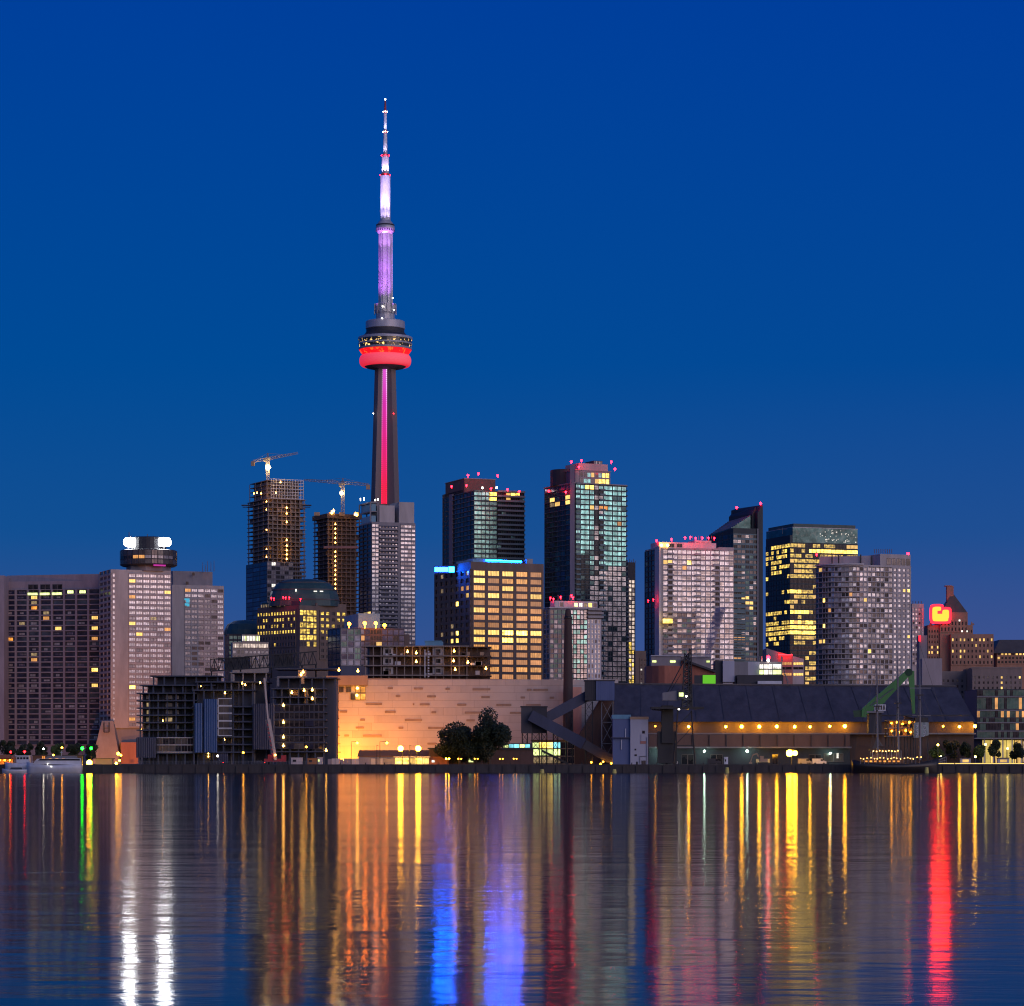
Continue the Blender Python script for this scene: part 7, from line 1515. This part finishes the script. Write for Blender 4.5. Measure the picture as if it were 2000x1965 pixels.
for k, (px, y, mat, r, lab) in enumerate(((160.5, 1461.6, 'lamp_green', .55, 'left of the two green navigation lamps by the hotel base'), (178, 1461.6, 'lamp_green', .5, 'right of the two green navigation lamps by the hotel base'), (174.4, 1489.7, 'lamp_sodium', .95, 'blazing orange lamp low on the quay below the green lamps'), (231, 1472, 'lamp_sodium_soft', .55, 'tall orange lamp at the right foot of the splayed hotel base'), (236, 1475, 'lamp_sodium_soft', .4, 'small orange lamp just right of the splayed hotel base'), (227, 1491, 'lamp_sodium', .4, 'low orange lamp at the corner of the splayed hotel base'), (21, 1469, 'lamp_red', .35, 'left of the two small red dock lamps'), (48, 1468.5, 'lamp_red', .4, 'right of the two small red dock lamps'), (85, 1462.5, 'lamp_white', .3, 'pale lamp rising among the dark trees on the left'), (121, 1460.5, 'lamp_sodium_soft', .35, 'orange lamp on a thin post between dark trees and green lamps'), (104, 1475, 'lamp_sodium_soft', .35, 'low orange lamp above the motor yacht'))):
    dd = 958; t = thing('dock_lamp', lab, 'street lamp', (X(px, dd), dd, G)); m_ = MB(); m_.tube((X(px, dd), dd, G), P(px, y, dd), .1, .07); m_.build('pole', 'black_steel', t); m_ = MB(); m_.ball(P(px, y, dd), r); m_.build('bulb', mat, t)
flood('orange floodlight lighting the splayed hotel base', 205, 1475, G+1.2, 'flood_sodium', 110000)
flood('orange floodlight at the right of the splayed hotel base', 233, 1515, G+1.2, 'lamp_sodium', 20000)
for k, (px, x0, x1, y0, y1) in enumerate(((14, -8, 34, 1444, 1482), (48, 30, 66, 1447, 1482), (78, 62, 96, 1449, 1480), (112, 100, 124, 1447, 1478), (146, 130, 162, 1450, 1482), (178, 160, 194, 1452, 1484))):
    tree('dock_tree', ('dark tree at the left edge behind the dock pavilion', 'dark tree behind the two red dock lamps', 'dark tree above the stern of the motor yacht', 'narrow tree tinted orange by a lamp', 'dark tree left of the green lamps', 'dark tree beside the splayed hotel base')[k], px, 1000, x0, x1, y0, y1, 2400, 'leaves_unlit' if k != 3 else 'leaves_lamplit', 40+k, 8, 'trees on the left quay', .45)
D = 975; t = thing('dock_shed', 'low quay shed lit orange between the green lamps and the splayed base', 'shed', (X(200, D), D, G))
m_ = MB(); m_.prism(rect(186, 219, D, D+4), G, Z(1482, D)); m_.build('wall', 'ochre_panel', t); m_ = MB(); m_.prism(rect(184, 221, D-.4, D+4.4), Z(1482, D), Z(1481, D)); m_.build('roof', 'charcoal_metal', t)
D = 978; t = thing('dock_shed', 'long low quay shed with warm windows above the motor yacht', 'shed', (X(110, D), D, G))
m_ = MB(); m_.prism(rect(64, 160, D, D+4), G, Z(1476, D)); m_.build('wall', 'dark_brick', t); m_ = MB(); m_.prism(rect(62, 162, D-.4, D+4.4), Z(1476, D), Z(1474.5, D)); m_.build('roof', 'charcoal_metal', t)
for k in range(5): m_ = MB(); m_.box(P(72+k*13, 1471 if k == 0 else 1480, D-.05), (1.0, .1, 1.2)); m_.build('window', 'lit_orange', t) if k else None

# small things on the quay in the middle
D = 966
for k, (px, w_, h_, mat, lab) in enumerate(((580, 22, 2.2, 'hoarding_white', 'pale site cabin behind the foot of the mobile crane'), (611, 20, 2.0, 'awning', 'rust coloured container left of the hoarding'), (1418, 7, 2.4, 'hull_white', 'white portable cabin below the green white lamps'), (625, 10, 2.3, 'hoarding_white', 'pale lit cabin at the end of the hoarding'))):
    t = thing('site_cabin', lab, 'cabin', (X(px, D), D, G)); ww = w_*D/F
    m_ = MB(); m_.box((X(px, D), D, G+h_/2+.15), (ww, 2.2, h_)); m_.box((X(px, D), D, G+h_+.2), (ww+.2, 2.4, .12)); m_.build('body', mat, t); m_ = MB(); m_.box((X(px, D)-ww*.2, D-1.12, G+h_*.6), (ww*.3, .06, h_*.35)); m_.build('window', 'dark_glass' if k != 3 else 'lit_lime', t)
D = 962; t = thing('excavator', 'excavator with folded arm on the quay below the green white lamps', 'excavator', (X(1488, D), D, G))
m_ = MB(); m_.box((X(1490, D), D, G+.45), (3.6, 2.4, .8)); m_.build('tracks', 'black_steel', t); m_ = MB(); m_.box((X(1491, D), D, G+1.5), (2.8, 2.3, 1.1)); m_.box((X(1487.5, D), D-.5, G+2.2), (1.2, 1.1, 1.5)); m_.build('body', 'ochre_panel', t)
m_ = MB(); m_.beam(P(1486, 1484, D), P(1478, 1472, D), .4, .5); m_.beam(P(1478, 1472, D), P(1470, 1475, D), .3, .4); m_.beam(P(1470, 1475, D), P(1466, 1488, D), .3, .3); m_.box(P(1466, 1490, D), (1.0, 1.0, .7)); m_.build('arm', 'ochre_panel', t)
for k, (px, lab) in enumerate(((424, 'fine dark car parked below the blue wrapped block'), (505, 'dark car parked left of the mobile crane'))):
    dd = 960; t = thing('parked_car', lab.replace('fine ', ''), 'car', (X(px, dd), dd, G)); x = X(px, dd)
    m_ = MB(); m_.loft([[(x-2.1, dd+e, G+.3), (x-2.1, dd+e, G+.85), (x-1.2, dd+e, G+.95), (x-.7, dd+e, G+1.45), (x+.8, dd+e, G+1.45), (x+1.4, dd+e, G+.95), (x+2.1, dd+e, G+.85), (x+2.1, dd+e, G+.3)] for e in (-.85, .85)]); m_.build('body', 'charcoal_metal', t)
    for s in (-1.3, 1.3): m_ = MB(); m_.tube((x+s, dd-.9, G+.32), (x+s, dd-.6, G+.32), .32, n=10); m_.build('wheel', 'black_steel', t)
    m_ = MB(); m_.box((x+2.12, dd-.5, G+.7), (.06, .3, .15)); m_.build('headlight', 'lamp_red', t)
for k, (px, y, mat, lab) in enumerate(((422, 1476.5, 'lamp_white', 'pale lamp by the blue wrapped block'), (472, 1470, 'lamp_sodium_soft', 'orange street lamp before the unfinished middle block'), (595, 1459, 'lamp_sodium_soft', 'orange street lamp before the tall dark frame block'))):
    street_lamp(lab, px, y, 960, .6, mat, 'street lamps by the unfinished blocks', .32)
for k in range(26):
    x_ = 660+k*48+rng.uniform(-6, 6)
    if x_ > 1990: break
    t = thing('bollard', 'small black iron bollard standing on the quay edge', 'bollard', (X(x_, 951), 951.0, G+.12), 'iron bollards along the quay edge'); m_ = MB(); m_.lathe((X(x_, 951), 951.0), [(.12, G+.72), (.26, G+.68), (.26, G+.56), (.15, G+.5), (.19, G+.12)], 10); m_.build('post', 'black_steel', t)
for k, (px, mat, lab) in enumerate(((1310, 'hull_white', 'white van parked under the leftmost green white wall lamp'), (1395, 'charcoal_metal', 'dark van parked under the second green white wall lamp'), (1572, 'steel', 'grey van parked right of the blazing floodlight mast'), (1600, 'hull_white', 'pale van parked between the floodlight mast and the stern of the tall ship'))):
    dd = 975; t = thing('parked_van', lab, 'van', (X(px, dd), dd, G)); x = X(px, dd)
    m_ = MB(); m_.loft([[(x-2.4, dd+e, G+.35), (x-2.4, dd+e, G+2.1), (x+1.0, dd+e, G+2.1), (x+1.7, dd+e, G+1.3), (x+2.4, dd+e, G+1.1), (x+2.4, dd+e, G+.35)] for e in (-.95, .95)]); o = m_.build('body', mat, t)
    for s_ in (-1.5, 1.5): m_ = MB(); m_.tube((x+s_, dd-1.0, G+.36), (x+s_, dd-.7, G+.36), .36, n=10); m_.build('wheel', 'black_steel', t)
    m_ = MB(); m_.box((x+.9, dd-.97, G+1.6), (1.0, .06, .55)); m_.build('side_window', 'dark_glass', t)
t = thing('quay_railing', 'thin pale railing along the quay edge before the unfinished blocks', 'railing', (X(450, 951.5), 951.5, G+.12)); m_ = MB()
for k in range(60): m_.tube((X(268+k*6.2, 951.5), 951.5, G+.1), (X(268+k*6.2, 951.5), 951.5, G+1.15), .035, n=4)
for z_ in (.6, 1.15): m_.tube((X(268, 951.5), 951.5, G+z_), (X(634, 951.5), 951.5, G+z_), .035, n=4)
m_.build('rails', 'steel', t)
# steam rising behind the brick annex
mv = bpy.data.materials.new('steam'); mv.use_nodes = True; MAT['steam'] = mv; n = mv.node_tree.nodes; l = mv.node_tree.links; n.clear()
out = N(n, 'ShaderNodeOutputMaterial'); pv = N(n, 'ShaderNodeVolumePrincipled'); pv.inputs['Color'].default_value = (.85, .78, .9, 1); pv.inputs['Anisotropy'].default_value = .2
tc = N(n, 'ShaderNodeNewGeometry'); nz = N(n, 'ShaderNodeTexNoise'); nz.inputs['Scale'].default_value = .16; nz.inputs['Detail'].default_value = 3; l.new(tc.outputs['Position'], nz.inputs['Vector'])
mr = N(n, 'ShaderNodeMapRange'); l.new(nz.outputs['Fac'], mr.inputs['Value']); mr.inputs['From Min'].default_value = .3; mr.inputs['From Max'].default_value = .7; mr.inputs['To Min'].default_value = .12; mr.inputs['To Max'].default_value = .7
l.new(mr.outputs[0], pv.inputs['Density']); l.new(pv.outputs[0], out.inputs['Volume'])
D = 1180; m_ = MB(); rg = []
for k in range(11):
    t_ = k/10; px = 1382+26*t_**1.3; py = 1285-98*t_; r = (6+9*t_-5*t_**3)*D/F; c = P(px, py, D); rg.append([(c.x+r*math.cos(2*PI*i/14)*(1+.12*math.sin(k*2+i)), D+r*math.sin(2*PI*i/14), c.z) for i in range(14)])
m_.loft(rg); o = m_.build('steam_plume', 'steam'); tag(o, 'pale violet plume of steam before the broad condominium', 'steam', kind='stuff')
print('objects', len(bpy.data.objects))
